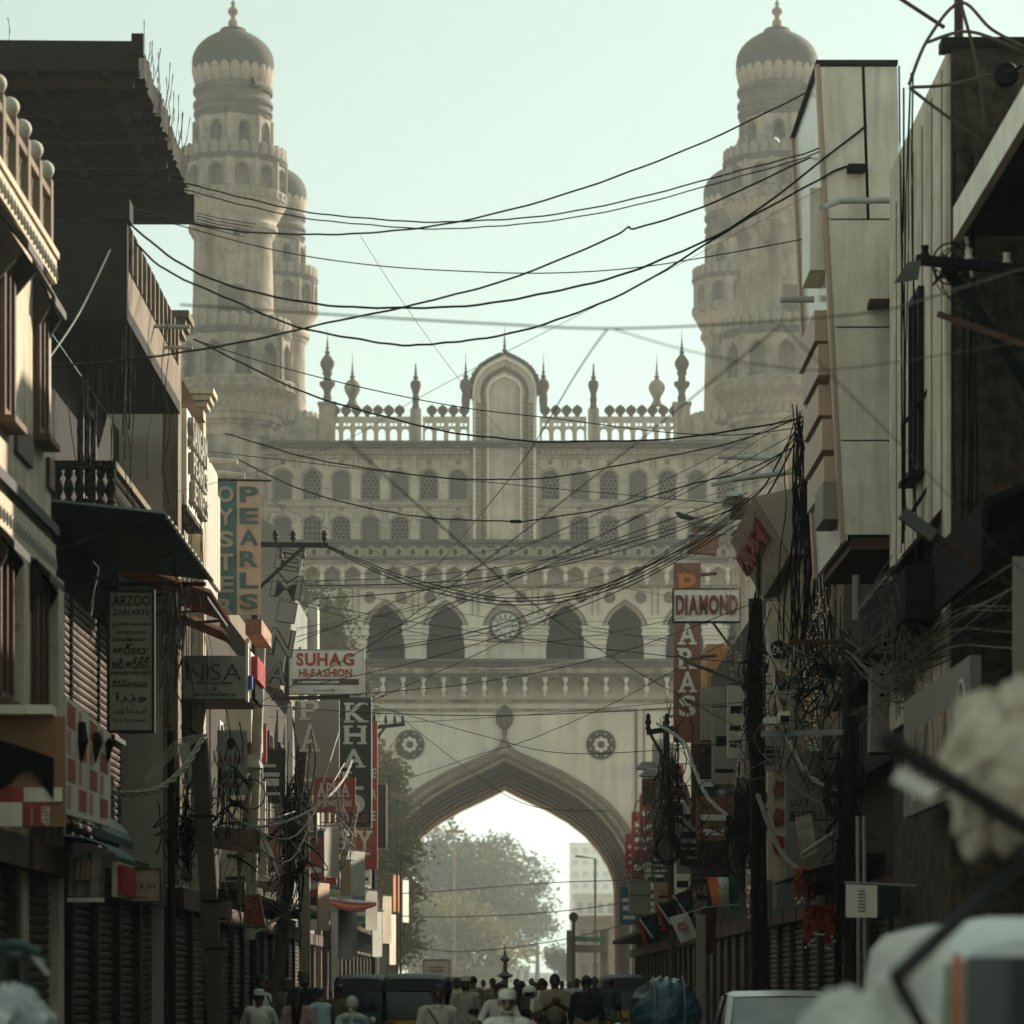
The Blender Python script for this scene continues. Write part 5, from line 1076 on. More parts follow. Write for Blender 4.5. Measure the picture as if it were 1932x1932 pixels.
for k, (u0, v0, u1, v1, Y) in enumerate(((1212, 1468, 1250, 1520, 108),)):
    a, b = P(u0, v1, Y), P(u1, v0, Y); MB().box(a.x, b.x, Y, Y + .6, a.z, b.z).build('casing', rust, S)
    for i in range(7): z = a.z + .1 + i * (b.z - a.z - .2) / 7; MB().box(a.x + .05, b.x - .05, Y - .02, Y - .003, z, z + .05).build('grille_slat', black, S)
for (u0, v0, u1, v1, Y, lab) in ((1205, 1438, 1240, 1452, 112, 'slanted dark tin hood on the wall above the air conditioner'), (1212, 1452, 1262, 1466, 106, 'pale slab ledge above the air conditioner')):
    a, b = P(u0, v1, Y), P(u1, v0, Y); tag(MB().hexa([(a.x - .15, Y - .5, a.z), (b.x, Y - .5, a.z), (b.x, Y + .3, a.z), (a.x, Y + .3, a.z), (a.x + .1, Y - .2, b.z), (b.x, Y - .2, b.z), (b.x, Y + .3, b.z), (a.x + .1, Y + .3, b.z)]).build('wall_hood', tin, None), lab, 'hood')
S = thing('water_tank', 'squat grey rooftop water tank on a pale stand', 'tank', tuple(P(1255, 1425, 112)))
c_ = P(1255, 1424, 112); MB().lathe([(.42, -.5), (.45, -.4), (.45, .35), (.3, .5), (.12, .55)], 18, tuple(c_)).build('tank', grey_b, S, True); MB().box(c_.x - .6, c_.x + .6, 111.5, 112.6, PZ(1500, 112), c_.z - .502).build('stand', cream2, S)
# pipes and bars on the right
for (a, b, c_, d, Y, r, l) in ((1355, 862, 1462, 866, 70, .05, 'long grey pipe poking out over the street below the finned house'), (1342, 915, 1428, 893, 72, .05, 'slanting grey pipe above the tilted box sign'), (1382, 905, 1560, 882, 66, .055, 'long grey pole reaching across above the tilted box sign'), (1297, 1009, 1370, 1006, 80, .05, 'grey pipe stub above the brown vertical sign'), (1250, 1354, 1290, 1347, 90, .04, 'thin pale pipe beside the brown vertical sign')): pipe(a, b, c_, d, Y, r, l, galv, 'pipes poking out on the shaded side')
S = thing('hip_roof_box', 'small brown hanging sign box with a slanted top', 'sign', tuple(P(1298, 1045, 92)))
c = [P(1305, 995, 92), P(1362, 992, 92), P(1352, 1045, 92), P(1297, 1040, 92)]; MB().hexa([c[3], c[2], c[2] + Vector((0, .5, 0)), c[3] + Vector((0, .5, 0)), c[0], c[1], c[1] + Vector((0, .5, 0)), c[0] + Vector((0, .5, 0))]).build('panel', brown_b, S); MB().box(c[0].x, c[1].x, 91.9, 92.6, c[0].z + .003, c[0].z + .1).build('cap', tin, S)
for k, (u0, v0, u1, v1) in enumerate(((1330, 925, 1372, 935), (1345, 936, 1385, 960))):
    a, b = P(u0 + 40, v1, 84), P(u1 + 30, v0, 84); tag(MB().hexa([(a.x, 84, a.z), (b.x, 84, a.z), (b.x + .2, 86, a.z), (a.x, 86, a.z), (a.x + .1, 84.2, b.z), (b.x, 84.2, b.z), (b.x, 86, b.z), (a.x + .1, 86, b.z)]).build('roof_sheet', galv if k == 0 else rust, None), ('bright tin sheet on the roof edge beside the tilted box sign', 'dark tin box on the roof edge beside the tilted box sign')[k], 'sheet')

# air conditioner outdoor units on brackets
def ac_unit(x, s, y, z, label, group):
    R_ = thing('air_conditioner', label, 'air conditioner', (x, y, z), group); a, b = sorted((x, x + s * .35)); MB().box(a, b, y, y + .85, z, z + .58).build('casing', offw, R_)
    mb = MB(lambda p: Vector((x + s * (.352 + p.z), y + .32 + p.x, z + .29 + p.y))); mb.lathe([(.22, 0), (.22, .02), (.19, .02), (.19, .005), (.03, .005)], 18, cap=False); mb.build('fan_ring', black, R_)
    mb = MB()
    for k in range(6): mb.box(a + .03, b - .03, y - .012, y - .003, z + .08 + k * .07, z + .11 + k * .07)
    mb.build('grille', grey_b, R_)['kind'] = 'stuff'
    for yy in (y + .1, y + .7): MB().bar((x, yy, z - .02), (x + s * .34, yy, z - .02), .03).build('bracket', rust, R_)
for x, s_, y, z in ((-6.3, 1, 69, 6.6), (-6.3, 1, 77, 5.8), (-6.2, 1, 98, 6.6), (-6.0, 1, 113, 6.0), (-6.0, 1, 121, 6.0)): ac_unit(x, s_, y, z, 'dusty wall air conditioner unit on the sunlit shop row', 'air conditioners on the sunny side')
for x, s_, y, z in ((6.0, -1, 62, 4.2), (6.0, -1, 79, 6.6), (6.0, -1, 90, 6.4), (5.9, -1, 103, 6.2), (5.95, -1, 50, 5.2)): ac_unit(x, s_, y, z, 'dusty wall air conditioner unit on the shaded shop row', 'air conditioners on the shaded side')

# small projecting boards crowding both sides
random.seed(31)
PB = {'cream': cream2, 'grey': grey_b, 'faded red': red_b, 'brown': brown_b, 'dark green': dgreen, 'tan': mat('tan_board', (.34, .22, .13), .8, .3, 3), 'blue': mat('faded_blue_board', (.06, .12, .19), .7, .3, 3), 'white': white_b}
def proj_board(s, y, z, w_, h, cname, x):
    m = PB[cname]; side = 'sunlit' if s > 0 else 'shaded'; a, b = sorted((x, x + s * w_)); R_ = thing('projecting_board', 'small %s projecting shop board on the %s side' % (cname, side), 'sign', (x, y, z), 'small boards on the %s side' % side)
    MB().box(a, b, y, y + random.uniform(.06, .3), z, z + h).build('panel', m, R_); MB().bar((x - s * .35, y + .03, z + h + .03), (x + s * w_, y + .03, z + h + .03), .035).build('bracket', rust, R_)
    ink = black_p if cname in ('cream', 'grey', 'tan', 'white') else offw; n1 = random.choice((2, 3, 4))
    for k in range(n1): zz_ = z + h * (.15 + .7 * k / n1); MB().box(a + w_ * random.uniform(.1, .2), b - w_ * random.uniform(.1, .25), y - .01, y - .002, zz_, zz_ + h * random.uniform(.05, .14)).build('print_line', ink, R_)
names_ = list(PB)
for k in range(30):
    y = random.uniform(66, 140); proj_board(1, y, random.uniform(3.2, 6.4), random.uniform(.4, .95), random.uniform(.5, 1.7), names_[k % 8], -5.75)
for k in range(34):
    y = random.uniform(64, 140); proj_board(-1, y, random.uniform(3.2, 7.4), random.uniform(.4, 1.0), random.uniform(.5, 1.9), names_[(k * 3) % 8], 5.7)
for k in range(10): y = random.uniform(50, 95); MB().box(5.35 if y < 58 else 5.5, 5.94, y, y + random.uniform(1, 2.4), 3.6 + k * .5, 3.7 + k * .5).build('ledge', dconc, R3 if y < 57 else (R4 if y < 73 else R5))
# ================================================================== poles, cables, tangles
wire_b = mat('black_cable', (.010, .009, .008), .85, .2, 4, spec=.1)
wire_g = mat('grey_cable', (.28, .25, .19), .6, .3, 4)
wire_t = mat('faded_cable', (.15, .125, .095), .7, .3, 4)
def cable(pts, Y0_, Y1_, r=.012, m=wire_b, label='thin black overhead cable sagging across the street', group='overhead cables across the street', name='overhead_cable', wob=.0):
    n_ = len(pts); tot = pts[-1][0] - pts[0][0] or 1
    q = []
    for i, (u, v) in enumerate(pts):
        t = (u - pts[0][0]) / tot if abs(tot) > 60 else i / (n_ - 1)
        q.append(P(u, v, Y0_ + (Y1_ - Y0_) * t))
    sp = spline(q, 7)
    if wob:
        sp = [p + Vector((0, 0, wob * math.sin(i * 1.7) * .6 + wob * math.sin(i * .53))) for i, p in enumerate(sp)]
    o = MB().tube(sp, r, 5).build(name, m, None, 2); return tag(o, label, 'cable', group)
TH = 'thick black overhead cable sagging across the street'
cable([(250, 360), (342, 345), (450, 372), (585, 400), (720, 415), (860, 418), (1000, 410), (1200, 375), (1400, 320), (1535, 285), (1635, 233)], 50, 48, .012, wob=.008, label='upper of a close pair of black cables sagging from slab to sign tower')
cable([(250, 370), (342, 357), (450, 386), (585, 412), (720, 427), (860, 431), (1000, 421), (1200, 388), (1400, 331), (1535, 292), (1635, 235)], 50, 48, .010, wob=.008, label='lower of a close pair of black cables sagging from slab to sign tower')
cable([(235, 392), (400, 428), (560, 443), (700, 438), (860, 420), (1100, 355), (1300, 280), (1536, 168)], 46, 50, .014, wob=.008, label='single black cable rising to the top of the sign tower')
cable([(232, 395), (500, 468), (700, 500), (900, 513), (1050, 515), (1200, 505), (1350, 482), (1532, 448)], 46, 51, .009, label='slender black cable sagging low between balcony post and sign tower side')
cable([(240, 420), (330, 490), (450, 545), (620, 575), (780, 582), (950, 568), (1100, 538), (1250, 490), (1400, 415), (1635, 238)], 46, 48, .017, wob=.01, label='thick black cable from the balcony post passing over the parapet spires')
cable([(240, 440), (300, 500), (420, 560), (560, 615), (700, 645), (800, 650), (900, 640), (1050, 605), (1200, 540), (1400, 420), (1560, 330), (1602, 315)], 46, 48, .016, wob=.01, label='lowest thick black cable sagging from the balcony post towards the junction box')
cable([(-40, 697), (100, 690), (300, 672), (480, 640), (640, 605), (800, 570), (950, 530), (1150, 450), (1185, 428), (1205, 430), (1350, 380), (1540, 292)], 42, 50, .015, wob=.006, label='thick black cable with a small kink climbing from the cream house')
cable([(340, 575), (700, 598), (950, 612), (1150, 620), (1400, 610), (1640, 590), (1760, 560), (1935, 505)], 26, 24, .008, wire_t, 'soft grey overhead line crossing the street close to the eye')
cable([(365, 640), (550, 730), (700, 780), (850, 815), (950, 828), (1050, 834), (1150, 832), (1300, 825), (1480, 795), (1545, 775)], 55, 60, .017, wob=.008, label='thick black cable sagging across the row of merlons')
cable([(370, 642), (520, 690), (700, 735), (880, 770), (1050, 790), (1250, 815), (1400, 820), (1545, 800)], 55, 62, .010, label='slender cable crossing the merlons to the finned house')
cable([(425, 818), (560, 858), (700, 885), (850, 902), (960, 905), (1080, 895), (1250, 862), (1400, 830), (1515, 785)], 62, 64, .014, wob=.008, label='black cable sagging across the upper lattice windows')
k_ = cable([(450, 868), (560, 920), (700, 960), (830, 978), (960, 984), (1000, 982), (1150, 958), (1300, 915), (1400, 890), (1515, 835)], 62, 64, .014, wob=.006, label='black cable with a splice box sagging across the lower lattice windows')
tag(MB().cbox(P(973, 984, 63), (.21, .06, .06)).build('splice_box', black, None), 'small black splice box hanging on a cable above the clock', 'box')
for d in (0, 6, 13): cable([(619, 1030 + d * .3), (750, 1083 + d), (900, 1122 + d), (1000, 1128 + d), (1100, 1114 + d), (1200, 1080 + d), (1330, 1008 + d), (1400, 948 + d * .6)], 72, 70, .013, label='black cable running from the steel cross arm to the tilted box sign', group='cables from the cross arm')
cable([(575, 1105), (800, 1100), (1000, 1078), (1200, 1030), (1395, 955)], 72, 70, .012); cable([(590, 1130), (760, 1118), (950, 1090), (1150, 1035), (1390, 960)], 72, 71, .012)
cable([(690, 1223), (850, 1148), (1050, 1060), (1250, 985), (1410, 930)], 86, 70, .012); cable([(690, 1228), (900, 1190), (1100, 1120), (1300, 1030), (1420, 960)], 86, 70, .013); cable([(600, 1290), (800, 1245), (1000, 1180), (1200, 1100), (1400, 985)], 84, 70, .012)
cable([(470, 1335), (560, 1290), (690, 1222), (900, 1070), (1145, 880), (1475, 612)], 58, 22, .007, wire_t, 'straight faded cable slanting up to the right minaret')
cable([(690, 1222), (790, 1108), (960, 905), (1090, 700), (1145, 622)], 84, 25, .007, wire_t, 'straight faded stay slanting from the soft grey line')
cable([(655, 832), (830, 990), (1000, 1135), (1180, 1255), (1425, 1390)], 20, 61, .007, wire_t, 'faded cable slanting down across the clock arcade')
cable([(300, 935), (450, 900), (560, 865), (655, 830), (800, 745), (1100, 590), (1260, 510), (1560, 350)], 44, 48, .004, wire_t, 'blurred faded cable slanting up past the domed parapet')
cable([(680, 445), (760, 570), (870, 720), (980, 850), (1120, 960), (1300, 1080)], 60, 66, .005, wire_t, 'hair thin wire slanting down over the facade'); cable([(1160, 622), (1300, 662), (1450, 690), (1600, 695), (1960, 640)], 25, 26, .005, wire_t, 'soft grey line branching right from the grey overhead line')
cable([(1475, 612), (1600, 740), (1720, 860), (1860, 1010), (1960, 1105)], 22, 26, .005, wire_t, 'faded stay slanting down across the sign tower')
cable([(480, 880), (700, 950), (900, 1020), (1100, 1090), (1235, 1120), (1400, 1150)], 58, 62, .005, wire_g, 'thin pale wire catching the light above the arcade'); cable([(960, 1045), (1080, 990), (1250, 920), (1330, 905)], 66, 68, .006, wire_g, 'pale thin wire looping up beside the windows'); cable([(490, 1330), (700, 1345), (950, 1350), (1200, 1340), (1400, 1325)], 58, 64, .009, wire_t, 'level thin cable below the arcade'); cable([(510, 1352), (760, 1362), (1000, 1348), (1270, 1325)], 62, 66, .006, wire_g, 'level pale wire below the arcade')
cable([(700, 1330), (900, 1385), (1050, 1420), (1250, 1415), (1410, 1395)], 90, 64, .009); cable([(740, 1340), (880, 1450), (1000, 1520), (1150, 1530)], 110, 100, .012); cable([(870, 1260), (1010, 1258), (1200, 1225), (1290, 1190)], 80, 88, .006, wire_g, 'pale wire drooping over the arcade ledge'); cable([(770, 1470), (900, 1425), (1000, 1395), (1150, 1330), (1290, 1255), (1390, 1200)], 104, 80, .011)
for a, b, c_ in ((1690, 1650, 1640), (1725, 1700, 1695), (1760, 1765, 1750)): cable([(690, a), (850, b + 30), (1050, c_ + 25), (1230, a - 30)], 130, 128, .02, wire_t, 'faint slack line strung between the two far street ends', 'far slack lines')
for (pts, Ya_, Yb_, r) in (([(1395, 955), (1440, 920), (1490, 830), (1530, 770)], 70, 62, .02), ([(1380, 1010), (1450, 930), (1515, 800)], 72, 62, .02), ([(1400, 905), (1470, 860), (1530, 782)], 70, 60, .015)): cable(pts, Ya_, Yb_, r, label='thick black feeder cable bundled at the finned house', group='feeder cables at the finned house')

random.seed(77)                                             # many fine wires at odd angles
for k in range(17):
    a = random.choice(((620, 1030), (690, 1222), (470, 870), (500, 1110), (640, 1330), (395, 870), (560, 1210))); b = random.choice(((1395, 950), (1420, 1130), (1515, 790), (1350, 1010), (1290, 1190), (1425, 1250), (1500, 880))); da, db = random.uniform(-25, 25), random.uniform(-30, 30); sg = random.uniform(4, 75)
    cable([(a[0], a[1] + da), (a[0] * .7 + b[0] * .3, (a[1] + da) * .7 + (b[1] + db) * .3 + sg * .8), (a[0] * .35 + b[0] * .65, (a[1] + da) * .35 + (b[1] + db) * .65 + sg), (b[0], b[1] + db)], random.uniform(60, 82), random.uniform(60, 80), random.uniform(.004, .009), (wire_b, wire_b, wire_t)[k % 3], 'fine wire strung across the street before the monument', 'fine wires before the monument', wob=.006)
# loose cables hanging down the walls
random.seed(21)
def hang(u0, u1, v0, v1, Y, n_, label, group, r=.012, m=wire_b, sway=14):
    for i in range(n_):
        u = random.uniform(u0, u1); a, b = v0 + random.uniform(-20, 30), v1 + random.uniform(-60, 40); pts = []
        du = random.uniform(-sway, sway) * 1.5
        for k in range(6): t = k / 5; pts.append(P(u + du * t + random.uniform(-sway, sway) * .5, a + (b - a) * t, Y + random.uniform(-.3, .3)))
        tag(MB().tube(spline(pts, 5), r * random.uniform(.6, 1.3), 5).build('hanging_cable', m, None, 2), label, 'cable', group)
hang(120, 320, 600, 940, 46.5, 16, 'loose dark cable dangling in front of the balcony underside', 'cables dangling by the balcony', .008)
hang(300, 395, 950, 1320, 51, 14, 'loose dark cable dangling below the rusty awning', 'cables dangling below the rusty awning', .006)
hang(225, 250, 400, 800, 45.5, 6, 'cable dangling from the corner post of the balcony', 'cables on the corner post', .012, sway=6)
hang(1700, 1795, 140, 1040, 42, 9, 'long black cable hanging down the whitewashed wall', 'cables down the whitewashed wall', .012, sway=9)
hang(1798, 1845, 300, 1000, 40.2, 6, 'long black cable hanging down the bare concrete wall', 'cables down the concrete wall', .013, sway=9)
hang(1480, 1560, 780, 1250, 60, 30, 'black cable in the dense bundle hanging beside the sign tower', 'cable bundle beside the sign tower', .017, sway=22)
hang(1440, 1640, 1130, 1500, 56, 16, 'dark cable drooping in front of the jewellers board', 'cables before the jewellers board', .011, sway=40)
o = cable([(75, 700), (150, 590), (225, 435)], 43.5, 45.2, .013, offw, 'pale rope slanting up to the balcony corner post', None, 'rope')

# heavy twisted ropes of cable
def twisted(pts, Y0_, Y1_, r, m, label, n_=3):
    q = []; tot = len(pts) - 1
    for i, (u, v) in enumerate(pts): q.append(P(u, v, Y0_ + (Y1_ - Y0_) * i / tot))
    sp = spline(q, 14); mb = MB(); 
    for s in range(n_):
        pp = []
        for i, p in enumerate(sp):
            a = i * .55 + s * 2 * math.pi / n_; pp.append(p + Vector((math.cos(a) * r, math.sin(a) * r * .6, math.sin(a) * r)))
        mb.tube(pp, r * .62, 5)
    R_ = thing('twisted_cable', label, 'cable', tuple(sp[0])); mb.build('strands', m, R_, 2)
twisted([(385, 1388), (350, 1445), (300, 1488), (240, 1498), (190, 1485), (130, 1440), (80, 1370), (40, 1290), (0, 1190), (-30, 1110)], 45, 36, .028, wire_g, 'heavy twisted pale rope of cables looping to the leaning pole')
twisted([(1445, 1170), (1455, 1250), (1470, 1330), (1490, 1400), (1530, 1465), (1580, 1490), (1600, 1488)], 58, 55, .026, mat('white_rope', (.5, .47, .4), .8), 'white twisted rope hanging before the jewellers board', 2)
twisted([(1430, 1500), (1470, 1600), (1520, 1650), (1560, 1660), (1590, 1640)], 58, 55, .030, wire_g, 'pale bundle of cables sagging under the jewellers board', 4)
twisted([(1240, 1365), (1290, 1400), (1310, 1450), (1340, 1510), (1400, 1555), (1420, 1560)], 84, 66, .03, wire_g, 'twisted pale cable drooping left of the dark pole', 3)
twisted([(664, 1436), (645, 1475), (600, 1520), (540, 1550), (480, 1560), (440, 1545)], 70, 52, .016, wire_g, 'pale bundle of cables sagging between the left poles', 4)
twisted([(640, 1640), (655, 1600), (665, 1560), (672, 1520)], 90, 90, .05, wire_g, 'pale cable bundle rising beside the dark green sign', 3)
for k, (a, b) in enumerate((((640, 1380), (480, 1595)), ((650, 1440), (470, 1560)), ((560, 1530), (410, 1480)))):
    cable([a, ((a[0] + b[0]) / 2, max(a[1], b[1]) + 15), b], 66, 50, .012, wire_g, 'pale slack wire between the left poles', 'pale slack wires')
for k in range(5): cable([(390, 1385 + k), (330, 1400 + 6 * k), (285, 1455 + 4 * k), (265, 1480)], 45, 44, .008, wire_g, 'thin pale wire fanning out from the leaning pole', 'fan of pale wires')
for k in range(22):
    v = 1268 + random.uniform(-15, 25); cable([(1595, v - 60 + random.uniform(-10, 10)), (1680, v - 10 + random.uniform(-25, 25)), (1790, v - 60 - random.uniform(-30, 70)), (1935, v - random.uniform(40, 230))], 48, 34, random.uniform(.007, .013), (wire_t, wire_b, wire_b)[k % 3], 'one of many wires fanning out from the rusty bracket bar', 'fan of wires at the bracket bar', wob=.01)
for k in range(16):
    a = random.uniform(1150, 1400); cable([(1600, a), (1540 + random.uniform(-20, 20), a + random.uniform(60, 140)), (1440, a + random.uniform(20, 120))], 52, 60, random.uniform(.008, .014), (wire_b, wire_t)[k % 2], 'dark slack wire between the two right hand poles', 'slack wires between right poles', wob=.01)

# tangles
def tangle(u, v, du, dv, Y, n_, label, seed, r=.014, m=wire_b, dy=.4, loops=.07):
    """cables round a pole: long slack strands, drooping swags and a few coils"""
    random.seed(seed); mb = MB(); wd, ht = du * Y / F, dv * Y / F
    for i in range(n_):
        c = P(u + random.gauss(0, du * .22), v + random.gauss(0, dv * .42), Y + random.uniform(-dy, dy)); k = random.random()
        if k < loops:
            R_ = random.uniform(.10, .26); n1 = 12; tilt = random.uniform(-.5, .5); sq = random.uniform(1, 1.5); pts = [c + Vector((math.cos(a) * R_, math.sin(a) * R_ * tilt, math.sin(a) * R_ * sq)) for a in [2 * math.pi * q / n1 for q in range(n1 + 1)]]
        elif k < loops + .24:                                  # slack loop that leaves the pole and comes back to it
            sd = random.choice((-1, 1)) * random.uniform(.2, .9) * wd; z0_ = c.z; z1_ = c.z + random.uniform(-.3, .15) * ht; sag = abs(sd) * random.uniform(.3, 1.1); ax_ = PX(u, Y) + random.gauss(0, wd * .12)
            pts = [Vector((ax_ + sd * math.sin(t * math.pi), c.y, z0_ + (z1_ - z0_) * t - sag * math.sin(t * math.pi) ** 1.5)) for t in [q / 9 for q in range(10)]]
        else:                                                  # strand down the pole
            L_ = random.uniform(.5, 1.1) * ht; dx = random.gauss(0, wd * .10); bow = random.gauss(0, wd * .14)
            pts = [c + Vector((dx * t + bow * math.sin(t * math.pi) + random.gauss(0, .008), random.gauss(0, .02), L_ * (.5 - t))) for t in [q / 7 for q in range(8)]]
        mb.tube(spline(pts, 3), r * random.uniform(.4, 1.0), 4)
    return tag(mb.build('cable_tangle', m, None, 2), label, 'cables', None, 'stuff')
tangle(1425, 1310, 26, 130, 61.5, 190, 'dense black tangle of cables wrapped round the dark right hand pole', 1, .02)
tangle(1400, 1560, 40, 90, 63, 110, 'black knot of cables low on the dark right hand pole', 2, .018)
tangle(1270, 1480, 60, 130, 85, 60, 'straggling cables below the insulator cross arm', 3, .02, loops=.08)
tangle(1235, 1580, 70, 90, 92, 60, 'matted cables above the grey junction box', 4, .02, wire_t)
tangle(1598, 1560, 50, 220, 50, 110, 'dark curtain of cables round the bracket pole', 5, .016)
tangle(1545, 1260, 110, 120, 52, 50, 'cables knotted around the bracket bar', 6, .013)
tangle(1700, 1280, 40, 45, 44, 70, 'frayed cables above the perforated cabinet', 7, .012, wire_t)
tangle(1520, 960, 20, 90, 61, 70, 'black cables bunched at the finned house wall', 8, .018, loops=.1)
tangle(330, 1230, 60, 190, 49, 22, 'dark mesh of cables behind the recess signboard', 9, .012, loops=.06)
tangle(345, 1560, 70, 95, 47, 70, 'black looped cables between the two left poles', 10, .014, loops=.12)
tangle(556, 1560, 60, 150, 66, 95, 'dense black tangle of cables round the second leaning pole', 11, .018)
tangle(535, 1690, 26, 80, 66, 60, 'cables trailing down the second leaning pole', 12, .014)
tangle(430, 1500, 60, 110, 52, 40, 'looped black cables beside the advice poster', 13, .013, loops=.12)
tangle(640, 1560, 30, 60, 86, 50, 'thin cables tangled under the red jewellers sign', 14, .014, wire_t)
tangle(1340, 1600, 80, 90, 74, 45, 'slack dark loops hanging beside the tricolour flag', 15, .014)
for (u, v, R_, Y) in ((1322, 1560, .55, 66), (1585, 1500, .17, 50), (1260, 1600, .26, 88)):
    mb = MB()
    for k in range(5): c = P(u, v, Y); mb.tube([c + Vector((math.cos(a) * (R_ + .022 * k), .02 * k, math.sin(a) * (R_ * 1.35 + .03 * k))) for a in [math.pi * (.9 + 1.2 * j / 14) if R_ > .5 else 2 * math.pi * j / 13 for j in range(15)]], .012, 5)
    tag(mb.build('cable_coil', wire_b, None, 2), {1322: 'thick black coil hanging in a loop beside the junction box', 1585: 'tight black coil of cable on the bracket pole', 1260: 'round coil of cable above the grey junction box'}[u], 'cable coil', None, 'stuff')

tangle(1428, 1500, 16, 420, 61.7, 90, 'long cables running down the stout dark pole to the street', 40, .016, loops=0)
tangle(1500, 1380, 120, 150, 57, 70, 'slack grey wires strung before the jewellers board', 41, .008, wire_g, loops=.03)
tangle(480, 1620, 90, 110, 56, 60, 'slack pale wires strung between the left poles', 42, .008, wire_g, loops=.03)
tangle(1690, 1200, 120, 120, 42, 60, 'slack dusty wires strung before the black canopy', 43, .008, wire_t, loops=.02)
# poles
def pole(name, label, a, b, r0, r1, m, n_=10, square=False):
    R_ = thing(name, label, 'pole', (a[0], a[1], 0)); 
    if square: MB().bar(a, b, r0 * 2).build('shaft', m, R_)
    else: MB().tube([a, Vector(a).lerp(Vector(b), .5), b], [r0, (r0 + r1) / 2, r1], n_).build('shaft', m, R_, True)
    return R_
p_ = pole('leaning_pole', 'weathered square concrete pole leaning beside the shutters', (PX(418, 45), 45, 0), P(375, 1395, 45), .11, .11, wood, square=True)
for v in (1540, 1700, 1790): MB().cbox(P(388 + (v - 1540) * .08, v, 45), (.27, .27, .03)).build('wire_band', wire_b, p_)
pole('steel_pole', 'slim dark steel pole beside the leaning concrete pole', (PX(326, 45.5), 45.5, 0), P(322, 1380, 45.5), .055, .05, black)
p_ = pole('leaning_pole', 'round timber pole leaning under a thick tangle of cables', (PX(505, 66), 66, 0), P(572, 1420, 66), .14, .10, wood)
MB().bar(P(480, 1760, 65.9), P(575, 1700, 65.9), .06).build('strut', galv, p_)
p_ = pole('sign_post', 'plain grey rectangular post beside the clustered banners', (PX(575, 76), 76, 0), P(575, 1640, 76), .12, .12, grey_b, square=True)
p_ = pole('wrapped_post', 'pale post wrapped in torn sheeting beside the box sign', (PX(470, 63), 63, 2.5), P(492, 1210, 63), .11, .10, mat('torn_sheet', (.40, .36, .28), .8, .3, 6, .3))
MB().lathe([(.12, 0), (.2, .06), (.16, .2), (.12, .3)], 9, tuple(P(477, 1455, 63))).build('torn_wrap', MATS['torn_sheet'], p_); MB().tube([P(474, 1465, 63), P(452, 1620, 62), P(450, 1700, 62)], .06, 7).build('lower_shaft', wood, p_)
p_ = pole('cable_pole', 'stout dark pole smothered in cables with a street lamp arm', (PX(1436, 62), 62, 0), P(1425, 1130, 62), .17, .13, mat('sooty_pole', (.03, .024, .018), .9, .4, 3))
MB().tube(spline([P(1413, 1325, 61.6), P(1402, 1296, 61.5), P(1380, 1280, 61.4), P(1300, 1250, 61.0)], 5), .04, 8).build('lamp_arm', galv, p_); MB().hexa([P(1276, 1238, 61), P(1305, 1256, 61), P(1305, 1256, 61.3), P(1276, 1238, 61.3), P(1278, 1234, 61), P(1312, 1250, 61), P(1312, 1250, 61.3), P(1278, 1234, 61.3)]).build('lamp_head', tin, p_)
p_ = pole('bracket_pole', 'dark steel pole carrying the rusty bracket bar', (PX(1605, 50), 50, 0), P(1597, 1190, 50), .10, .08, MATS['sooty_pole'])
MB().bar(P(1490, 1212, 50), P(1596, 1211, 50), .075).build('bracket_bar', rust, p_); MB().bar(P(1545, 1216, 50), P(1600, 1265, 50), .04).build('brace', rust, p_); MB().bar(P(1436, 1385, 50), P(1606, 1381, 50), .085).build('lower_bar', galv, p_)
for u in (1622, 1634): p_ = pole('conduit', 'thin pale conduit running down the dark shopfront' if u < 1630 else 'second thin conduit beside the pale one', (PX(u, 46), 46, 0), P(u - 4, 1540, 46), .03, .03, galv, 8)
S = thing('security_camera', 'white box security camera on the galvanised bar', 'camera', tuple(P(1477, 1372, 49.9)))
a, b = P(1468, 1366, 49.8), P(1487, 1345, 49.8); MB().box(a.x, b.x, 49.5, 49.95, a.z, b.z).build('housing', white_b, S); MB().box(a.x + .01, b.x - .01, 49.46, 49.5, a.z + .01, a.z + .1).build('lens_window', black, S); MB().bar(P(1478, 1368, 49.8), P(1484, 1382, 49.8), .03).build('arm', rust, S)
S = thing('security_camera', 'second security camera turned away with a rust stained bracket', 'camera', tuple(P(1450, 1375, 50))); a, b = P(1440, 1368, 50), P(1462, 1356, 50); MB().box(a.x, b.x, 49.7, 50.1, a.z, b.z).build('housing', offw, S); MB().bar(P(1441, 1362, 50), P(1437, 1385, 50), .04).build('arm', rust, S)
S = thing('cross_arm_pole', 'steel pole with a black insulator cross arm and diagonal brace', 'pole', (PX(478, 72), 72, 0))
MB().tube([(PX(478, 72.3), 72.3, 0), P(482, 1000, 72.3)], .08, 10).build('shaft', black, S, True); MB().bar(P(476, 1027, 72), P(620, 1029, 72), .13, .1).build('cross_arm', black, S); MB().bar(P(575, 1030, 72.05), P(482, 1116, 72.1), .07).build('brace', black, S)
for u in (520, 553, 612): MB().lathe([(.02, 0), (.035, .06), (.07, .1), (.05, .15), (.07, .2), (.03, .27)], 10, tuple(P(u, 1024, 72))).build('insulator', black, S, True)
for u in (530, 572): MB().lathe([(.05, -.22), (.06, -.15), (.03, -.1), (.05, 0)], 10, tuple(P(u, 1035, 72))).build('insulator', brown, S, True)
S = thing('cross_arm_pole', 'leaning pole top with insulators beside the brown vertical sign', 'pole', (PX(1262, 90), 90, 0))
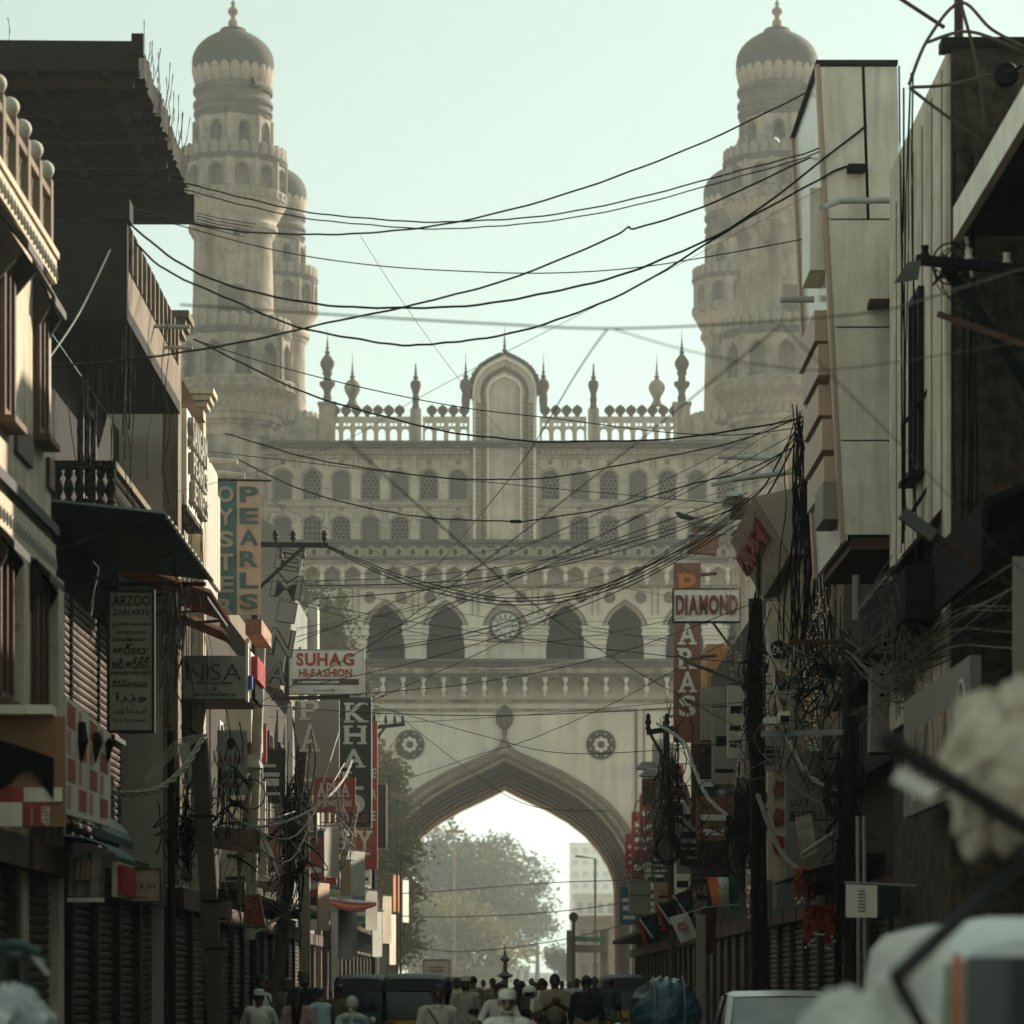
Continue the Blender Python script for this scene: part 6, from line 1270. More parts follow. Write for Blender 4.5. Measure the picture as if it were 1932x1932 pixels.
MB().tube([(PX(1275, 90), 90, 0), P(1256, 1360, 90)], .09, 8).build('shaft', rust, S); MB().bar(P(1220, 1382, 90), P(1310, 1368, 90), .14).build('cross_arm', black, S); MB().bar(P(1222, 1375, 90), P(1300, 1520, 90), .08).build('brace', rust, S)
for u in (1223, 1258): MB().lathe([(.03, 0), (.08, .08), (.05, .16), (.09, .24), (.06, .34), (.07, .42), (.02, .5)], 10, tuple(P(u, 1380, 90))).build('insulator', black, S, True)
S = thing('cross_arm_pole', 'far slim pole with a small insulator cross arm by the dark green sign', 'pole', (PX(716, 112), 112, 0)); MB().tube([(PX(705, 112), 112, 0), P(705, 1350, 112)], .08, 8).build('shaft', black, S); MB().bar(P(706, 1373, 112), P(764, 1366, 112), .12).build('cross_arm', black, S); MB().bar(P(708, 1398, 112), P(728, 1370, 112), .08).build('brace', black, S)
for u in (728, 745, 760): MB().lathe([(.03, 0), (.06, .1), (.03, .3)], 8, tuple(P(u, 1366, 112))).build('insulator', black, S)
S = thing('cross_arm_pole', 'heavy black cross arm with cable clutter before the whitewashed wall', 'pole', (PX(1950, 38.5), 38.5, 0))
MB().tube([(PX(1965, 38.5), 38.5, 0), P(1955, 430, 38.5)], .12, 10).build('shaft', MATS['sooty_pole'], S); MB().bar(P(1728, 490, 38.5), P(1960, 512, 38.5), .14, .1).build('cross_arm', black, S); MB().bar(P(1785, 505, 38.6), P(1940, 730, 38.6), .13).build('brace', black, S); MB().bar(P(1772, 593, 38.0), P(1960, 660, 37), .07).build('rusty_bar', rust, S)
MB().hexa([P(1686, 535, 38.4), P(1732, 528, 38.4), P(1732, 528, 39), P(1686, 535, 39), P(1712, 495, 38.4), P(1738, 490, 38.4), P(1738, 490, 39), P(1712, 495, 39)]).build('tin_flap', tin, S)
for u in (1745, 1828, 1900): MB().lathe([(.03, 0), (.06, .05), (.04, .1), (.05, .16)], 9, tuple(P(u, 488 + (u - 1728) * .09, 38.5))).build('insulator', offw if u > 1800 else black, S)
tangle(1790, 505, 60, 24, 38.4, 40, 'cable ends knotted on the heavy black cross arm', 30, .012, loops=.06)
S = thing('street_lamp', 'grey street lamp arm slanting across in front of the canopy', 'lamp', (PX(1990, 37), 37, 0)); MB().tube([(PX(1995, 37), 37, 0), P(1990, 1150, 37), P(1860, 1075, 37), P(1760, 1010, 37), P(1735, 1000, 37)], .05, 8).build('arm', rust, S, True); MB().bar(P(1762, 1012, 36.9), P(1702, 968, 36.9), .10, .14).build('lamp_head', tin, S)
S = board('side_notice', 'pale notice board edge on the right hand wall', 'sign', 1912, 1050, 1960, 1290, 33, grey_b, .05)
# far lamp posts
for (u0, v0, u1, v1, Y, lab) in ((1040, 1800, 1120, 1700, 130, ''),): pass

# curtains of tiny lights
bulb_m = bpy.data.materials.new('fairy_bulb'); bulb_m.use_nodes = True; b_ = bulb_m.node_tree.nodes['Principled BSDF']; b_.inputs['Emission Color'].default_value = (1, .72, .48, 1); b_.inputs['Emission Strength'].default_value = 0.14; b_.inputs['Base Color'].default_value = (.5, .35, .2, 1)
def lights(u0, u1, v0, v1, Y, n_, nb, label, seed, lean=0):
    random.seed(seed); R_ = thing('light_curtain', label, 'string lights', tuple(P((u0 + u1) / 2, v1, Y))); w_ = MB(); b = MB()
    for i in range(n_):
        u = u0 + (u1 - u0) * (i + random.random() * .8) / n_; top, bot = v0 + random.uniform(0, 40), v1 - random.uniform(0, 60); pts = []
        for k in range(8): t = k / 7; pts.append(P(u + lean * t * (1 if isinstance(lean, (int, float)) else 1) + random.uniform(-2, 2) - (u - (u0 + u1) / 2) * .5 * t, top + (bot - top) * t, Y + random.uniform(-.15, .15)))
        w_.tube(pts, .004, 3)
        for k in range(nb // 2):
            t = random.random(); j = min(6, int(t * 7)); p = pts[j].lerp(pts[j + 1], t * 7 - j); b.cbox(p + Vector((random.uniform(-.02, .02), -.02, 0)), (.013, .013, .018))
    w_.build('wires', mat('brown_wire', (.30, .21, .14), .7), R_)['kind'] = 'stuff'; b.build('bulbs', bulb_m, R_)['kind'] = 'stuff'
lights(1360, 1408, 975, 1440, 80, 16, 26, 'tall curtain of tiny warm lights beside the diamond sign', 1)
lights(1375, 1412, 1340, 1560, 78, 10, 20, 'lower curtain of tiny lights before the dark letter D sign', 2)
lights(1508, 1556, 1240, 1425, 57, 14, 30, 'dense hanging sheaf of tiny lights by the jewellers board', 3)
lights(1545, 1575, 1105, 1260, 57, 9, 22, 'slanting strand of tiny lights above the jewellers board', 4, -40)
lights(1405, 1422, 1580, 1760, 64, 6, 30, 'slim column of tiny lights on the dark pole', 5)

# flags, garlands, cloths
def cloth(name, label, cat, corners, Y, mats, wav=.06, nu=8, nv=6, group=None, seed=1, th=.008):
    """hanging cloth; corners tl, tr, br, bl in u,v; mats = vertical strips of material"""
    random.seed(seed); tl, tr, br, bl = [Vector((c_[0], c_[1])) for c_ in corners]; R_ = thing(name, label, cat, tuple(P(bl.x, bl.y, Y)), group); ph = random.uniform(0, 6)
    def pt(s, t): q = tl.lerp(tr, s).lerp(bl.lerp(br, s), t); return P(q.x, q.y, Y + wav * math.sin(s * 7 + t * 2 + ph) + wav * .6 * math.sin(t * 5 + s * 3 + ph))
    for k, m in enumerate(mats):
        s0, s1 = k / len(mats), (k + 1) / len(mats); n1 = max(2, nu // len(mats)); vs = []; fs = []
        for i in range(n1 + 1):
            for j in range(nv + 1): vs.append(pt(s0 + (s1 - s0) * i / n1, j / nv))
        for i in range(n1):
            for j in range(nv): b = i * (nv + 1) + j; fs.append((b, b + 1, b + nv + 2, b + nv + 1))
        o = len(vs); vs += [v + Vector((0, th, 0)) for v in vs]; fs += [tuple(x + o for x in f[::-1]) for f in fs]
        MB().add(vs, fs).build('cloth' if len(mats) == 1 else 'stripe', m, R_, 2)
    return R_
saff = mat('saffron_cloth', (.62, .17, .04), .8, .1, 3, transl=.25); wcl = mat('white_cloth', (.62, .60, .53), .8, .12, 4, transl=.25); gcl = mat('green_cloth', (.03, .11, .06), .8, .15, 3, transl=.2); bcl = mat('black_cloth', (.015, .014, .014), .9, .2, 3); rcl = mat('red_cloth', (.40, .03, .02), .8, .2, 3, transl=.2)
f_ = cloth('tricolour_flag', 'orange, white and green flag hung from a rod among cables', 'flag', [(1333, 1655), (1395, 1655), (1392, 1722), (1345, 1705)], 72, [saff, wcl, gcl], .08)
mb = MB(lambda p: Vector((PX(1363, 71.85) + p.x, 71.85 - p.z, PZ(1672, 71.85) + p.y * .7))); mb.lathe([(.09, 0), (.09, .008), (.075, .008), (.075, 0)], 18, cap=False); mb.build('wheel_emblem', mat('navy_paint', (.03, .05, .15), .7), f_)
f_ = cloth('white_flag', 'tilted white flag with a small flower print', 'flag', [(1262, 1731), (1297, 1721), (1317, 1767), (1285, 1780)], 70, [wcl], .04)
for k in range(5): a = k * 1.257; q = MB(); q.ball(P(1287 + 6 * math.cos(a), 1748 + 6 * math.sin(a), 69.93), .05, 6, (1, .1, 1)); q.build('flower_print', (mat('pink_print', (.45, .15, .10), .8), mat('leaf_print', (.12, .22, .16), .8))[k % 2], f_)
MB().tube([P(1297, 1722, 70), P(1330, 1712, 70), P(1395, 1706, 70)], .012, 5).build('rod', galv, f_)
for k, (u, v) in enumerate(((1205, 1735), (1240, 1710), (1268, 1690))):
    f_ = cloth('bunting_flag', ('lowest', 'middle', 'highest')[k] + ' black pennant with red and white edging above the blue bundle', 'bunting', [(u, v), (u + 36, v - 14), (u + 40, v + 40), (u + 14, v + 48)], 78 + k, [bcl], .05, seed=k, group='black bunting')
    MB().tube([P(u, v, 77.9 + k), P(u + 14, v + 46, 77.9 + k)], .05, 5).build('edging', rcl, f_); MB().tube([P(u + 2, v - 1, 77.85 + k), P(u + 26, v + 34, 77.85 + k)], .025, 5).build('piping', wcl, f_)
cloth('dark_cloth', 'dark maroon cloth hanging behind the tricolour flag', 'cloth', [(1322, 1712), (1352, 1708), (1350, 1800), (1320, 1798)], 74, [mat('maroon_cloth', (.06, .012, .01), .9)], .05)
random.seed(5); gar = mat('garland_red', (.34, .05, .015), .8, .5, 9)
for k, (u0, u1, v0, v1, lab) in enumerate(((1502, 1535, 1640, 1700, 'upper bunch of orange red flower garlands'), (1520, 1575, 1710, 1785, 'lower bunch of red flower garlands with white beads'))):
    R_ = thing('flower_garland', lab + ' hanging by the shutters', 'garland', tuple(P((u0 + u1) / 2, v1, 54)))
    for i in range(11):
        u = u0 + (u1 - u0) * i / 10; q = MB(); L_ = random.uniform(.6, 1) * (v1 - v0)
        for j in range(int(L_ / 2.6)): c = P(u + random.uniform(-2, 2), v0 + j * 2.6, 54 + random.uniform(-.15, .15)); q.ball(c, random.uniform(.02, .035), 4)
        q.build('flower_string', gar, R_); q = MB(); q.ball(P(u, v0 + L_ + 5, 53.9), .022, 5); q.build('bead', white_b, R_)
# cluttered vertical banners down the sunny side
ban = [(612, 1560, 24, 95, 78, cream2), (640, 1690, 22, 120, 84, wcl), (600, 1665, 18, 90, 80, mat('salmon_banner', (.50, .33, .22), .8, .15, 3)), (655, 1700, 16, 100, 90, grey_b), (662, 1605, 24, 85, 92, wcl), (625, 1720, 12, 150, 86, white_b), (690, 1680, 20, 75, 104, grey_b), (703, 1720, 16, 85, 110, wcl), (722, 1690, 15, 90, 112, cream), (735, 1725, 12, 95, 118, white_b), (742, 1650, 10, 70, 124, orange_p), (645, 1625, 14, 100, 88, mat('tan_banner', (.40, .22, .12), .8, .15, 3)), (760, 1660, 10, 80, 135, white_b)]
for k, (u, v, w_, h, Y, m) in enumerate(ban):
    x = PX(u, Y); W2 = w_ * Y / F; R_ = thing('shop_banner', ['cream board', 'long white cloth', 'salmon cloth', 'narrow grey board', 'white rolled cloth', 'slim white strip', 'plain grey board', 'white lettered cloth', 'tan upright board', 'thin white upright', 'orange upright board', 'tan cloth strip', 'far white upright'][k] + ' among the crowded sunlit shop banners', 'banner', (x, Y, PZ(v + h, Y)), 'shop banners crowded on the sunny side')
    q = MB(); n1 = 6
    for i in range(n1):
        a, b = [PZ(v + h * (1 - t / n1), Y) for t in (i, i + 1)]; w0, w1 = .03 * math.sin(i + k), .03 * math.sin(i + 1 + k)
        q.hexa([(x, Y + w0, a), (x + W2, Y + .9 + w0, a), (x + W2 - .03, Y + .95 + w0, a), (x - .03, Y + .05 + w0, a), (x, Y + w1, b), (x + W2, Y + .9 + w1, b), (x + W2 - .03, Y + .95 + w1, b), (x - .03, Y + .05 + w1, b)])
    q.build('cloth', m, R_); MB().tube([(x - .5, Y + .2, PZ(v, Y) + .03), (x + W2 + .1, Y + .2, PZ(v, Y) + .03)], .02, 6).build('rod', galv, R_)
R_ = thing('red_canopy', 'sagging red and white striped cloth canopy over the pavement', 'canopy', tuple(P(612, 1700, 84)))
for k in range(4):
    vs = []; fs = []
    for i in range(11):
        t = i / 10; sag = 16 * math.sin(t * math.pi)
        for j in (0, 1): jj = (k + j) / 4; vs.append(P(606 + 104 * t, 1690 + 12 * t + sag * jj + jj * 6, 84 - 1.6 * jj + 1.2 * t))
    for i in range(10): fs.append((2 * i, 2 * i + 1, 2 * i + 3, 2 * i + 2))
    n1 = len(vs); vs += [v + Vector((0, 0, -.015)) for v in vs]; fs += [tuple(x + n1 for x in f[::-1]) for f in fs]
    MB().add(vs, fs).build('stripe', (wcl, rcl, saff, rcl)[k], R_, 2)
R_ = thing('red_drum', 'red plastic drum hanging on a bracket under the meter grille', 'drum', tuple(P(480, 1760, 58))); c_ = P(484, 1745, 58)
MB().hexa([c_ + Vector(p) for p in ((-.16, -.15, 0), (.16, -.15, -.02), (.16, .15, -.02), (-.16, .15, 0), (-.22, -.16, .5), (.06, -.16, .55), (.06, .16, .55), (-.22, .16, .5))]).build('body', mat('drum_red', (.30, .05, .02), .4, .2, 3), R_); MB().box(c_.x - .17, c_.x + .17, 57.84, 58.16, c_.z - .05, c_.z - .022).build('foot', black, R_)
R_ = thing('brown_tarp', 'folded brown tarpaulin awning stretched on a bar', 'tarpaulin', tuple(P(410, 1590, 52))); MB().hexa([P(400, 1600, 52), P(492, 1612, 52), P(492, 1612, 53), P(400, 1600, 53), P(405, 1560, 52.3), P(490, 1566, 52.3), P(490, 1566, 53), P(405, 1560, 53)]).build('fold', brown, R_); MB().hexa([P(490, 1570, 52.0), P(528, 1660, 54), P(526, 1660, 54.1), P(488, 1570, 52.1), P(490, 1560, 52.0), P(516, 1608, 54), P(514, 1608, 54.1), P(488, 1560, 52.1)]).build('flap', cream2, R_)
S = board('advice_poster', 'pale poster with red lettering and a portrait bust beside the leaning pole', 'poster', 410, 1378, 466, 1500, 54, gp, .05)
put_word(S, 'SARAH', 414, 1425, 460, 1438, 54, red_b, bold=.02); put_word(S, '100%', 416, 1456, 452, 1470, 54, dbrown, bold=.02); put_word(S, 'TESTED', 416, 1478, 456, 1486, 54, red_b, fn=textline)
mb = MB(); mb.ball(P(436, 1402, 53.97), .09, 8, (.8, .15, 1)); mb.build('portrait', dbrown, S)
S = board('wall_panel', 'pair of pale sheet panels leaning behind the twisted rope', 'panel', 440, 1500, 442, 1502, 80, gp, .01) if False else None
R_ = thing('sheet_panels', 'tall pale sheet board leaning behind the twisted rope of cables', 'board', tuple(P(340, 1500, 48))); MB().hexa([P(352, 1490, 48), P(400, 1485, 48), P(400, 1485, 48.1), P(352, 1490, 48.1), P(336, 1405, 48), P(392, 1392, 48), P(392, 1392, 48.1), P(336, 1405, 48.1)]).build('sheet', gp, R_)
# junction boxes
S = board('junction_box', 'dented grey steel junction box below the matted cables', 'box', 1187, 1660, 1228, 1725, 92, grey_b, .5); MB().bar(P(1188, 1690, 91.99), P(1228, 1688, 91.99), .015).build('door_seam', black, S)
S = board('feeder_pillar', 'pale standing sign post beside the blue bundle', 'post', 1314, 1725, 1331, 1932, 60, grey_b, .16)
S = board('dark_shop_sign', 'rusty framed panel above the shop at the bunting', 'sign', 1318, 1590, 1372, 1650, 80, rust, .1, dbrown)
# old sofa-like tin box, speakers
R_ = thing('horn_speaker', 'silver bell shaped lamp above the jewellers board', 'lamp', tuple(P(1547, 1420, 57.5))); MB(lambda p: P(1547, 1418, 57.5) + Vector((p.x, p.y, p.z))).lathe([(.19, 0), (.17, .05), (.09, .14), (.085, .26), (.05, .28)], 18).build('bell', galv, R_, True)
# ================================================================== people
import numpy as np
def _cap(Q, a, b, ra, rb, sq=None):
    a, b = np.array(a, float), np.array(b, float); X = Q
    if sq is not None: s_ = np.array(sq); X, a, b = Q / s_, a / s_, b / s_
    ab = b - a; t = np.clip(((X - a) @ ab) / max(1e-9, ab @ ab), 0, 1); d = np.linalg.norm(X - a - t[:, None] * ab, axis=1) - (ra + (rb - ra) * t)
    return d * (min(sq) if sq is not None else 1)
def sdf_mesh(prims, lo, hi, g, k=.03):
    """one continuous skin over all the limbs (smooth union, surface nets); prims = (a, b, ra, rb, squash, material)"""
    n_ = [int((h - l) / g) + 2 for l, h in zip(lo, hi)]; ax = [lo[i] + g * np.arange(n_[i]) for i in range(3)]
    Q = np.stack(np.meshgrid(*ax, indexing='ij'), -1); Q3 = Q; acc = np.zeros(n_)
    for (a, b, ra, rb, sq, m, *kk) in prims:
        m_ = max(ra, rb) * (max(sq) if sq is not None else 1) + .16; bl = [int(max(0, (min(a[i], b[i]) - m_ - lo[i]) / g)) for i in range(3)]; bh = [int(min(n_[i], (max(a[i], b[i]) + m_ - lo[i]) / g + 2)) for i in range(3)]
        Qs = Q3[bl[0]:bh[0], bl[1]:bh[1], bl[2]:bh[2]]; d_ = _cap(Qs.reshape(-1, 3), a, b, ra, rb, sq).reshape(Qs.shape[:3]); acc[bl[0]:bh[0], bl[1]:bh[1], bl[2]:bh[2]] += np.exp(-np.clip(d_, -.4, 1.2) / (k * .45))
    f = -np.log(acc + 1e-9) * k * .45
    s = f < 0; c = tuple(n - 1 for n in n_)
    corners = [(i, j, l) for i in (0, 1) for j in (0, 1) for l in (0, 1)]
    sl = lambda o: tuple(slice(o[d], o[d] + c[d]) for d in range(3))
    cs = np.stack([s[sl(o)] for o in corners]); act = cs.any(0) & ~cs.all(0); idx = -np.ones(c, int); ids = np.argwhere(act); idx[act] = np.arange(len(ids))
    acc_p = np.zeros((len(ids), 3)); cnt = np.zeros(len(ids))
    for i, o in enumerate(corners):
        for d in range(3):
            if o[d] == 0:
                p = list(o); p[d] = 1; A = f[tuple((ids + o).T)]; B = f[tuple((ids + p).T)]; cr = (A < 0) != (B < 0); t = np.where(cr, A / np.where(cr, A - B, 1), 0)
                e = np.tile(np.array(o, float), (len(ids), 1)); e[:, d] += t; acc_p[cr] += e[cr]; cnt[cr] += 1
    V = np.array(lo) + g * (ids + acc_p / cnt[:, None]); Fc = []
    for d in range(3):
        u, w_ = [(1, 2), (2, 0), (0, 1)][d]; A = s.take(range(0, n_[d] - 1), d); B = s.take(range(1, n_[d]), d)
        E = np.argwhere(A != B); E = E[(E[:, u] >= 1) & (E[:, w_] >= 1) & (E[:, u] < c[u]) & (E[:, w_] < c[w_])]; q = []
        for (du, dw) in ((-1, -1), (0, -1), (0, 0), (-1, 0)): x = E.copy(); x[:, u] += du; x[:, w_] += dw; q.append(idx[tuple(x.T)])
        q = np.stack(q, 1); sg = s[tuple(E.T)]; q = np.where(sg[:, None], q, q[:, ::-1]); Fc.append(q[q.min(1) >= 0])
    Fc = np.concatenate(Fc)
    D = np.stack([_cap(V, a, b, ra, rb, sq) for (a, b, ra, rb, sq, m, *kk) in prims]); near = D.argmin(0); vm = np.array([p[5] for p in prims])[near]
    Fa = np.array(Fc); fm = vm[Fa[:, 0]]
    return V.tolist(), Fa.tolist(), fm.tolist()
skin_d = mat('skin_brown', (.13, .065, .04), .6, .15, 6); skin_l = mat('skin_tan', (.24, .13, .08), .6, .15, 6)
hair_b = mat('hair_black', (.012, .010, .009), .5, .3, 20); hair_g = mat('hair_grey', (.42, .40, .35), .7, .3, 20)
SHIRT = {}
def shirt(name, c, var=.2, sc=8): return mat('cloth_' + name, c, .85, var, sc, .15)
def hand(w_, d, m=0):
    """palm, four fingers of unequal length and a thumb from wrist w_ along direction d"""
    w_, d = Vector(w_), Vector(d).normalized(); sd = d.cross(Vector((0, 1, 0))); sd = sd.normalized() if sd.length > .1 else Vector((1, 0, 0)); nr = sd.cross(d); P_ = [(tuple(w_), tuple(w_ + d * .075), .026, .034, None, m)]
    for k, L_ in enumerate((.062, .074, .07, .054)):
        o = w_ + d * .085 + sd * (-.027 + .018 * k); mdl = o + d * L_ * .55 + nr * .006; P_ += [(tuple(o), tuple(mdl), .0095, .009, None, m), (tuple(mdl), tuple(mdl + d * L_ * .4 + nr * .018), .009, .0075, None, m)]
    o = w_ + d * .03 - sd * .03; P_ += [(tuple(o), tuple(o + d * .035 - sd * .022 + nr * .012), .012, .010, None, m), (tuple(o + d * .035 - sd * .022 + nr * .012), tuple(o + d * .062 - sd * .024 + nr * .022), .010, .008, None, m)]
    return P_
def figure(pose='stand', kurta=False, dress=False, lean=0.0, look=0.0, female=False, g=.014, stout=1.0):
    """1.70 m figure facing -y; materials 0 skin, 1 top, 2 legs, 3 shoes, 4 lips and brows"""
    R_ = []; sw = .165 if female else .185; k = stout
    ty = lambda z: -lean * max(0, z - .95) ** 1.3
    T = lambda x, y, z: (x, y + ty(z), z - abs(lean) * max(0, z - .95) * .25)
    hd = T(0, 0, 1.58); hx, hy, hz = hd
    R_ += [((hx, hy + .012, hz + .025), (hx, hy - .0, hz - .02), .088, .080, (.86, 1.06, 1.12), 0), ((hx, hy - .045, hz - .055), (hx, hy - .05, hz - .085), .05, .036, None, 0)]
    R_ += [((hx, hy - .095, hz + .008), (hx, hy - .115, hz - .028), .010, .016, None, 0)]
    for s in (-1, 1): R_ += [((hx + s * .078, hy + .012, hz + .02), (hx + s * .08, hy + .012, hz - .025), .014, .011, None, 0), ((hx + s * .016, hy - .096, hz + .032), (hx + s * .05, hy - .084, hz + .030), .008, .007, None, 4), ((hx + s * .034, hy - .090, hz + .012), (hx + s * .036, hy - .090, hz + .012), .011, .011, None, 4)]
    R_ += [((hx - .022, hy - .096, hz - .058), (hx + .022, hy - .096, hz - .058), .007, .007, None, 4)]
    R_ += [(T(0, .015, 1.40), (hx, hy + .02, hz - .07), .058, .055, None, 0)]
    R_ += [(T(-sw + .045, .01, 1.385), T(sw - .045, .01, 1.385), .062, .062, None, 1), (T(0, .01, 1.27), T(0, 0, 1.03), .165 * k, .150 * k, (1, .70, 1), 1), (T(-.07, 0, .95), T(.07, 0, .95), .115 * k, .115 * k, (1, .85, 1), 1 if (kurta or dress) else 2)]
    R_ += [(T(-.03, -.055, 1.425), T(.03, -.055, 1.425), .02, .02, None, 1)]
    if female: R_ += [(T(-.07, -.07, 1.24), T(.07, -.07, 1.24), .075, .075, None, 1)]
    if not female and stout > 1.05: R_ += [(T(0, -.07, 1.08), T(0, -.06, 1.0), .12, .12, None, 1)]
    sitting = pose == 'ride'
    for s in (-1, 1):
        hip = (s * .095, 0, .92)
        if sitting: kn, an, to = (s * .2, -.40, .84), (s * .2, -.28, .42), (s * .2, -.42, .38)
        else: st = .10 * s if pose in ('walk',) else .0; kn, an, to = (s * .105, -.03 - st, .50), (s * .11, .03 - st * 1.6, .09), (s * .125, -.13 - st * 1.6, .045)
        R_ += [(hip, kn, .095 * k, .064, None, 2), (kn, an, .062, .045, None, 2), (an, to, .042, .036, None, 3)]
        if kurta or dress:
            if not sitting: R_ += [((s * .07, 0, .95), (s * .085, 0, .62 if kurta else .35), .12, .13, (1, .8, 1), 1)]
        sh = T(s * sw, .01, 1.37)
        if pose == 'phone': el, wr, d = T(s * .25, -.06, 1.10), (s * .06, -.30 + ty(1.2), 1.20), (-s * .35, -.45, .5)
        elif sitting: el, wr, d = T(s * .30, -.16, 1.12), (s * .33, -.46, 1.06), (-s * .2, -1, -.1)
        elif pose == 'walk': el, wr, d = T(s * .25, .04 + s * .06, 1.09), T(s * .26, -.02 + s * .16, .86), (0, s * .1 - .15, -1)
        elif pose == 'reach': el, wr, d = T(s * .24, -.14, 1.12), T(s * .2, -.36, 1.02), (0, -1, -.3)
        else: el, wr, d = T(s * .245, .04, 1.09), T(s * .255, -.02, .85), (0, -.1, -1)
        R_ += [(sh, el, .062, .048, None, 1), (el, wr, .046 if kurta or dress else .042, .031, None, 1 if (kurta or dress) else 0)]
        if not (kurta or dress): mid = tuple(np.array(el) * .75 + np.array(wr) * .25); R_ += [(el, mid, .052, .050, None, 1)]
        R_ += hand(wr, d)
    xs = [p for a in R_ for p in (a[0], a[1])]; lo = [min(p[i] for p in xs) - .22 for i in range(3)]; hi = [max(p[i] for p in xs) + .22 for i in range(3)]
    lo[2] = max(lo[2], -.03)
    return sdf_mesh(R_, lo, hi, g, .022), hd
FIG = {}
def fig(**k):
    key = tuple(sorted(k.items()))
    if key not in FIG: FIG[key] = figure(**k)
    return FIG[key]
def person(label, u, v, Y, heading, top, legs, skin=skin_d, hair='short', cap=None, beard=None, group=None, hgt=None, z0=0.0, hairm=hair_b, scarf=None, phone=False, strap=None, **k):
    (V, Fc, fm), hd = fig(**k); R_ = thing('person', label, 'person', (PX(u, Y), Y, z0), group); H = hgt or (1.6 + (VH - v) * Y / F - z0); sc_ = H / (1.70 + (.015 if cap else 0)); 
    ch, sh = math.cos(heading), math.sin(heading); ox = PX(u, Y)
    xf = lambda p: Vector((ox + (p.x * ch - p.y * sh) * sc_ - (hd[0] * ch - hd[1] * sh) * sc_, Y + (p.x * sh + p.y * ch) * sc_, z0 + p.z * sc_))
    mb = MB(xf); mb.v = [tuple(xf(Vector(p))) for p in V]; mb.f = [tuple(f) for f in Fc]; mb.mi = fm
    mb.build('body', [skin, top, legs, black_p, dbrown], R_, 2)
    hx, hy, hz = hd
    if hair in ('short', 'bald', 'cap', 'long', 'plait', 'bun') and hair != 'bald':
        q = MB(xf); n1 = 14; vs = []; fs = []
        top_a = 8
        for i in range(top_a + 1):
            a = i / top_a * 1.95
            for j in range(n1):
                b = 2 * math.pi * j / n1; fr = -math.sin(b); lim = 1.15 if fr > .35 else (1.62 if fr > -.1 else 1.95); aa = min(a, lim); r_ = 1.0 + .04 * math.sin(j * 2.3 + i)
                vs.append((hx + math.sin(aa) * math.cos(b) * .086 * r_, hy + .012 + math.sin(aa) * math.sin(b) * .104 * r_, hz + .022 + math.cos(aa) * .108 * r_))
        for i in range(top_a):
            for j in range(n1): fs.append((i * n1 + j, i * n1 + (j + 1) % n1, (i + 1) * n1 + (j + 1) % n1, (i + 1) * n1 + j))
        q.add(vs, fs)
        if hair == 'long': q.tube([(hx, hy + .06, hz + .02), (hx, hy + .115, hz - .1), (hx, hy + .12, hz - .25), (hx + .02, hy + .13, hz - .42)], [.085, .088, .075, .04], 10)
        if hair == 'plait':
            for t in range(11): q.ball((hx + .012 * (-1) ** t, hy + .115 + .004 * t, hz - .06 - t * .038), .028, 6)
        q.build('hair', hairm, R_, True)
    if cap:
        q = MB(xf); q.lathe([(.098, 0), (.100, .03), (.097, .06), (.085, .085), (.05, .097), (.002, .10)], 18, (0, 0, 0), cap=False); q.v = []; q.f = []; q.mi = []
        vs = []; prof = [(.99, -.0), (1.02, .02), (1.0, .055), (.90, .085), (.55, .10), (.01, .104)]
        for (r_, z) in prof:
            for j in range(18): a = 2 * math.pi * j / 18; vs.append((hx + math.cos(a) * .088 * r_, hy + .012 + math.sin(a) * .104 * r_, hz + .045 + z))
        q.add(vs, [(i * 18 + j, i * 18 + (j + 1) % 18, (i + 1) * 18 + (j + 1) % 18, (i + 1) * 18 + j) for i in range(5) for j in range(18)]); q.build('cap', cap, R_, True)
    if beard:
        q = MB(xf); 
        for a in range(-4, 5): t = a / 4; q.ball((hx + t * .062, hy - .082 + .05 * t * t, hz - .082 + .03 * t * t), .026, 6, (1, .8, 1.1))
        q.build('beard', beard, R_, True)
    if scarf:
        q = MB(xf); q.tube([(-.17, .05, 1.40), (-.08, .10, 1.44), (.08, .10, 1.44), (.17, .05, 1.40)], .05, 8); q.tube([(.16, .06, 1.41), (.17, .13, 1.25), (.16, .13, 1.0)], [.05, .06, .05], 7); q.build('scarf', scarf, R_, True)
    if phone: q = MB(xf); q.cbox((0, -.345 + 0, 1.25), (.075, .012, .15), Matrix.Rotation(-.6, 3, 'X')); tag(q.build('mobile_phone', black, None), 'black mobile phone held up by the man in the pale vest', 'phone')
    if strap: q = MB(xf); q.tube([(-.13, -.13, 1.40), (0, -.155, 1.2), (.14, -.11, 1.0)], .014, 6); q.build('strap', strap, R_)
    return R_
W1 = shirt('white', (.72, .68, .58)); W2 = shirt('cream', (.58, .51, .4)); LB = shirt('pale_blue', (.36, .47, .46)); FL = shirt('floral', (.40, .26, .20), .6, 14); TE = shirt('teal', (.16, .30, .28)); DK = shirt('black', (.018, .017, .018)); KH = shirt('khaki', (.22, .18, .11)); TAN = shirt('tan', (.27, .2, .13)); BRN = shirt('brown', (.09, .055, .035)); GRY = shirt('grey', (.12, .115, .10)); ST = shirt('striped', (.5, .46, .37), .35, 25); RD = shirt('rust_red', (.36, .07, .04)); FP = shirt('flecked', (.52, .47, .37), .5, 18); VE = shirt('pale_vest', (.36, .28, .19))
PI = math.pi
person('bearded man in a white skull cap and pale shirt walking towards the camera', 957, 1868, 30, .05, W1, GRY, skin_l, 'short', W1, hair_g, g=.011, pose='walk')
person('man in a striped pale shirt with face in shade beside the auto rickshaw', 826, 1858, 39, .1, ST, GRY, skin_d, 'short', strap=brown, g=.012, pose='walk')
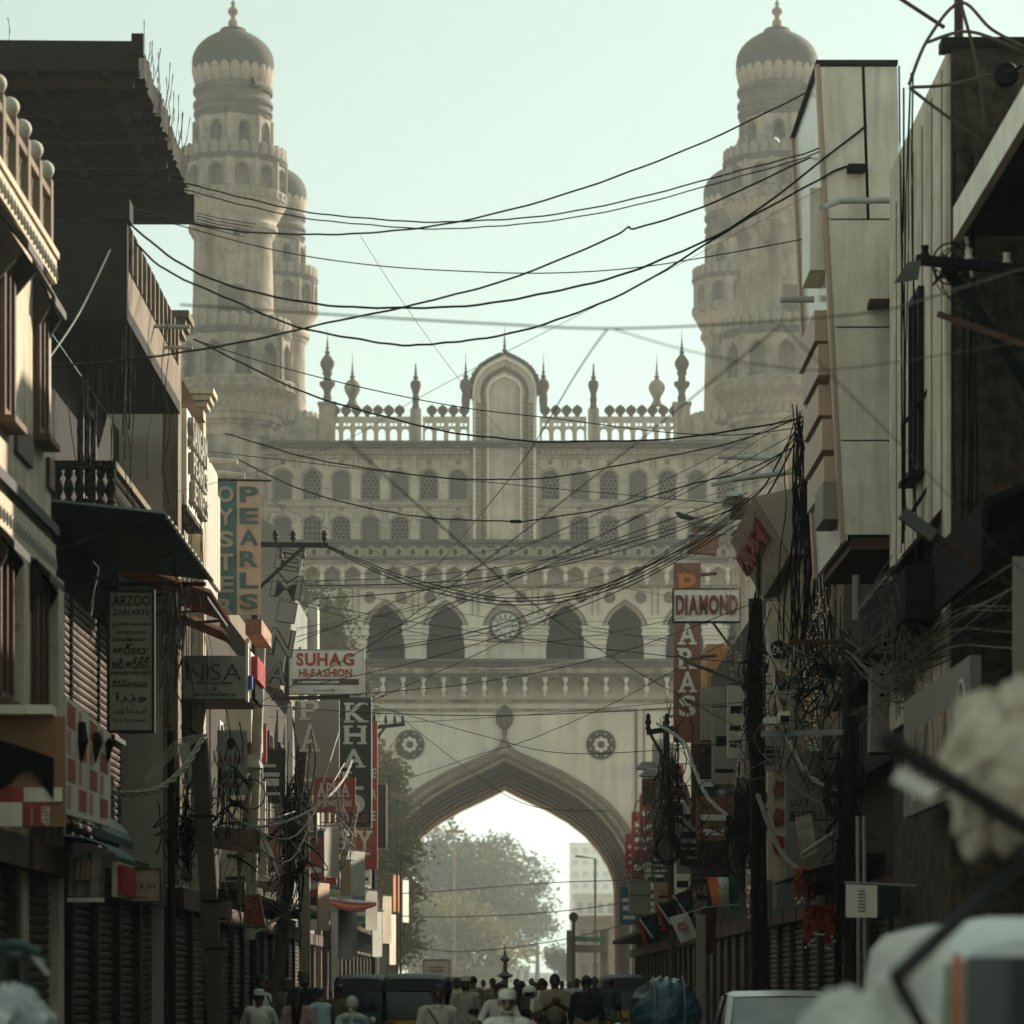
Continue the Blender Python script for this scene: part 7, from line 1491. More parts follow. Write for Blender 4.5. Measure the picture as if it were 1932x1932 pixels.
person('man in a white skull cap and flecked shirt on the road', 878, 1841, 58, .1, FP, TAN, skin_d, 'short', W1, beard=hair_b, pose='walk', kurta=True)
person('man in a pale vest looking down at his phone', 1047, 1838, 58, 0.0, VE, BRN, skin_d, 'short', phone=True, pose='phone', stout=1.12)
person('man in a black jacket and tan trousers seen from behind', 1106, 1841, 55, PI + .1, DK, TAN, skin_d, 'short', pose='stand', stout=1.08)
person('man in a white shirt with a dark bag strap beside the shutters', 497, 1841, 51, 1.2, W1, DK, skin_d, 'short', strap=black, pose='stand')
person('woman in a floral top with long dark hair seen from behind', 563, 1862, 42, PI - .15, FL, BRN, skin_d, 'long', female=True, dress=True, pose='stand')
person('man in a green cap and black shirt standing behind the others', 573, 1832, 56, .3, DK, GRY, skin_l, 'short', shirt('olive', (.11, .12, .05)), beard=hair_b, pose='stand')
person('man in a pale blue shirt leaning forward', 598, 1858, 50, PI + .9, LB, GRY, skin_d, 'short', pose='reach', lean=.25)
person('woman in a teal dress with a grey plait seen from behind', 664, 1880, 38, PI, TE, TE, skin_l, 'plait', hairm=hair_g, female=True, dress=True, scarf=shirt('dupatta', (.36, .40, .34)), pose='stand')
person('man in a khaki shirt walking away on the far road', 893, 1842, 84, PI, KH, TAN, skin_d, pose='walk')
for lab, u, v, Y, hd_, tp, lg, kw in (('woman in a bright rust red scarf in the far crowd', 975, 1847, 88, .4, RD, RD, dict(female=True, dress=True, scarf=RD, hair='short')), ('woman in brown with long hair in the far crowd', 985, 1851, 80, PI - .8, BRN, BRN, dict(female=True, dress=True, hair='long')), ('man in dark grey bending forward in the far crowd', 1010, 1850, 74, 1.2, GRY, DK, dict(lean=.25, pose='reach')), ('pale blue shirted man in the far crowd', 1088, 1846, 92, -.5, LB, GRY, dict(pose='walk')), ('man in black beside the parked rickshaw', 1122, 1843, 84, .2, DK, GRY, dict(pose='stand')), ('man in an orange brown shirt in the far crowd', 930, 1846, 92, .5, TAN, BRN, dict(pose='walk')), ('man in cream kurta in the far crowd', 1003, 1846, 108, .2, W2, W2, dict(kurta=True, pose='walk')), ('man in a grey shirt in the far crowd', 1028, 1850, 100, PI, GRY, GRY, dict(pose='stand')), ('man in white near the far plaza', 912, 1849, 118, 0, W1, GRY, dict(pose='walk')), ('man in a teal shirt near the far plaza', 948, 1850, 125, PI, TE, DK, dict(pose='stand')), ('man in a dark shirt near the far plaza', 1060, 1851, 122, 0, DK, GRY, dict(pose='walk')), ('woman in a cream dress near the far plaza', 1075, 1852, 116, .3, W2, W2, dict(female=True, dress=True, hair='short')), ('man in a dark blue shirt by the shaded shutters', 1150, 1847, 84, PI, shirt('navy', (.03, .05, .09)), GRY, dict(pose='stand')), ('man in a brown shirt by the sunlit shutters', 700, 1846, 96, 0, BRN, GRY, dict(pose='stand')), ('man in a pale kurta walking behind the rickshaw hood', 862, 1845, 76, .2, W2, W2, dict(kurta=True, pose='walk')), ('man in a white shirt beside the parked red motorbike', 1022, 1846, 70, PI + .4, W1, GRY, dict(pose='walk')), ('woman in a peach dress beside the sunlit shutters', 715, 1850, 88, .4, shirt('peach', (.45, .28, .2)), W2, dict(female=True, dress=True, hair='short')), ('man in a checked grey shirt on the left pavement', 540, 1846, 60, -.6, shirt('check', (.2, .19, .17), .5, 30), DK, dict(pose='walk')), ('man in an olive shirt on the left pavement', 520, 1850, 66, .5, shirt('olive_top', (.12, .12, .07)), GRY, dict(pose='stand'))):
    kw.setdefault('hair', 'short'); person(lab, u, v, Y, hd_, tp, lg, skin_d, g=.02, group='people in the far crowd', **kw)

# ================================================================== vehicles
rub = tyre; chrome = mat('chrome', (.5, .5, .48), .2, .1, 4, metal=.9); hoodm = mat('rickshaw_hood', (.02, .022, .02), .5, .3, 3, spec=.5); yel = mat('rickshaw_yellow', (.45, .26, .03), .45, .2, 2); gre = mat('rickshaw_green', (.03, .09, .05), .45, .2, 2); whp = mat('car_white', (.62, .63, .60), .25, .06, 2, spec=.5); lamp_m = mat('lamp_glass', (.55, .55, .5), .1, .05, 4)
def wheel(R_, x, y, z, r, w_, hub=galv):
    a = MB(lambda p: Vector((x + p.z, y + p.x, z + p.y))); a.lathe([(r * .62, -w_ / 2), (r * .95, -w_ / 2), (r, -w_ * .3), (r, w_ * .3), (r * .95, w_ / 2), (r * .62, w_ / 2)], 20); o = a.build('wheel', rub, R_, True)
    a = MB(lambda p: Vector((x + p.z, y + p.x, z + p.y))); a.lathe([(r * .6, -w_ * .4), (r * .6, w_ * .4)], 16); a.build('rim', hub, o)
def rickshaw(label, u, Y, face, w_=1.3, h=1.84, rear_text=None, body=yel):
    """three wheeled auto rickshaw; face = -1 front towards the camera, +1 back"""
    X = PX(u, Y); R_ = thing('auto_rickshaw', label, 'rickshaw', (X, Y, 0)); xf = lambda p: Vector((X + p.x, Y + face * p.y * -1 if face < 0 else Y + p.y, p.z))
    hw = w_ / 2
    def loft(prof, secs, name, m):     # secs: (y, scale_x, z0, z1)
        q = MB(xf); vs = []; fs = []; n1 = len(prof)
        for (y, sx, z0, z1) in secs:
            for (x, z) in prof: vs.append((x * hw * sx, y, z0 + (z1 - z0) * z))
        for i in range(len(secs) - 1):
            for j in range(n1): fs.append((i * n1 + j, i * n1 + (j + 1) % n1, (i + 1) * n1 + (j + 1) % n1, (i + 1) * n1 + j))
        fs += [tuple(range(n1))[::-1], tuple(range((len(secs) - 1) * n1, len(secs) * n1))]; q.add(vs, fs); return q.build(name, m, R_, True)
    roofp = [(-1, 0), (-1, .55), (-.93, .82), (-.75, .95), (0, 1), (.75, .95), (.93, .82), (1, .55), (1, 0)]
    loft(roofp, [(-1.12, .86, 1.52, h - .10), (-.95, .96, 1.5, h - .02), (-.2, 1, 1.48, h), (.8, 1, 1.46, h - .02), (1.12, .95, 1.40, h - .12), (1.22, .90, 1.36, h - .25)], 'hood', hoodm)
    loft(roofp, [(1.0, .99, .75, 1.46), (1.25, .97, .75, 1.45), (1.32, .9, .8, 1.38)], 'hood_back', hoodm)
    loft([(-1, 0), (-1, 1), (1, 1), (1, 0)], [(-.25, .98, .32, .86), (1.0, 1, .3, .86), (1.3, .95, .36, .8)], 'body', body)
    loft([(-1, 0), (-1, 1), (1, 1), (1, 0)], [(-1.3, .34, .45, .86), (-1.0, .72, .34, .98), (-.8, .9, .32, 1.0)], 'front_cowl', body)
    q = MB(xf); q.box(-hw * .84, hw * .84, -1.02, -1.0, 1.0, 1.5); q.build('windscreen', glass, R_)
    for s in (-1, 1):
        q = MB(xf); q.bar((s * hw * .86, -1.03, .95), (s * hw * .9, -1.05, 1.55), .05); q.build('pillar', black, R_); q = MB(xf); q.bar((s * hw * .98, -.1, .85), (s * hw * .98, -.1, 1.5), .04); q.build('side_post', black, R_)
        q = MB(xf); q.ball((s * hw * .45, -1.28, .82), .085, 8); q.build('headlight', lamp_m, R_, True)
        q = MB(xf); q.tube([(s * hw * .85, -1.05, 1.1), (s * hw * 1.15, -1.12, 1.18)], .012, 5); q.cbox((s * hw * 1.2, -1.13, 1.22), (.13, .03, .16)); q.build('mirror', black, R_)
        q = MB(xf); q.box(s * hw * .8 - .06, s * hw * .8 + .06, 1.31, 1.335, .62, .74); q.build('tail_lamp', red_p, R_)
    q = MB(xf); q.box(-hw * .9, hw * .9, .35, .95, .86, 1.0); q.box(-hw * .9, hw * .9, .9, 1.0, 1.0, 1.4); q.build('seat', brown, R_)
    xw = lambda y: Y - y * (1 if face < 0 else -1)
    sgn = -1 if face > 0 else 1
    for s in (-1, 1): p = xf(Vector((s * hw * .82, .85, .22))); wheel(R_, p.x, p.y, .22, .22, .11)
    p = xf(Vector((0, -1.0, .22))); wheel(R_, p.x, p.y, .22, .22, .11)
    if rear_text:
        for i, (t, s_) in enumerate(rear_text): textline(R_, t, (X - hw * .7, Y - 1.335 if face > 0 else Y, 1.25 - i * .13), RX, UZ, hw * 1.4 * s_, .06, offw)
    return R_
def flip_text(): pass
rickshaw('black hooded auto rickshaw facing the camera behind the striped shirt man', 787, 63, -1, 1.32, 1.86)
rickshaw('auto rickshaw with pale worn hood edge at the sunlit shutters', 684, 78, -1, 1.3, 1.90, body=gre)
rickshaw('auto rickshaw by the shaded pavement with writing on its hood', 1175, 88, -1, 1.3, 1.94)
# white hatchback
def car(label, u, Y, hgt=1.56, wd=1.56, L_=3.5, m=whp):
    X = PX(u, Y); R_ = thing('parked_car', label, 'car', (X, Y, 0)); hw = wd / 2
    secs = [(-1.75, .42, .62, .80), (-1.65, .32, .70, .93), (-1.2, .28, .86, .97), (-.75, .26, .93, .99), (.9, .26, .95, 1.0), (1.5, .28, .93, .98), (1.72, .36, .85, .94)]
    q = MB(); vs = []; fs = []; prof = lambda z0, z1, w_: [(-w_ * .94, z0), (-w_, z0 + (z1 - z0) * .4), (-w_ * .98, z1), (0, z1 + .015), (w_ * .98, z1), (w_, z0 + (z1 - z0) * .4), (w_ * .94, z0)]
    for (y, z0, z1, s_) in secs: vs += [(X + x, Y + y, z) for x, z in prof(z0, z1, hw * s_)]
    for i in range(len(secs) - 1):
        for j in range(7): fs.append((i * 7 + j, i * 7 + (j + 1) % 7, (i + 1) * 7 + (j + 1) % 7, (i + 1) * 7 + j))
    fs += [tuple(range(7))[::-1], tuple(range(42, 49))]; q.add(vs, fs); q.build('body', m, R_, True)
    # cabin: windscreen at the near end
    st = [(-.85, .95, .95), (-.15, hgt - .07, .80), (.15, hgt, .79), (1.0, hgt - .01, .78), (1.35, hgt - .08, .76), (1.66, .98, .86)]
    q = MB(); vs = []; fs = []
    for (y, z, s_) in st: vs += [(X + x * hw * s_, Y + y, z - (.05 if abs(x) > .95 else (.012 if abs(x) > .8 else 0))) for x in (-1, -.88, 0, .88, 1)]
    for i in range(1, 4):
        for j in range(4): fs.append((i * 5 + j, i * 5 + j + 1, i * 5 + j + 6, i * 5 + j + 5))
    n1 = len(vs); vs += [Vector(v) + Vector((0, 0, -.04)) for v in vs]; fs += [tuple(a + n1 for a in f[::-1]) for f in fs]; q.add(vs, fs); q.build('roof', m, R_, True)
    def pane(name, pts, mm=glass): b = [Vector(p) + Vector((0, .012, -.006)) for p in pts]; MB().hexa([pts[0], pts[1], b[1], b[0], pts[3], pts[2], b[2], b[3]]).build(name, mm, R_)
    E = lambda x, i, d=0: Vector((X + x * hw * st[i][2], Y + st[i][0] - d, st[i][1] - .02))
    pane('windscreen', [E(-.88, 0), E(.88, 0), E(.9, 1), E(-.9, 1)], mat('sky_reflection_glass', (.25, .27, .25), .08, .2, 2, spec=.9)); pane('rear_window', [E(.86, 5), E(-.86, 5), E(-.88, 4), E(.88, 4)])  # raised base colour stands in for sky mirrored in the windscreen
    for s in (-1, 1):
        MB().bar(E(s * .95, 0), E(s * .95, 1), .07).build('pillar', m, R_); MB().bar(E(s * .95, 5), E(s * .95, 4), .09).build('pillar', m, R_); MB().bar((X + s * hw * .96, Y + .4, .97), (X + s * hw * .78, Y + .4, hgt - .06), .06).build('pillar', black, R_)
        a, b = X + s * hw * .965, X + s * hw * .80; MB().hexa([(a, Y - .7, .97), (a, Y + 1.45, .97), (a - s * .01, Y + 1.45, .97), (a - s * .01, Y - .7, .97), (b, Y - .1, hgt - .08), (b, Y + 1.2, hgt - .08), (b - s * .01, Y + 1.2, hgt - .08), (b - s * .01, Y - .1, hgt - .08)]).build('side_window', glass, R_)
        q = MB(); q.ball((X + s * hw * 1.1, Y - .62, 1.02), .09, 8, (1, .6, .75)); q.build('mirror', black, R_, True)
        q = MB(); q.ball((X + s * hw * .72, Y - 1.70, .66), .12, 8, (1.2, .5, .7)); q.build('headlight', lamp_m, R_, True)
        for y in (-1.12, 1.15): wheel(R_, X + s * hw * .92, Y + y, .28, .28, .17)
    MB().box(X - hw * .8, X + hw * .8, Y - 1.80, Y - 1.75, .36, .52).build('bumper', black, R_); MB().tube([(X - .05, Y + 1.1, hgt), (X - .05, Y + 1.3, hgt + .12)], .008, 5).build('aerial', black, R_)
    MB().box(X - hw * .6, X + hw * .6, Y + .3, Y + 1.2, .6, 1.1).build('seat', grey_b, R_); MB().box(X + hw * .2, X + hw * .65, Y - .1, Y + .1, 1.18, 1.3).build('headrest', black_p, R_)
    return R_
car('white hatchback parked by the shaded shutters', 1468, 41)
# foreground van
def van():
    X0, X1_, Y0_, Y1_ = PX(1762, 13.5), 3.35, 13.5, 17.2; R_ = thing('white_van', 'white van with rounded roof and orange corner strip right beside the camera', 'van', ((X0 + X1_) / 2, 15, 0)); zt = PZ(1726, 13.5)
    q = MB(); vs = []; fs = []; sec = lambda y, ins, top: [(X0 + ins, y, .35), (X0 + ins * .6, y, 1.0), (X0 + ins + .01, y, 1.52), (X0 + ins + .05, y, top - .12), (X0 + ins + .12, y, top - .04), (X0 + ins + .28, y, top), (X1_ - ins - .28, y, top), (X1_ - ins - .12, y, top - .04), (X1_ - ins - .05, y, top - .12), (X1_ - ins - .01, y, 1.52), (X1_ - ins * .6, y, 1.0), (X1_ - ins, y, .35)]
    st = [(Y0_, .05, zt - .10), (Y0_ + .12, .02, zt - .02), (Y0_ + .4, 0, zt), (Y1_ - .9, 0, zt), (Y1_ - .3, .05, 1.3), (Y1_, .08, 1.0)]
    for a in st: vs += sec(*a)
    for i in range(len(st) - 1):
        for j in range(11): fs.append((i * 12 + j, i * 12 + j + 1, (i + 1) * 12 + j + 1, (i + 1) * 12 + j))
    fs += [tuple(range(12))[::-1], tuple(range(60, 72))]; q.add(vs, fs); q.build('body', whp, R_, True)
    MB().box(PX(1822, 13.5), X1_ - .25, Y0_ - .03, Y0_ - .005, 1.05, PZ(1805, 13.5)).build('rear_window', glass, R_)
    MB().box(PX(1797, 13.5), PX(1812, 13.5), Y0_ - .035, Y0_ - .006, 1.05, PZ(1800, 13.5)).build('corner_strip', orange_p, R_)
    MB().bar((X0 + .03, Y0_ - .02, 1.0), (X0 + .06, Y0_ - .02, zt - .2), .04).build('gutter', grey_b, R_)
    for x in (X0 + .15, X1_ - .15):
        for y in (14.2, 16.4): wheel(R_, x, y, .3, .3, .18)
    MB().box(X0, X1_, Y0_ - .08, Y0_ - .01, .35, .5).build('bumper', black, R_)
van()
# handcart with sacks and poles beside the van
random.seed(4)
from mathutils import noise as mnoise
def lump(name, c, r, m, R_, seed, n1=40, rough=.2, fold=4.0):
    """stuffed cloth: large bulges with sharp creases between them"""
    q = MB(); vs = []; o = Vector((seed * 3.7, seed * 1.3, seed))
    for i in range(n1 + 1):
        a = math.pi * i / n1
        for j in range(n1):
            b = 2 * math.pi * j / n1; d = Vector((math.sin(a) * math.cos(b), math.sin(a) * math.sin(b), -math.cos(a)))
            k = 1 + rough * mnoise.noise(d * 1.6 + o) + rough * .55 * (1 - 2.2 * abs(mnoise.noise(Vector(((d.x + d.z) * fold * .45, d.y * fold * .5, (d.z - d.x) * fold * 1.1)) + o))) + rough * .15 * mnoise.noise(d * 11 + o)
            vs.append((c[0] + d.x * r[0] * k, c[1] + d.y * r[1] * k, c[2] + d.z * r[2] * k))
    q.add(vs, [(i * n1 + j, i * n1 + (j + 1) % n1, (i + 1) * n1 + (j + 1) % n1, (i + 1) * n1 + j) for i in range(n1) for j in range(n1)]); return q.build(name, m, R_, 2)
sackm = mat('sack_cloth', (.56, .47, .36), .85, .3, 3, .15)
C = thing('handcart', 'wooden handcart with slanting black poles near the van', 'cart', (1.75, 11.6, 0))
MB().box(1.15, 2.5, 10.9, 12.4, .78, .86).build('deck', wood, C)
for x in (1.1, 2.55): wheel(C, x, 11.7, .4, .4, .06, wood)
MB().bar(P(1665, 1392, 11.8), P(1960, 1578, 12.2), .05).build('pole', black, C); MB().bar(P(1690, 1845, 11.2), P(1960, 1590, 12.6), .042).build('pole', black, C); MB().bar(P(1690, 1462, 11.5), P(1760, 1500, 11.5), .055).build('pale_rod', offw, C); MB().bar((2.3, 12.2, .86), (2.3, 12.2, 2.5), .06).build('upright', black, C); MB().bar((1.75, 11.2, .86), P(1690, 1845, 11.2), .04).build('stay', black, C)
R_ = thing('cloth_sack', 'big crumpled cream cloth sack slung on the cart poles', 'sack', tuple(P(1870, 1610, 12.4))); lump('sack', P(1888, 1452, 12.4), (.20, .18, .27), sackm, R_, 3, 80, .34, 2.6); lump('knot', P(1925, 1338, 12.3), (.10, .09, .10), sackm, R_, 5, 30, .3)
R_ = thing('cloth_sack', 'white stuffed sack lying on the handcart deck', 'sack', (1.4, 11.4, .86)); lump('sack', (PX(1640, 11.5), 11.5, 1.22), (.28, .3, .36), mat('white_sack', (.52, .50, .44), .8, .2, 4, .4), R_, 8); lump('neck', P(1690, 1862, 11.5), (.07, .07, .06), MATS['white_sack'], R_, 9, 24)
# blue tarpaulin bundle
C = thing('tarp_bundle', 'bulging blue tarpaulin bundle tied with rope on a cart', 'bundle', (PX(1255, 50), 50, 0)); lump('tarpaulin', (PX(1255, 50), 50, 1.18), (.53, .6, .55), mat('blue_tarp', (.035, .10, .13), .35, .35, 5, .5, spec=.6), C, 12, 60, .13, 3)
for a in (-.2, .25): MB().tube([(PX(1255, 50) + a + .02 * math.sin(t), 50 - .64 * math.sin(t), 1.18 + .58 * math.cos(t)) for t in [k * math.pi / 12 for k in range(13)]], .012, 5).build('rope', wire_g, C)
MB().box(PX(1205, 50), PX(1305, 50), 49.4, 50.6, .55, .65).build('deck', wood, C)
for x in (PX(1200, 50), PX(1310, 50)): wheel(C, x, 50, .33, .33, .05, wood)
# motorbikes
def bike(label, u, Y, face=-1, col=black_p, rz=0.0):
    X = PX(u, Y); R_ = thing('motorbike', label, 'motorbike', (X, Y, 0), 'motorbikes on the road'); c_, s_ = math.cos(rz), math.sin(rz)
    xf = lambda p: Vector((X + p.x * c_ - face * p.y * s_ * -1, Y + (p.x * s_ - face * p.y * -1 * c_ * -1 if False else p.x * s_) + (p.y if face < 0 else -p.y) * c_, p.z))
    def w(y):
        p = xf(Vector((0, y, .29))); a = MB(lambda q: Vector((p.x + q.z, p.y + q.x, .29 + q.y))); a.lathe([(.2, -.045), (.28, -.045), (.295, 0), (.28, .045), (.2, .045)], 18); o = a.build('wheel', rub, R_, True)
        for k in range(5): an = k * 1.2566; MB().bar((p.x, p.y, .29), (p.x, p.y + .2 * math.cos(an), .29 + .2 * math.sin(an)), .025).build('spoke', chrome, o)
    w(-.62); w(.62)
    q = MB(xf); q.tube([(0, -.25, .86), (0, .0, .88), (0, .2, .80)], [.09, .14, .09], 8); q.build('fuel_tank', col, R_, True)
    q = MB(xf); q.tube([(0, .2, .82), (0, .5, .82), (0, .85, .90)], [.11, .13, .07], 8); q.build('seat', black, R_, True)
    q = MB(xf); q.box(-.12, .12, -.15, .25, .3, .62); q.build('engine', grey_b, R_)
    for s in (-1, 1): 
        q = MB(xf); q.tube([(s * .07, -.62, .29), (s * .07, -.42, .95)], .022, 6); q.build('fork', chrome, R_)
        q = MB(xf); q.tube([(s * .05, -.42, .98), (s * .25, -.38, 1.05), (s * .36, -.28, 1.03)], .014, 6); q.build('handlebar', black, R_)
        q = MB(xf); q.tube([(s * .28, -.36, 1.05), (s * .36, -.38, 1.2)], .007, 4); q.ball((s * .38, -.38, 1.24), .065, 7, (1.2, .4, .8)); q.build('mirror', black, R_, True)
    q = MB(xf); q.ball((0, -.52, .88), .1, 8, (1, .8, 1)); q.build('headlight', lamp_m, R_, True)
    q = MB(xf); q.tube([(0, -.9, .5), (0, -.62, .62), (0, -.38, .5)], .06, 6); q.build('mudguard', col, R_); q = MB(xf); q.tube([(.14, .1, .3), (.16, .8, .38)], .04, 7); q.build('exhaust', chrome, R_)
    return R_
bike('motorbike ridden by the man in white behind the bearded man', 943, 48, -1, red_p); person('man in a white shirt riding a motorbike', 943, 1852, 48.3, 0, W1, GRY, skin_d, 'short', hgt=1.66, pose='ride', g=.016)
bike('motorbike ridden by the man in the white cap beside the leaning pole', 488, 49, 1, black_p); person('man in a white cap and white kurta riding away on a motorbike', 489, 1880, 48.8, PI, W1, W1, skin_d, 'short', W1, hgt=1.56, pose='ride', kurta=True, g=.016)
bike('motorbike ridden by the man in mottled green', 640, 57, 1, GRY); person('man in mottled green riding a motorbike', 640, 1855, 56.8, PI, shirt('mottled', (.13, .11, .07), .6, 10), DK, skin_d, 'short', hgt=1.64, pose='ride', g=.016)
bike('parked red motorbike beside the phone user', 1003, 60, -1, red_p); bike('parked black motorbike with chrome fittings by the black jacket man', 1165, 58, -1, black_p); bike('parked dark red motorbike next to the blue bundle', 1205, 57, -1, red_b); bike('parked dark motorbike behind the phone user', 1075, 64, -1, black_p)
R_ = thing('helmet', 'white helmet resting on the parked red motorbike', 'helmet', tuple(P(999, 1880, 60.3))); q = MB(); q.ball(P(999, 1872, 60.5), .14, 10, (1, 1.1, .95)); q.build('shell', white_b, R_, True); q = MB(); q.box(P(999, 1878, 60.3).x - .09, P(999, 1878, 60.3).x + .09, 60.33, 60.36, PZ(1880, 60.3), PZ(1872, 60.3)); q.build('visor', black, R_)
# ================================================================== trees and the far end
leaf1 = mat('leaf_olive', (.20, .165, .055), .7, .5, .9, transl=.35); leaf2 = mat('leaf_dusty', (.085, .085, .035), .75, .5, .5, transl=.3); bark = mat('bark', (.07, .055, .04), .9, .4, 3, .4)
def tree(label, base, H, blobs, n_, size, m, seed, group=None, name='leafy_tree'):
    if base[1] > 200: k_ = 1.65; base = tuple(c * k_ for c in base); H *= k_; size *= k_; blobs = [tuple(c * k_ for c in b) for b in blobs]
    """trunk and limbs, crown of many leaf faces gathered in clumps"""
    random.seed(seed); b = Vector(base); R_ = thing(name, label, 'tree', tuple(b), group); q = MB(); top = b + Vector((random.uniform(-.3, .3), 0, H * .55)); q.tube(spline([b, b + Vector((.15, 0, H * .25)), top], 5), [H * .030 - H * .0012 * i for i in range(11)], 8); 
    for (dx, dy, dz, rx, ry, rz) in blobs: c = b + Vector((dx, dy, dz)); mid = top.lerp(c, .5) + Vector((0, 0, -.3)); q.tube(spline([b + Vector((0, 0, H * .35)).lerp(Vector((0, 0, H * .5)), random.random()), mid, c], 4), [.012 * H - .0010 * H * i for i in range(9)], 6)
    q.build('trunk', bark, R_, True); vs = []; fs = []; tot = sum(r[3] * r[4] * r[5] for r in blobs)
    for (dx, dy, dz, rx, ry, rz) in blobs:
        k = int(n_ * rx * ry * rz / tot); nc = max(4, k // 45); cl = []
        for _ in range(nc):
            d = Vector((random.gauss(0, 1), random.gauss(0, 1), random.gauss(0, 1))).normalized() * (random.uniform(.35, 1.08)); cl.append(b + Vector((dx + d.x * rx, dy + d.y * ry, dz + d.z * rz)))
        for c in cl:
            sp = size * random.uniform(1.6, 3.2)
            for _ in range(k // nc):
                p = c + Vector((random.gauss(0, sp * .5), random.gauss(0, sp * .5), random.gauss(0, sp * .42))); a = Vector((random.gauss(0, 1), random.gauss(0, 1), random.gauss(0, .7))).normalized(); e = a.cross(Vector((random.gauss(0, 1), random.gauss(0, 1), random.gauss(0, 1)))).normalized(); l = size * random.uniform(.6, 1.3); o = len(vs)
                vs += [p, p + a * l * .5 + e * l * .28, p + a * l, p + a * l * .5 - e * l * .28]; fs.append((o, o + 1, o + 2, o + 3))
    me = bpy.data.meshes.new('crown'); me.from_pydata([tuple(v) for v in vs], [], fs); me.materials.append(m); put('crown', me, R_); return R_
tree('yellowish tree rising beside the monument above the white and red sign', (PX(615, 158), 158, 0), 21, [(0, 0, 18.5, 1.1, 1.2, 2.2), (.5, .3, 15.5, 1.5, 1.4, 2.4), (-1.4, 0, 20, .9, 1, 1.6), (1.0, 0, 13, 1.5, 1.5, 2), (-.5, 0, 12, 1.8, 1.5, 2), (-2.6, 0, 21.5, .9, .9, 1.5), (-2.2, .3, 18, 1.2, 1, 1.8)], 15000, .28, leaf1, 1)
tree('yellowish leafy tree hugging the left side of the great arch', (PX(735, 162), 162, 0), 13, [(-.2, 0, 11.2, 1.1, 1, 2.0), (.35, 0, 8.6, 1.3, 1.2, 1.8), (.2, 0, 5.8, 1.2, 1.1, 1.6), (-.5, .3, 12.3, .7, .7, 1.2), (.6, 0, 4, .9, 1, 1.2)], 14000, .26, leaf1, 2)
tree('big rounded dusty tree seen through the great arch', (PX(850, 268), 268, 0), 15, [(0, 0, 11, 3.4, 3, 2.6), (-3, 1, 10, 2.8, 2.6, 3), (2.8, 0, 10, 2.8, 2.5, 2.4), (0, -1, 7, 4.4, 3, 2.6), (4.4, 0, 7.8, 2.2, 2, 2), (-4, 0, 6, 2.6, 2.5, 3)], 16000, .4, leaf2, 3, 'trees beyond the arch')
tree('taller dusty tree behind seen through the great arch', (PX(930, 300), 300, 0), 15, [(0, 0, 11.8, 3.4, 3, 2.6), (3, 0, 10, 2.8, 2.5, 2.4), (-3, 0, 10.5, 2.8, 2.5, 2.6), (1.2, 0, 7.6, 3.6, 3, 2.2), (-3, 0, 6.5, 3, 3, 2.4)], 13000, .4, leaf2, 4, 'trees beyond the arch')
tree('low dark bushy tree at the foot of the trees beyond the arch', (PX(815, 240), 240, 0), 8, [(0, 0, 5.4, 3.4, 2.5, 2.6), (3, 0, 4.6, 2.6, 2, 2.2), (-2.5, 0, 5, 2, 2, 2.4), (5, 0, 3.2, 2, 2, 1.6), (1, 0, 2.4, 4, 2, 1.4)], 12000, .35, leaf1, 5, 'trees beyond the arch')
tree('thin tree drooping over the far road beyond the arch', (PX(1012, 310), 310, 0), 9, [(0, 0, 7, 1.8, 1.6, 1.6), (-1.4, 0, 5.2, 1.2, 1.2, 1.2)], 3000, .35, leaf2, 6, 'trees beyond the arch')
def blk(name, label, u0, u1, vt, Y, m, win=True, dp=14, rows=5, cols=4):
    a, b = PX(u0, Y), PX(u1, Y); h = PZ(vt, Y); R_ = thing(name, label, 'building', ((a + b) / 2, Y, 0)); MB().box(a, b, Y, Y + dp, 0, h).build('wall', m, R_)
    if win:
        for i in range(rows):
            for j in range(cols): x = a + (b - a) * (j + .5) / cols; z = h * (i + .7) / (rows + .5); w_ = (b - a) / cols * .3; wn = MB().box(x - w_, x + w_, Y - .05, Y - .005, z, z + h / rows * .45).build('window', grey_b, R_); MB().box(x - w_ * .9, x + w_ * .9, Y - .07, Y - .051, z + .1, z + h / rows * .42).build('pane', glass, wn)
    MB().box(a - .2, b + .2, Y - .3, Y + dp, h, h + .4).build('parapet', m, R_); return R_
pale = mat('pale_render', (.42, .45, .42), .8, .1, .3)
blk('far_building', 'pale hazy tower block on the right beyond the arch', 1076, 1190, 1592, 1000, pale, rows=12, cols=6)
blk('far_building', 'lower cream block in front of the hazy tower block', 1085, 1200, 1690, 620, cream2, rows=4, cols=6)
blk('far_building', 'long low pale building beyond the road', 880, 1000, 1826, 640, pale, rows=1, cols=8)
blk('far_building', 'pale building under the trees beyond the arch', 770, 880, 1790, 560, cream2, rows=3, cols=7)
S = thing('street_gantry', 'dark roadside gantry with posts and sign beam beyond the arch', 'gantry', (PX(1100, 215), 215, 0))
for u in (1076, 1140): MB().bar((PX(u, 215), 215, 0), P(u, 1755, 215), .5).build('post', mat('hazy_steel', (.10, .09, .08), .8), S)
MB().bar(P(1070, 1790, 214.8), P(1146, 1790, 214.8), .9, .5).build('beam', MATS['hazy_steel'], S); MB().bar(P(1072, 1772, 214.7), P(1142, 1772, 214.7), .35, .3).build('sign_strip', gre, S)
S = thing('far_mast', 'tall slim mast rising beyond the gantry', 'mast', (PX(1082, 205), 205, 0)); MB().tube([(PX(1082, 205), 205, 0), P(1082, 1722, 205)], .12, 8).build('shaft', MATS['hazy_steel'], S); q = MB(); q.ball(P(1082, 1730, 205), .3, 8); q.build('lamp', MATS['hazy_steel'], S, True)
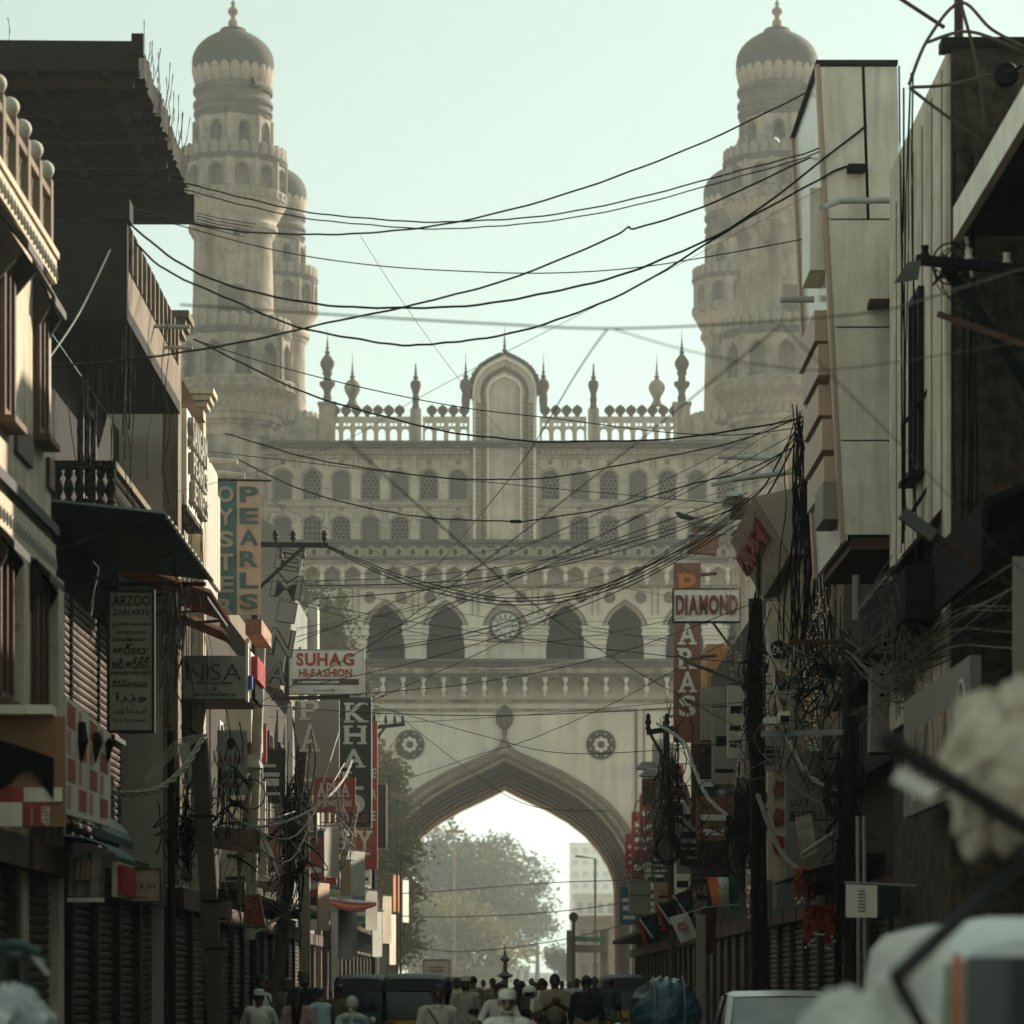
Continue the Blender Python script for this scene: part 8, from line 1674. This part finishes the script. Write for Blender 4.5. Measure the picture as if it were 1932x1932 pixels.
S = thing('far_lamp_post', 'slim lamp post with level arm beyond the arch', 'lamp post', (PX(1123, 230), 230, 0)); MB().tube([(PX(1123, 230), 230, 0), P(1123, 1620, 230), P(1085, 1615, 230)], .09, 8).build('shaft', MATS['hazy_steel'], S)
S = board('event_board', 'white printed board standing behind the auto rickshaw', 'board', 800, 1812, 848, 1858, 118, white_b, .1, galv); 
for u0, u1, v in ((808, 840, 1824), (812, 836, 1831), (806, 842, 1840)): MB().bar(P(u0, v, 117.98), P(u1, v, 117.98), .05, .01).build('print_line', red_b, S)
for u in (803, 845): MB().bar((PX(u, 118.05), 118.05, 0), P(u, 1858, 118.05), .05).build('leg', galv, S)
S = thing('parked_truck', 'hazy white box truck standing on the far plaza', 'truck', (PX(930, 165), 165, 0)); a, b = PX(885, 165), PX(945, 165); MB().box(a, b, 165, 167.2, .8, PZ(1824, 165)).build('cargo_box', white_b, S); MB().box(a - 1.2, a - .02, 165.1, 167.1, .6, 2.1).build('cab', tin, S)
for x in (a - .6, a + .4, b - .4): wheel(S, x, 165, .42, .42, .25)
S = board('sky_board', 'small hazy sign plate hung in the far arch opening', 'sign', 838, 1566, 876, 1572, 225, grey_b, .1); MB().bar(P(857, 1575, 225), (PX(857, 225), 225, 0), .15).build('post', galv, S)
q = MB(); q.lathe([(.25, 0), (.3, .3), (.1, .5), (.12, 1.2), (.45, 1.3), (.12, 1.45), (.10, 1.9), (.32, 2.0), (.08, 2.15), (.07, 2.5), (.2, 2.6), (.05, 2.75), (.02, 3.1)], 12, (PX(1005 - 52, 120), 120, 0)); tag(q.build('fountain_finial', MATS['hazy_steel'], None, True), 'small tiered dark fountain on the plaza', 'fountain')
# second lamps along the left: solar lamp plates
for (u0, v0, Y, lab) in ((745, 1622, 118, 'dark slanted solar lamp plate at the bush'), (738, 1505, 116, 'louvred grey speaker box beside the bush')):
    a = P(u0, v0, Y); R_ = thing('wall_fixture', lab, 'fixture', tuple(a)); MB().hexa([a + Vector(p) for p in ((0, 0, 0), (.75, 0, -.2), (.75, .3, -.2), (0, .3, 0), (0, 0, .22), (.6, 0, .1), (.6, .3, .1), (0, .3, .22))]).build('plate', tin if 'solar' in lab else grey_b, R_); MB().bar(a + Vector((.2, .15, 0)), (a.x + .2, Y + .15, 0), .07).build('post', MATS['hazy_steel'], R_)

for k, (u, Y, h, lab) in enumerate(((1060, 420, 7, 'first dark roadside tree clump beyond the gantry'), (1048, 520, 8, 'second hazy roadside tree farther beyond the gantry'))):
    tree(lab, (PX(u, Y) / 1.65, Y / 1.65, 0), h / 1.65, [(0, 0, h / 1.65 * .75, 1.2, 1, 1.1), (.7, 0, h / 1.65 * .55, 1, 1, .9)], 1500, .28, leaf2, 20 + k, 'trees beyond the arch')
blk('far_building', 'low shop block behind the roadside gantry', 1092, 1175, 1735, 330, fascia, rows=2, cols=4)
blk('far_building', 'faint flat block at the end of the far road', 1000, 1070, 1838, 900, pale, rows=2, cols=6)

# pigeons
pig = mat('pigeon_grey', (.06, .06, .06), .7, .3, 9)
def bird(u, v, Y, label, fly):
    R_ = thing('pigeon', label, 'bird', tuple(P(u, v, Y)), 'pigeons'); c = P(u, v, Y); q = MB(); q.tube([c + Vector(p) for p in ((.20, 0, -.02), (.08, 0, 0), (-.06, 0, .03), (-.14, 0, .08), (-.19, 0, .09))], [.015, .055, .065, .04, .012], 8); q.build('body', pig, R_, True)
    for s_ in (-1, 1):
        q = MB()
        if fly: a = [(.04, 0, .03), (-.06, 0, .03), (-.10, s_ * .2, .20), (.03, s_ * .34, .26), (.08, s_ * .16, .12)]
        else: a = [(-.06, s_ * .05, .05), (-.05, s_ * .07, -.02), (.10, s_ * .05, -.05), (.17, s_ * .02, -.02), (.05, s_ * .05, .04)]
        a = [c + Vector(p) for p in a]; b = [p + Vector((0, 0, .012)) for p in a]; q.add(a + b, [(0, 1, 2, 3, 4), (9, 8, 7, 6, 5)] + [(i, (i + 1) % 5, (i + 1) % 5 + 5, i + 5) for i in range(5)]); q.build('wing', pig, R_)
    q = MB(); q.add([c + Vector(p) for p in ((.18, -.02, -.02), (.30, -.05, -.03), (.30, .05, -.03), (.18, .02, -.02))], [(0, 1, 2, 3)]); q.build('tail', pig, R_)
bird(478, 163, 120, 'pigeon flying past the dome of the left minaret', True); bird(1292, 976, 66, 'pigeon perched on a cable before the lattice windows', False); bird(470, 590, 130, 'pigeon gliding below the balcony of the left minaret', True)
# ------------------------------------------------------------------ haze
hz = bpy.data.materials.new('haze'); hz.use_nodes = True; n = hz.node_tree; n.nodes.clear()
o_ = n.nodes.new('ShaderNodeOutputMaterial'); pv = n.nodes.new('ShaderNodeVolumePrincipled')
pv.inputs['Color'].default_value = (0.93, 1.0, 0.94, 1); pv.inputs['Density'].default_value = 0.0005; pv.inputs['Anisotropy'].default_value = 0.45
n.links.new(pv.outputs[0], o_.inputs['Volume'])
MB().box(-420, 420, -30, 1400, -1.0, 90).build('haze', hz)['kind'] = 'stuff'
